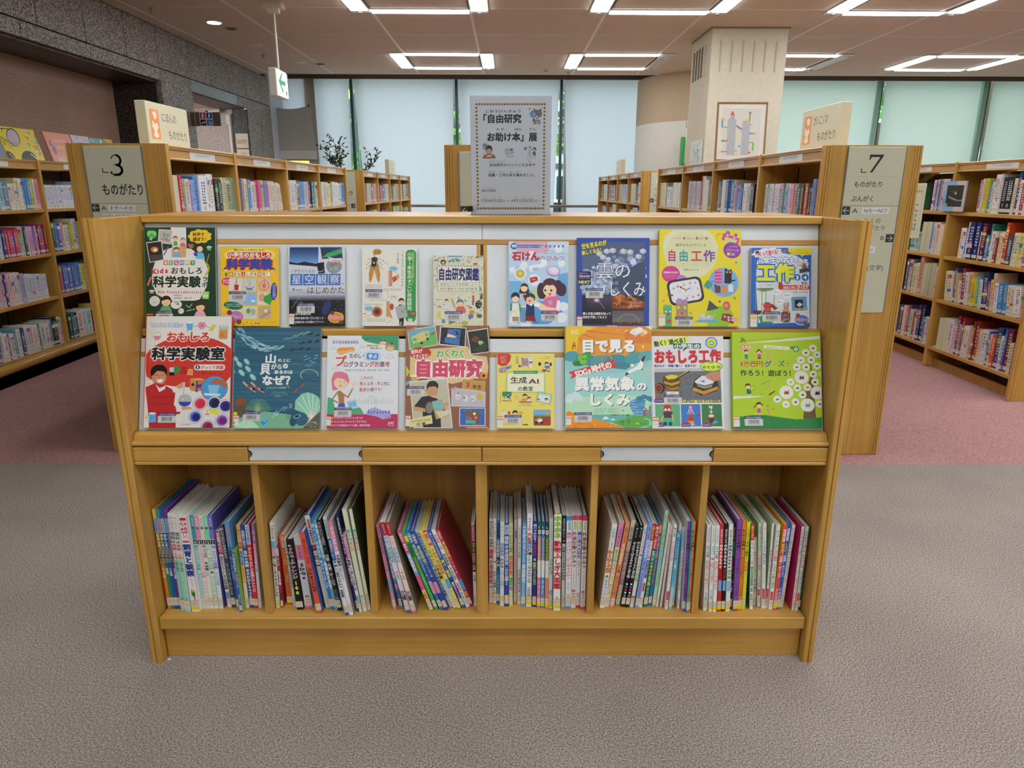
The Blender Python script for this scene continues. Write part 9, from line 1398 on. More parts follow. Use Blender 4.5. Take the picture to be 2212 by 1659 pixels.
SPINES = """0 1.706 -0.9445 0.0098 0.3045 -0.941|d8842c;b0-90d8c058;b90-230,8ab0dc;t95-225,2c58a8:でんじろう先生の;t240-370,f0e8d8:おもしろ:o2c8a50;t375-520,14140f:科学実験室:oe8e0d0;c545;t580-680,f0d8b0:びっくり実験
0 1.706 -0.9347 0.0088 0.3045 -0.847|2a8a6c;b0-90,3a98a0;b90-230,d8a0b8;t95-225,2c58a8:でんじろう先生の;t240-370,f0e8d8:おもしろ;t375-520,14140f:科学実験室:oe8e0d0;c545;t580-640,d8ece0:自然実験
0 1.706 -0.9251 0.0096 0.3045 -0.847|205cb0;b0-90,3058a8;b90-230,a8d0c8;t95-225,2c58a8:でんじろう先生の;t240-370,f0f0f0:おもしろ;t375-520,14140f:科学実験室:oe8e0d0;c545;t580-660,d8e4f0:ふしぎ実験
0 1.706 -0.9148 0.0102 0.3045 -0.659|6a3a90;b0-90,7a3a88;b90-230,a8c0e0;t95-225,2c58a8:でんじろう先生の;t240-370,4a2020:おもしろ:oece0e0;t375-520,14140f:科学実験室:oe8e0d0;c545;t580-690,e8dcf0:ドキドキ実験
0 1.694 -0.9010 0.0125 0.2975 -0.096|d8dcd8;b460-1000,98ccc0;t30-150,d88898:楽しく学べる:s;t180-300,50545c:理科の;t300-460,c85850:実験・工作;t480-580,3a5a50:小学2年生;t850-950,2a3a38:川村康文著:s
0 1.690 -0.8865 0.0138 0.2985 -0.096|dce0d8;b460-1000,9cd4bc;t30-150,d88898:楽しく学べる:s;t180-300,50545c:理科の;t300-460,c85850:実験・工作;t480-580,3a5a50:小学3年生;t850-950,2a3a38:川村康文著:s
0 1.692 -0.8654 0.0236 0.2915 -0.491|e8e8ec;e980;r20-270,b8304c:15-85;t45-255,f0e8e8:学研の図鑑;t285-625,28408c:飼育と観察:B;t640-740,50688c:しいくとかんさつ:s;p760;w
0 1.706 -0.8485 0.0094 0.2875 -0.199|b8dcd0;b0-250,2898a0;t30-120,e8f0ec:キッチンで:s;c130;r255-300,1c1c1c:5-95;t258-298,f0f0f0:6;t310-580,3aa8a8:電子レンジの実験;t610-950,68b8b8:ポケットでかんたん実験
0 1.706 -0.8378 0.0111 0.2855 -0.100|e8dcdc;b0-250,e090b8;t30-120,f8ecf0:キッチンで:s;c130;r255-300,1c1c1c:5-95;t258-298,f0f0f0:5;t310-660,d890b8:ペットボトルとコップの実験;t690-950,e0a8c0:ミルククッキー
0 1.706 -0.8264 0.0110 0.2855 0.000|e4e4d4;b0-250,dcdcc8;t30-120,6a8a60:キッチンで:s;c130;r255-300,1c1c1c:5-95;t258-298,f0f0f0:3;t310-440,3a4a50:酢・サラダ油;c500;t520-580,24342c:実験;t590-640,8aa898:花粉:s
0 1.706 -0.8140 0.0115 0.2855 -0.100|dcece0;b0-250,80d8b8;t30-120,f0fcf4:キッチンで:s;c130;r255-300,1c1c1c:5-95;t258-298,f0f0f0:2;t310-570,80c8a8:フルーツ・野菜の実験;c600;t640-900,90c8b0:オレンジの皮と実験
0 1.706 -0.8006 0.0125 0.2855 -0.301|e0e4ea;b0-250,7878c8;t30-120,e8e8f8:キッチンで:s;c130;r255-300,1c1c1c:5-95;t258-298,f0f0f0:1;t310-560,6878c0:塩・さとうの実験;t600-740,8090c0:かんたん実験:s;k5858b0
0 1.713 -0.7804 0.0105 0.2357 -2.310|e4e4e0;b0-300,b83850;t20-290,f0e0e0:空き容器でカンタン!;t320-760,20202a:身近なものでふしぎな科学実験;b790-900,78b0d8;t800-890,2a4a78:いつでも
0 1.713 -0.7680 0.0120 0.2537 -2.259|484858;t30-400,c0c0d0:試してみたくなるひみつ;t450-850,90a0b8:マンガでわかる
0 1.703 -0.7500 0.0125 0.2676 -1.606|6098cc;t20-220,e06078:ころころ;t240-560,243858:?不思議!おもしろ;b650-900,3868a8
0 1.689 -0.7389 0.0078 0.1856 -1.390|3868b4;k88b048;t20-330,e0e8f0:ふしぎまるわかり;t350-600,d8a0c8:実験工作:s;t700-850,c0d0e8:科学クラブ:s
0 1.711 -0.7296 0.0101 0.2545 -0.338|e8c078;b0-120,d8a860;t40-280,c05838:もっと!実験;b300-480,90b8d8;t300-480,3060a8:おもしろ;t500-640,c89030:科学のひみつ;b700-1000,ecdcd0
0 1.711 -0.7163 0.0116 0.2545 -0.788|2c4c98;t60-280,d8e0f0:自由研究に役立つ!;t300-500,d8e4f4:理科の実験;t520-880,e8ecf4:まるわかりBOOK
0 1.708 -0.7041 0.0120 0.2575 -0.334|d8303c;b0-230,c0d4e8;t20-220,3060a8:てれじろう先生の;t260-420,e8d0a0:ひらめき;t430-800,ecdcdc:おもしろ実験にチャレンジ
0 1.709 -0.6937 0.0081 0.2585 0.776|dcd4dc;b0-210,8060a0;b210-480,e0609c;t10-200,ece4f0:100円グッズで;t220-470,f4dce8:わかる科学実験;t500-560,5a4a50:小学:s
1 1.710 -0.6442 0.0104 0.2625 1.091|e4e6da;t30-190,203850:プログラミング;b210-370,70b0d8;b290-380,e0a0b0;t380-500,202024:楽しむ;t480-870,18181c:ワークショップレシピ:B;w
1 1.713 -0.6334 0.0064 0.1845 0.466|a83040;b0-130,b8d0e0;t150-300,e8c0c0:まんが;t380-620,f0e8e8:科学実験;b750-900,50303c;w
1 1.727 -0.6143 0.0177 0.2166 -1.587|cc6430;t20-180,eccca8:日本の昆虫;t200-420,e09858:いろいろ採集;t560-660,e8a070:今森光彦:s;w
1 1.715 -0.5986 0.0078 0.2147 -2.269|c4d4cc;t60-260,3a6858:しらべる;b280-420,98c0b0;t440-720,4868a0:こども生き方
1 1.701 -0.5796 0.0186 0.2179 -3.421|1a1a1a;t110-560,e890b8:SDGsチャレンジ:o3a9858;t580-790,e0e838:100:B;r80-100,e0d0c8:20-60
1 1.708 -0.5574 0.0211 0.2260 -3.932|dcdce4;b130-330,e890b8;t140-320,903868:SDGsまんがで;t370-600,16161a:SDGs:B;f830;b930-1000,e070a8
1 1.685 -0.5216 0.0151 0.2484 -7.053|e05a3c;t80-270,5a2018:自然のなぜなに:s;t300-380,882c1c:ふしぎ;t440-740,3a1610:うちゅうのなぞ;k284c98
1 1.710 -0.5029 0.0145 0.2862 -7.833|d0d2d4;r40-140,d86850:30-70;t150-300,28282c:宇宙をみよう;b310-360,984850;t330-350,f0f0f0:1;b360-540,1c1c20;t370-530,e8e8e8:星空の観測;k305090
1 1.703 -0.4895 0.0089 0.2773 -8.086|2a80c4;t40-420,c0dcf0:調べよう実験観察;t440-760,e0ecf4:体のウォッチング
1 1.701 -0.4792 0.0093 0.2763 -8.218|6cb0cc;t40-420,e0f0f4:季節の星座早見;t460-760,f0f8f8:春夏秋冬星空
1 1.696 -0.4670 0.0121 0.2795 -8.434|1c1c22;t20-270,e0e4e8:かいめいかいけつ自由研究:s;c310;t370-720,dce4ec:日食・月食・オーロラ;t760-900,80a0c0:天文の観察:s
1 1.703 -0.4555 0.0097 0.2840 -7.588|dce4e8;t20-160,4878a8:自由研究:s;t160-260,d08858:まる;b420-640,5070b0
1 1.674 -0.4420 0.0106 0.2360 -8.285|e4e6ec;b0-280,2858a8;t20-260,dce8f4:自由研究わくわく:s;c300;t330-640,24242c:美しい星空のひみつ;t660-760,24242c:星座図鑑;b880-1000,3058b0
1 1.674 -0.4303 0.0118 0.2874 -8.201|e8e8ec;b0-310,e088b0;t60-300,fcecf4:ジュニアおもしろ;t345-470,28242c:天体観測;t480-620,8a8a90:観察の手引き:s;k8a8088
1 1.692 -0.4156 0.0054 0.2983 -7.899|243468;t30-400,d8dce8:自由研究がやりたくなる;t430-720,ecc0d8:天体の観測の達人;b900-1000,202848
1 1.689 -0.4084 0.0073 0.2378 -7.977|e0e4e8;b0-300,d86098;t20-280,f4dce8:自由研究シリーズ:s;t310-720,1c1c24:観察して楽しむ天体入門;b780-880,78b0dc
1 1.691 -0.3966 0.0111 0.3131 -7.341|dce0c4;t190-300,68a898:夏の虫;t310-400,d89870:夏の花;t830-930,8a9080:調べる:s
1 1.698 -0.3859 0.0092 0.3105 -6.473|dce0c4;t190-300,68a898:夏の虫;t310-400,d89870:夏の花;t830-930,8a9080:調べる:s;k48583a
2 1.703 -0.3154 0.0090 0.2611 -8.037|d898b0;t10-120,904868:小学生の:s;t140-350,706878:自由研究;t350-520,904868:パーフェクト:s;c530,3878c0;b630-800,78a8d8
2 1.708 -0.2981 0.0082 0.2573 -9.847|5c90cc;t200-400,d8e8f4:やさしい!;t400-640,e8f0f4:自由研究;b700-760,e0a0b8;t780-900,2848a0:理科:s
2 1.684 -0.2747 0.0132 0.2822 -12.485|e4dcec;r0-140,b02838:0-100;t20-130,ecd0d0:理科がすきになる!:s;t150-250,9078b8:わくわく;t260-440,50a898:自由研究;t520-560,d85850:6;t570-620,5a4a50:年生:s;t740-860,24242c:辻健;b930-1000,785898
2 1.682 -0.2584 0.0129 0.2827 -12.979|f0dcd4;r0-140,b82838:0-100;t20-130,ecd0d0:理科がすきになる!:s;t150-250,e0a0a8:わくわく;t260-440,68b0dc:自由研究;t520-560,d86048:4;t570-620,5a4a50:年生:s;t740-860,24242c:辻健;b940-1000,d87888;k7a7058
2 1.698 -0.2128 0.0107 0.2569 -18.611|c8507c;b270-560,70a8d8;b560-740,e0608c;b740-1000,e4dc70;t20-250,f4d0e0:小学生の!夏休み;t290-520,e8f0f8:自由研究;t760-860,a83838:3年生
2 1.701 -0.1993 0.0094 0.2546 -19.147|30b450;b60-130,e8d838;t150-330,14281c:自由研究;t350-520,c84838:科学をしらべよう;t540-820,90e0a0:小学生アイデア:s
2 1.701 -0.1842 0.0103 0.2581 -20.049|3878c8;t30-150,e8f0f8:小学生の;t170-370,c8e4b0:自由研究;t380-520,e0e8f8:パーフェクト:s;c560,e070a0;b640-800,e0a0c0
2 1.698 -0.1704 0.0107 0.2568 -20.517|2850a8;t30-150,e8f0d8:小学生の;t170-400,c8dc88:自由研究;t400-540,e0e8f8:パーフェクト:s;c560,e070a0;b640-780,e08cb0
2 1.712 -0.1585 0.0082 0.2562 -20.805|c4d0dc;t40-300,4a5868:中学生のための;t330-480,3868a8:自由研究;t500-860,24242c:まとめかたの実例
2 1.707 -0.1483 0.0102 0.2557 -20.490|e8dc68;t30-220,6a5828:これでカンペキ:s;t240-340,38342c:くらしの;t360-420,c07838:新しい;t430-620,28241c:小学実験;b680-860,b0d0e0
2 1.707 -0.1372 0.0099 0.2557 -20.490|ecdc78;b0-190,d83c38;t20-180,f4dcd8:楽しく実験!;t220-560,c85040:5分で自由研究;b620-740,60b0d8;t760-900,d8a048:わくわく:s
2 1.709 -0.1227 0.0094 0.2560 -21.303|2c5cb0;t30-350,c0d0e8:調べて発見自由研究:s;t370-600,d8dc50:調べ・観察;b640-900,1c2c68;t660-880,d8e0f0:夏休みBOOK
2 1.711 -0.1118 0.0101 0.2567 -21.118|e8e8e8;t60-250,d06888:自由研究 工作;t300-460,20202a:自由研究;t480-640,20202a:まとめかた見本;r680-780,e08098:20-80;t800-900,50505a:学習:s
2 1.715 -0.1012 0.0089 0.2564 -20.909|c83040;t20-130,f0c8c8:小学生の;t150-360,d8d850:自由研究;t370-520,f4d8d8:パーフェクト:s;c550,60a0d8;b640-780,5898d0;b800-860,e09048;ka02838
2 1.719 -0.0918 0.0085 0.2575 -0.890|e4e4e2;b20-220,d84890;t30-210,f4d8e8:できるサイエンス:s;b220-580,1c1818;t230-340,e8d878:まるごと;t350-560,e0a0a0:自由研究・実験;t620-700,3a3a40:実験:s
3 1.734 -0.0479 0.0109 0.2615 0.438|d8d8e0;t20-210,30407c:ぜんぶわかる;t230-330,20202c:中学生;t350-770,b82838:理科の自由研究:B;f800
3 1.731 -0.0374 0.0084 0.2645 0.325|e4e2d8;t20-220,4a4a48:しゃべりっぱなし:s;t260-400,e0a0a8:自由研究;c500,28282c;t610-900,4a4848:おもしろ実験・工作
3 1.731 -0.0280 0.0095 0.2575 0.334|2c78b8;t20-200,182848:中学実験;t220-430,e0ecf4:自由研究;r440-580,181818:10-90;t450-570,e8e8e8:入門;t640-900,a0d0ec:ハンドブック
3 1.719 -0.0167 0.0114 0.2595 0.331|d8e0e4;t40-180,78b890:やさしい:s;t240-400,5078c0:自由研究;t420-540,303c60:わかる;t560-760,98a8d0:レポート実例
3 1.717 -0.0038 0.0114 0.2575 0.111|2a4c9c;b20-130,d8e0ec;t20-130,2a4c9c:小学生の;t150-500,dce4ec:理科の自由研究;t520-740,e8ecf0:こだわり実験23;b860-900,e0d858
3 1.717 0.0085 0.0105 0.2555 -0.112|ccd098;t20-120,488838:まだまにあう:s;t130-340,28682c:かんたん!小学生;t370-620,c83038:自由研究;r640-740,58a878:10-90;r750-800,a878b8:10-90;b900-1000,e0d060
3 1.735 0.0210 0.0095 0.2595 0.110|cdb0bc;r130-220,5888b8:30-80
3 1.727 0.0315 0.0095 0.2655 0.108|e6e6da;t90-240,b890a8:北の自然:s;t260-440,3a3a3c:わくわく手帳:s;c440,88b8d8;t580-860,4a4a48:自然観察記録:s
3 1.717 0.0430 0.0120 0.2515 0.456|68a4dc;t10-210,e8f0f8:ペットボトル;t220-450,d8e8f8:で育てる・つくる:s;t470-700,e8f4fc:自由研究;t700-900,d0e4f4:ぐんぐんしっかり:s
3 1.715 0.0585 0.0150 0.2875 0.199|e6ecf2;t40-180,d84838:2025年;t190-300,c83030:大阪:x;t290-370,3868b8:関西;t370-440,20242c:万博;t440-560,38a070:SDGs;t560-740,28282c:ガイドブック;t780-880,4a4a50:日能研編:s;w
3 1.715 0.0740 0.0110 0.2645 0.000|243c94;t30-240,e0e8f4:調べてわかる!;t260-400,d04048:日本の川;c440,d8dc48;t470-740,c8d848:釧路川ってどんな川;b870-930,e0843c;w
3 1.710 0.0860 0.0095 0.2655 -0.108|206858;m60;t90-160,e0e8d8:観察!;b160-640,e070b0;t170-440,d8dc58:いきもののひみつのすがた;b440-640,e8ece0;b640-1000,e078a8;t660-840,f0c8dc:NHK:s;w
3 1.710 0.0970 0.0100 0.2655 -0.216|2c50a8;m60;t90-160,e0e8f0:観察!;b160-440,3c78d0;t170-440,d8dc58:いきもののひみつのすがた;b440-640,e8ece8;b640-1000,50a0dc;t660-840,c8e4f4:NHK:s;w
3 1.707 0.1085 0.0100 0.2655 -0.432|1c4c34;m60;t90-160,e0e8d8:観察!;b160-440,3a5430;t170-440,d8dc58:いきもののひみつのすがた;b440-640,e8e4dc;b640-1000,ec8c70;w
3 1.707 0.1195 0.0105 0.2765 -0.518|e4e6e4;t40-260,88b8d0:いきものとなかよし:s;t280-440,d8b0a0:たのしい:s;t440-520,88b088:ぷち;t530-620,50545c:むしさつ;t780-880,5a5a5c:作:s;w
3 1.696 0.1360 0.0205 0.2965 -0.483|e8eae8;b0-10,e8d030;t20-250,88b848:ホネホネ:B:oc8dc98;t270-770,c82c38:動物ふしぎ大図鑑:B;t850-900,6a6a68:自由:s;k2c2c2c;w
3 1.712 0.1550 0.0100 0.2835 -0.606|e2e2d4;b0-300,1e1e20;t30-240,d0d4d8:自然を知ろう:s;c270,5888a8;t330-700,3a3a3c:台風とたつまきの大研究
3 1.705 0.1680 0.0145 0.2855 -0.502|e8eaec;b0-50,3c94d8;r60-150,88c8d0:30-80;t170-680,d87098:電気・ガスはどこから来るのか?;t700-810,6888b8:エネルギー:s;t830-900,3a3a3c:江良:s;b970-1000,4898d8
3 1.710 0.1831 0.0136 0.2845 -0.403|e8e6e4;b0-50,d83868;r60-150,b8d080:30-80;t170-560,903038:外来生物のひみつ;t580-780,c07068:ヒアリからカミツキガメまで:s;c810,c83038;t830-900,3a3a3c:今泉:s
3 1.710 0.1960 0.0114 0.2845 -0.302|e6e8ec;b0-50,d83868;r60-150,e0d870:30-80;t170-460,3858a8:雲と雨の大研究;t480-640,a86878:気象のしくみ:s;t830-900,3a3a3c:武田:s;b970-1000,d83868
3 1.703 0.2090 0.0138 0.2865 -0.300|eae8e6;b0-50,d83868;r60-150,b8d8a0:30-80;t170-560,903038:外来生物のひみつ;t580-780,c07068:ヒアリからカミツキガメまで:s;c810,c83038;t830-900,3a3a3c:今泉:s;b970-1000,e04070;k484040
4 1.707 0.2643 0.0143 0.2597 5.414|e8e6e2;t40-200,68a8d8:幼稚園の:s;t210-290,c83c34:年中さんの;t300-570,d8902c:わくわく工作:B:oc83c28;f610;t660-880,4888c8:あそびのほん:s;kd8d4d0
4 1.712 0.2781 0.0125 0.2633 6.761|e0dcb4;b0-290,e088c0;t70-280,884880:きむらゆういちの;t310-460,58a868:あそぶ工作;t470-600,e09088:えほん;t610-680,c8c048:2;t720-850,8a9898:作り方:s
4 1.708 0.2906 0.0116 0.2637 7.408|e89060;t50-220,5a2c18:科学でつかえる:s;t240-480,f4e4d8:うごくおもちゃ;t490-560,5a2c18:の作り方:s;c560;t620-860,6a3820:空きばこ・ゴムで動く:s
4 1.724 0.3100 0.0119 0.2646 7.165|cdc9b4;c230,50504a;b350-760,a88888;t80-200,4a4840:おもしろ:s;t260-700,dccaca:つくってあそぼう
4 1.714 0.3227 0.0100 0.2523 6.942|1a1a1a;i40;t60-140,b0b0b0:おもちゃ工作:s;t190-640,e8e8e8:せんたくばさみのふしぎ工作;z700
4 1.712 0.3350 0.0101 0.2542 6.552|181818;i40;t60-140,b0b0b0:おもちゃ工作:s;t190-640,e8e8e8:かいちゅうでんとうのふしぎ工作;z700
4 1.712 0.3477 0.0099 0.2559 6.056|e0e2da;r40-110,a8c8e0:20-80;t120-330,e0a0c0:こうさくあそび;c360,4870b8;t400-560,68a8a8:つくろう;t560-680,78b868:工作広場;r860-960,c83848:10-90
4 1.707 0.3616 0.0113 0.2647 5.420|84a4e4;t50-180,283860:科学でつかえる:s;t200-400,f0f4fc:うごくおもちゃ;t440-500,203060:の作り方:s;c530,c83040;t580-880,3858a0:ゴムの力で走らせよう:s
4 1.710 0.3721 0.0089 0.2617 5.482|e8e4e4;b0-200,c02c38;t30-190,e8d060:工作チャンネル!;t200-420,c85888:たのしい工作;r430-640,2c3ca0:10-90;t440-630,d8d8f0:あそび自由に:s;r700-800,c84040:20-80
4 1.714 0.3862 0.0103 0.2544 4.848|1c7c60;b0-290,c83038;t20-280,f0e8e0:捨てないで リサイクル;t310-430,e0ece8:牛乳パック;t440-740,c8dc60:リサイクル工作:B;t760-960,a0d8c8:あそび工作120:s
4 1.719 0.3992 0.0088 0.2552 4.158|3870b8;b0-120,c85838;t20-110,f0d8c0:わかる;t140-420,e0a040:自由工作;t430-720,d09048:まとめかたブック
4 1.717 0.4113 0.0103 0.2961 3.679|98d8b0;t30-130,e06078:ワクワク;t180-360,80a878:ふしぎ工作;t360-640,48a0d8:手作りおもちゃ:s;t640-780,4a6a58:てづくり:s;kb8bcb8
4 1.714 0.4200 0.0062 0.2592 4.204|e6e2da;t100-400,a0b8a0:はたらくどうぶつ:s;t600-760,e0b890:こども:s
4 1.713 0.4305 0.0057 0.2539 3.274|e4d8d4;t100-500,8a6a5a:おってつくろう:s;t520-800,a8c0d8:ふしぎ工作:s
4 1.702 0.4432 0.0084 0.2597 2.097|ece2e2;t30-150,3a3a3c:作ってみる!;t180-420,d09888:ふしぎ手作り工作;t480-700,88a8b8:工作ブック:s;r780-900,d83c58:10-90
4 1.702 0.4539 0.0089 0.2327 2.217|6cc0e4;t40-340,2c68b8:夏休みのかんたん工作;c420,e0e8ec;t460-640,3878a8:自由工作:s;b700-880,a8d8e0
4 1.721 0.4667 0.0060 0.2555 1.009|dedfd2;c90,2888c8;t180-300,68b0c8:本の:s;t480-800,98b890:工作室:s
4 1.705 0.4776 0.0064 0.2435 0.000|e6e8ee;b0-260,9cc4e8;t20-220,4878b0:じぶんでつくろう:s;t280-420,4a4a50:たのしむえほん;t430-760,383838:げんきだんプラスチック
4 1.691 0.4893 0.0091 0.2775 -0.826|8450a8;t90-300,1c1420:わくわく工作部;c310;t420-600,241828:モーターで動かそう:s;t700-830,241828:アトリエ工房:s;kdcd8d8
4 1.684 0.4970 0.0045 0.2785 -0.926|38a0ac;t90-300,142024:わくわく工作部;c310;t420-640,142428:ねんど・紙で動かそう:s;t700-830,142428:アトリエ工房:s
4 1.688 0.5030 0.0068 0.2775 -0.826|e88438;t90-280,2c180c:わくわく工作部;c310;t400-640,2c180c:紙コップセンサで動かそう:s;t700-830,2c180c:アトリエ工房:s
5 1.695 0.5506 0.0113 0.2647 -2.057|e6eaea;t30-200,5a5a5c:リサイクルでかんたん:s;t230-330,48a088:エコ;t330-370,2a2a30:手芸;t400-740,e09068:お弁当袋やいらない服で作ろう;t780-880,5a5a5c:工房:s
5 1.691 0.5639 0.0103 0.2647 -2.490|e8ecea;t30-200,5a5a5c:リサイクルでかんたん:s;t230-330,48a088:エコ;c380,c83030;t420-680,c86088:牛乳パックで作ろう!;t740-860,5a5a5c:工房:s;w
5 1.689 0.5750 0.0100 0.2648 -2.598|e8ecec;t30-200,5a5a5c:リサイクルでかんたん:s;t230-330,48a088:エコ;t330-370,2a2a30:手芸;t400-740,e09068:お弁当袋やいらない服で作ろう;w
5 1.692 0.5880 0.0105 0.2688 -2.878|c82c38;t60-220,f0d0d0:きむらゆういちの;t230-500,f4ecec:手作りおもちゃ;t510-620,901820:傑作集;r640-760,78b0dc:10-90;w
5 1.693 0.5999 0.0104 0.2688 -2.665|1c1a1c;t60-220,d8d8d8:きむらゆういちの;t230-500,f0f0f0:手作りおもちゃ;t510-620,a82830:傑作集;r640-760,78b0dc:10-90;w
5 1.691 0.6121 0.0119 0.2678 -2.782|e6eaea;t60-220,3a3a3c:きむらゆういちの;t230-500,2a2a2c:手作りおもちゃ;t510-620,58a868:傑作集;r640-760,88c0e0:10-90;w
5 1.705 0.6240 0.0063 0.2627 -2.400|201c18;t40-180,d0b850:まよけの:s;r200-380,2c7c48:0-100;t400-600,a83028:まもり;t640-800,d8dcd8:ふしぎ;w
5 1.694 0.6345 0.0133 0.2808 -2.450|8450a4;t100-300,201828:わくわく工作部;c310;t420-600,241828:モーターで動かそう:s;t720-830,241828:アトリエ工房:s;w
5 1.695 0.6465 0.0100 0.2787 -2.262|e48234;t100-280,2c180c:わくわく工作部;c310;t400-640,2c180c:紙コップセンサで動かそう:s;t720-830,2c180c:アトリエ工房:s;w
5 1.702 0.6595 0.0100 0.2697 -2.125|d8e02c;t60-200,c84830:100円グッ;t210-420,3a3a20:ズで作って遊ぼう!;t440-560,e0884c:増補編;k6a9a30;w
5 1.701 0.6810 0.0095 0.2653 -4.432|e6eae6;b0-190,c83040;t20-180,e8dc50:工作チャンネル!;t200-480,c87898:たのしい工作;r490-720,288050:20-80;t500-710,d0e8d8:とびだすカード:s;r740-790,a878b8:20-80;t810-900,4a4a4c:監修:s;k408838
5 1.721 0.6978 0.0079 0.2123 -4.865|dddccb;t200-500,c8a048:親子でたのしむ:s;t600-800,8a8a58:工作
5 1.713 0.7066 0.0088 0.2604 -4.736|dfdfd2;t40-120,4a4a48:すてきな:s;t120-340,78b0c0:アイデアいっぱい!;t360-560,e08898:しかけ絵本;t600-760,4a4a4a:こどもと作る:s;r780-860,d83850:10-70;kb8c898
5 1.705 0.7171 0.0099 0.2635 -4.899|e4e4da;t40-200,b0a898:びっくり:s;t200-480,6090c8:アイデア飛び出す;t500-700,88b0a0:いろいろなしかけ:s;r760-900,e0405c:10-80
5 1.707 0.7262 0.0063 0.2626 -1.746|e4e2dc;t300-560,c86888:おもしろしかけ;r760-900,e0405c:10-80;t580-720,5a5a5c:たのしむ:s;ka8b888
5 1.700 0.7350 0.0104 0.2605 -0.990|e6e4da;t60-260,78a8b0:ポップ!ふしぎ;t260-420,d87088:しかけ絵本;t440-740,5a5a5c:とびでる動く絵本:s;r780-900,e0405c:10-80
5 1.698 0.7454 0.0096 0.2645 0.866|e04468;ke8b020;r60-200,f4d8d8:10-80;t70-190,c84868:わくわく:s;t220-330,e8d848:世界で遊ぶ;t340-460,f4e0e0:「貯金箱」;t480-620,f0d0d8:をつくろう;t740-880,f0d0d8:中西真:s;w
5 1.702 0.7555 0.0095 0.2656 1.187|2460b8;r60-200,d8dcf0:10-80;t70-190,5870b0:わくわく:s;t220-330,a8d058:しかけ;t340-460,e0e8f4:「貯金箱」;t480-620,d0dcf0:をつくろう;t740-880,d0dcf0:中西真:s;w
5 1.712 0.7695 0.0095 0.2546 1.688|e8dcd6;t30-300,5890c8:わくわくあそび:s;t300-480,e09890:ブック;t480-700,68a0c8:自由工作:s;t760-900,d88898:工作:s
5 1.697 0.7960 0.0080 0.2585 0.000|e4e2da;t30-120,2a2a2c:おどろき:s;t120-340,50545c:アイデアいっぱい;t340-560,6888b8:しかけカード:s;t600-860,d87888:作り方:s;kc83068
5 1.695 0.8055 0.0080 0.2585 0.222|e4e2d8;t30-300,3a3a3c:しかけがいっぱいの;t320-480,c84858:おたのしみ;t520-760,3a3a3c:手作り飛び出すカード:s;r780-900,e0405c:10-80
5 1.700 0.8141 0.0055 0.2555 0.112|1e4450;t100-500,b83848:しぜん:s;t600-860,80a8a8:工作:s"""
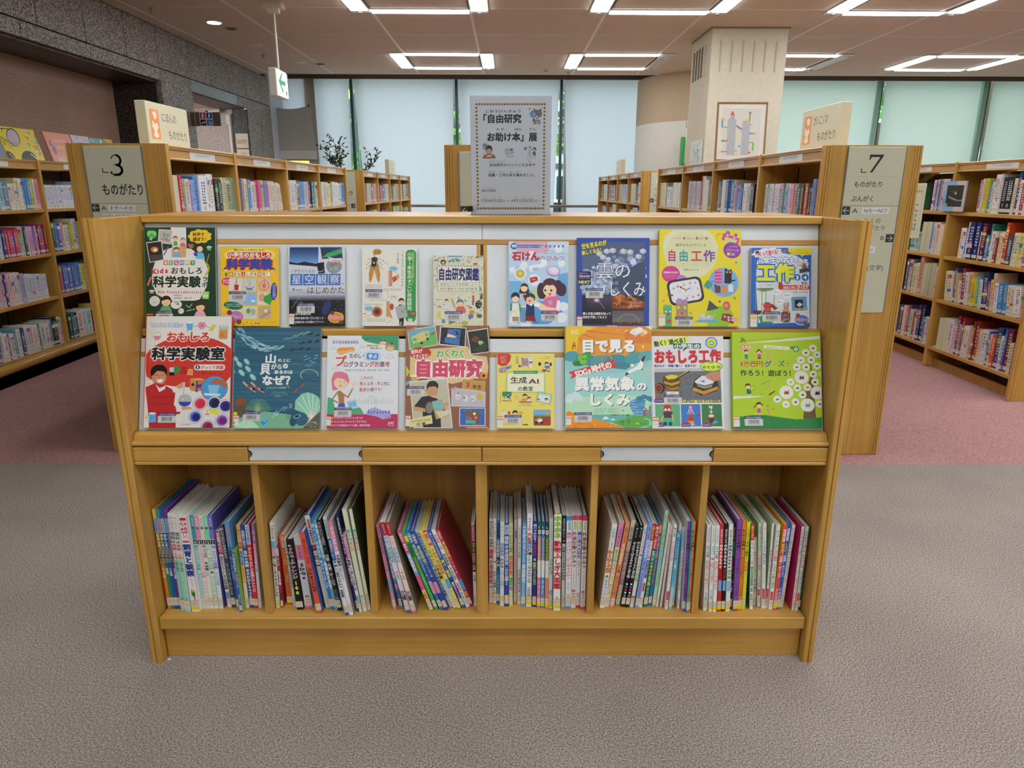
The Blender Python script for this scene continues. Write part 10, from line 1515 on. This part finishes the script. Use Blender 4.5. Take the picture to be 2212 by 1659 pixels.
# ================================================================ books in the six lower compartments
# compartment, y of the spine, x of its foot, thickness, height, lean in degrees | colour and spine print (y along the spine in thousandths)
CN = ['first lower compartment from the left', 'second lower compartment from the left', 'third lower compartment from the left', 'fourth lower compartment from the left', 'fifth lower compartment from the left', 'sixth lower compartment from the left']
cnt = {}; tot = {}
SP = [l.split('|') for l in SPINES.split('\n')]
for s_ in SP: tot[int(s_[0][0])] = tot.get(int(s_[0][0]), 0)+1
for head, spec in SP:
    c, Y, x, th, h_, ln = head.split(' '); c = int(c); Y, x, th, h_, ln = map(float, (Y, x, th, h_, ln)); k = cnt.get(c, 0); cnt[c] = k+1
    toks = spec.split(';'); base = toks[0]; side = base
    for t in toks[1:]:
        if t and t[0] == 'k': side = t[1:].strip()
    a_ = math.radians(ln); lift = th/2*abs(math.sin(a_))
    M = Matrix.Translation((x, Y, .136+lift)) @ Matrix.Rotation(a_, 4, 'Y') @ Matrix.Translation((-th/2, 0, 0))
    pos = ORD[k] if k < tot[c]-1 else 'rightmost'
    e = empty('book', M, '%s %sbook, %s in the %s' % (cname(base), 'thin ' if th < .0075 else 'thick ' if th > .015 else '', pos+('' if k in (0, tot[c]-1) else ' from the left'), CN[c]), 'book', 'books in the lower compartments')
    dp = min(.185+(h_-.24)*.25, 1.925-Y); bt = min(.0022, th*.22)
    m = MB(); m.prism([(0, .0012), (.0012, 0), (th-.0012, 0), (th, .0012), (th, dp), (th-bt, dp), (th-bt, .002), (bt, .002), (bt, dp), (0, dp)], 0, h_, 'z', side)
    m.box(.0011, th-.0011, -.00002, .0003, 0, h_, base); m.build('cover', PRINT, e)
    MB().box(bt, th-bt, .002, dp-.004, .003, h_-.004).build('page_block', PAGES, e)
    a = Art([(0, 0), (100, 0), (100, 1000), (0, 1000)], th, h_, 3e-5)
    ly = 880; asp = th/h_*10          # mm-ish aspect
    a.R(3, 0, 97, 1000, base)
    cw = 'w' in toks
    for t in toks[1:]:
        if not t: continue
        q = t[0]
        if q in 'br':
            rng, rest = t[1:].split('-', 1)
            mm_ = rest.split(','); y1 = float(mm_[0]) if len(mm_) > 1 else float(rest[:-6]); cc = (mm_[1] if len(mm_) > 1 else rest[-6:]); xs = (3, 97)
            if ':' in cc: cc, xx = cc.split(':'); xs = tuple(float(v) for v in xx.split('-'))
            a.R(xs[0], float(rng), xs[1], y1, cc)
        elif q == 't':
            r0, rest = t[1:].split(',', 1); y0, y1 = map(float, r0.split('-')); ps = rest.split(':'); cc, txt, fl = ps[0], ps[1], ps[2:]
            small = 's' in fl; bold = .06 if 'B' in fl else .015 if small else .04; oc = next((v[1:] for v in fl if v[0] == 'o'), None)
            n_ = max(1, len(txt))
            chh = (y1-y0)/1000*h_/n_; wid = min(.92 if not small else .72, chh*1.5/th); 
            a.T(txt, 50-wid*50, y0, 50+wid*50, y1, cc, bold, o=oc, vert=True, res=1)
        elif q == 'c':
            v = t[1:].split(','); a.C(50, float(v[0]), 34, v[1] if len(v) > 1 else '26262a', ry=34*th/h_*10, n=12); a.C(50, float(v[0]), 9, 'd8d8d8', ry=16*th/h_*10, n=8)
        elif q == 'e': a.R(94, 0, 100, 1000, 'e09028')
        elif q == 'p':
            y = float(t[1:]); a.C(46, y+40, 22, '5a9a38', ry=34); a.C(40, y+14, 17, 'c8c838', ry=16); a.C(52, y+55, 18, '2c6a38', ry=26, rot=10); a.P([(50, y+70), (64, y+74), (62, y+130), (54, y+132)], '24405c'); a.L([(15, y+72), (85, y+66)], 5, 'b89a78')
        elif q == 'f':
            y = float(t[1:]); a.C(50, y+14, 28, '2a2024', ry=24); a.C(50, y+22, 22, 'ecc8a4', ry=18); a.C(50, y+48, 26, 'b8c0d0', ry=12)
        elif q == 'm': y = float(t[1:]); a.C(46, y, 30, 'd8dc60', ry=14); a.C(60, y-4, 26, base, ry=12)
        elif q == 'i': y = float(t[1:]); a.P([(20, y-14), (80, y-14), (50, y+16)], '58c8c8')
        elif q == 'z':
            y = float(t[1:])
            for j, cz in enumerate(('e0e0e0', '4888d8', 'd83c48', 'e8e8e8', '58b0c8', 'e0e0e0')): a.P([(20, y+j*36), (80, y+6+j*36), (70, y+26+j*36), (30, y+22+j*36)], cz)
    # call number label wrapped round the foot of the spine
    hc = ['e08040', 'e0b040', 'c8c070'][(k*7+c) % 3]
    a.R(0, ly, 100, ly+85 if not cw else ly+62, 'd6d3c8'); a.R(0, ly, 100, ly+6, hc); a.R(0, ly+24, 100, ly+29, hc); a.S(20, ly+34, 80, ly+42, '5a5a58', 3); a.R(8, ly+46, 92, ly+48, '6a6a68')
    if cw: a.R(0, ly+62, 100, ly+98, 'e8d020')
    else: a.R(8, ly+68, 92, ly+69.5, '6a6a68')
    a.build('spine_print', e)
bpy.data.objects.remove(_to); bpy.data.scenes.remove(_ts)
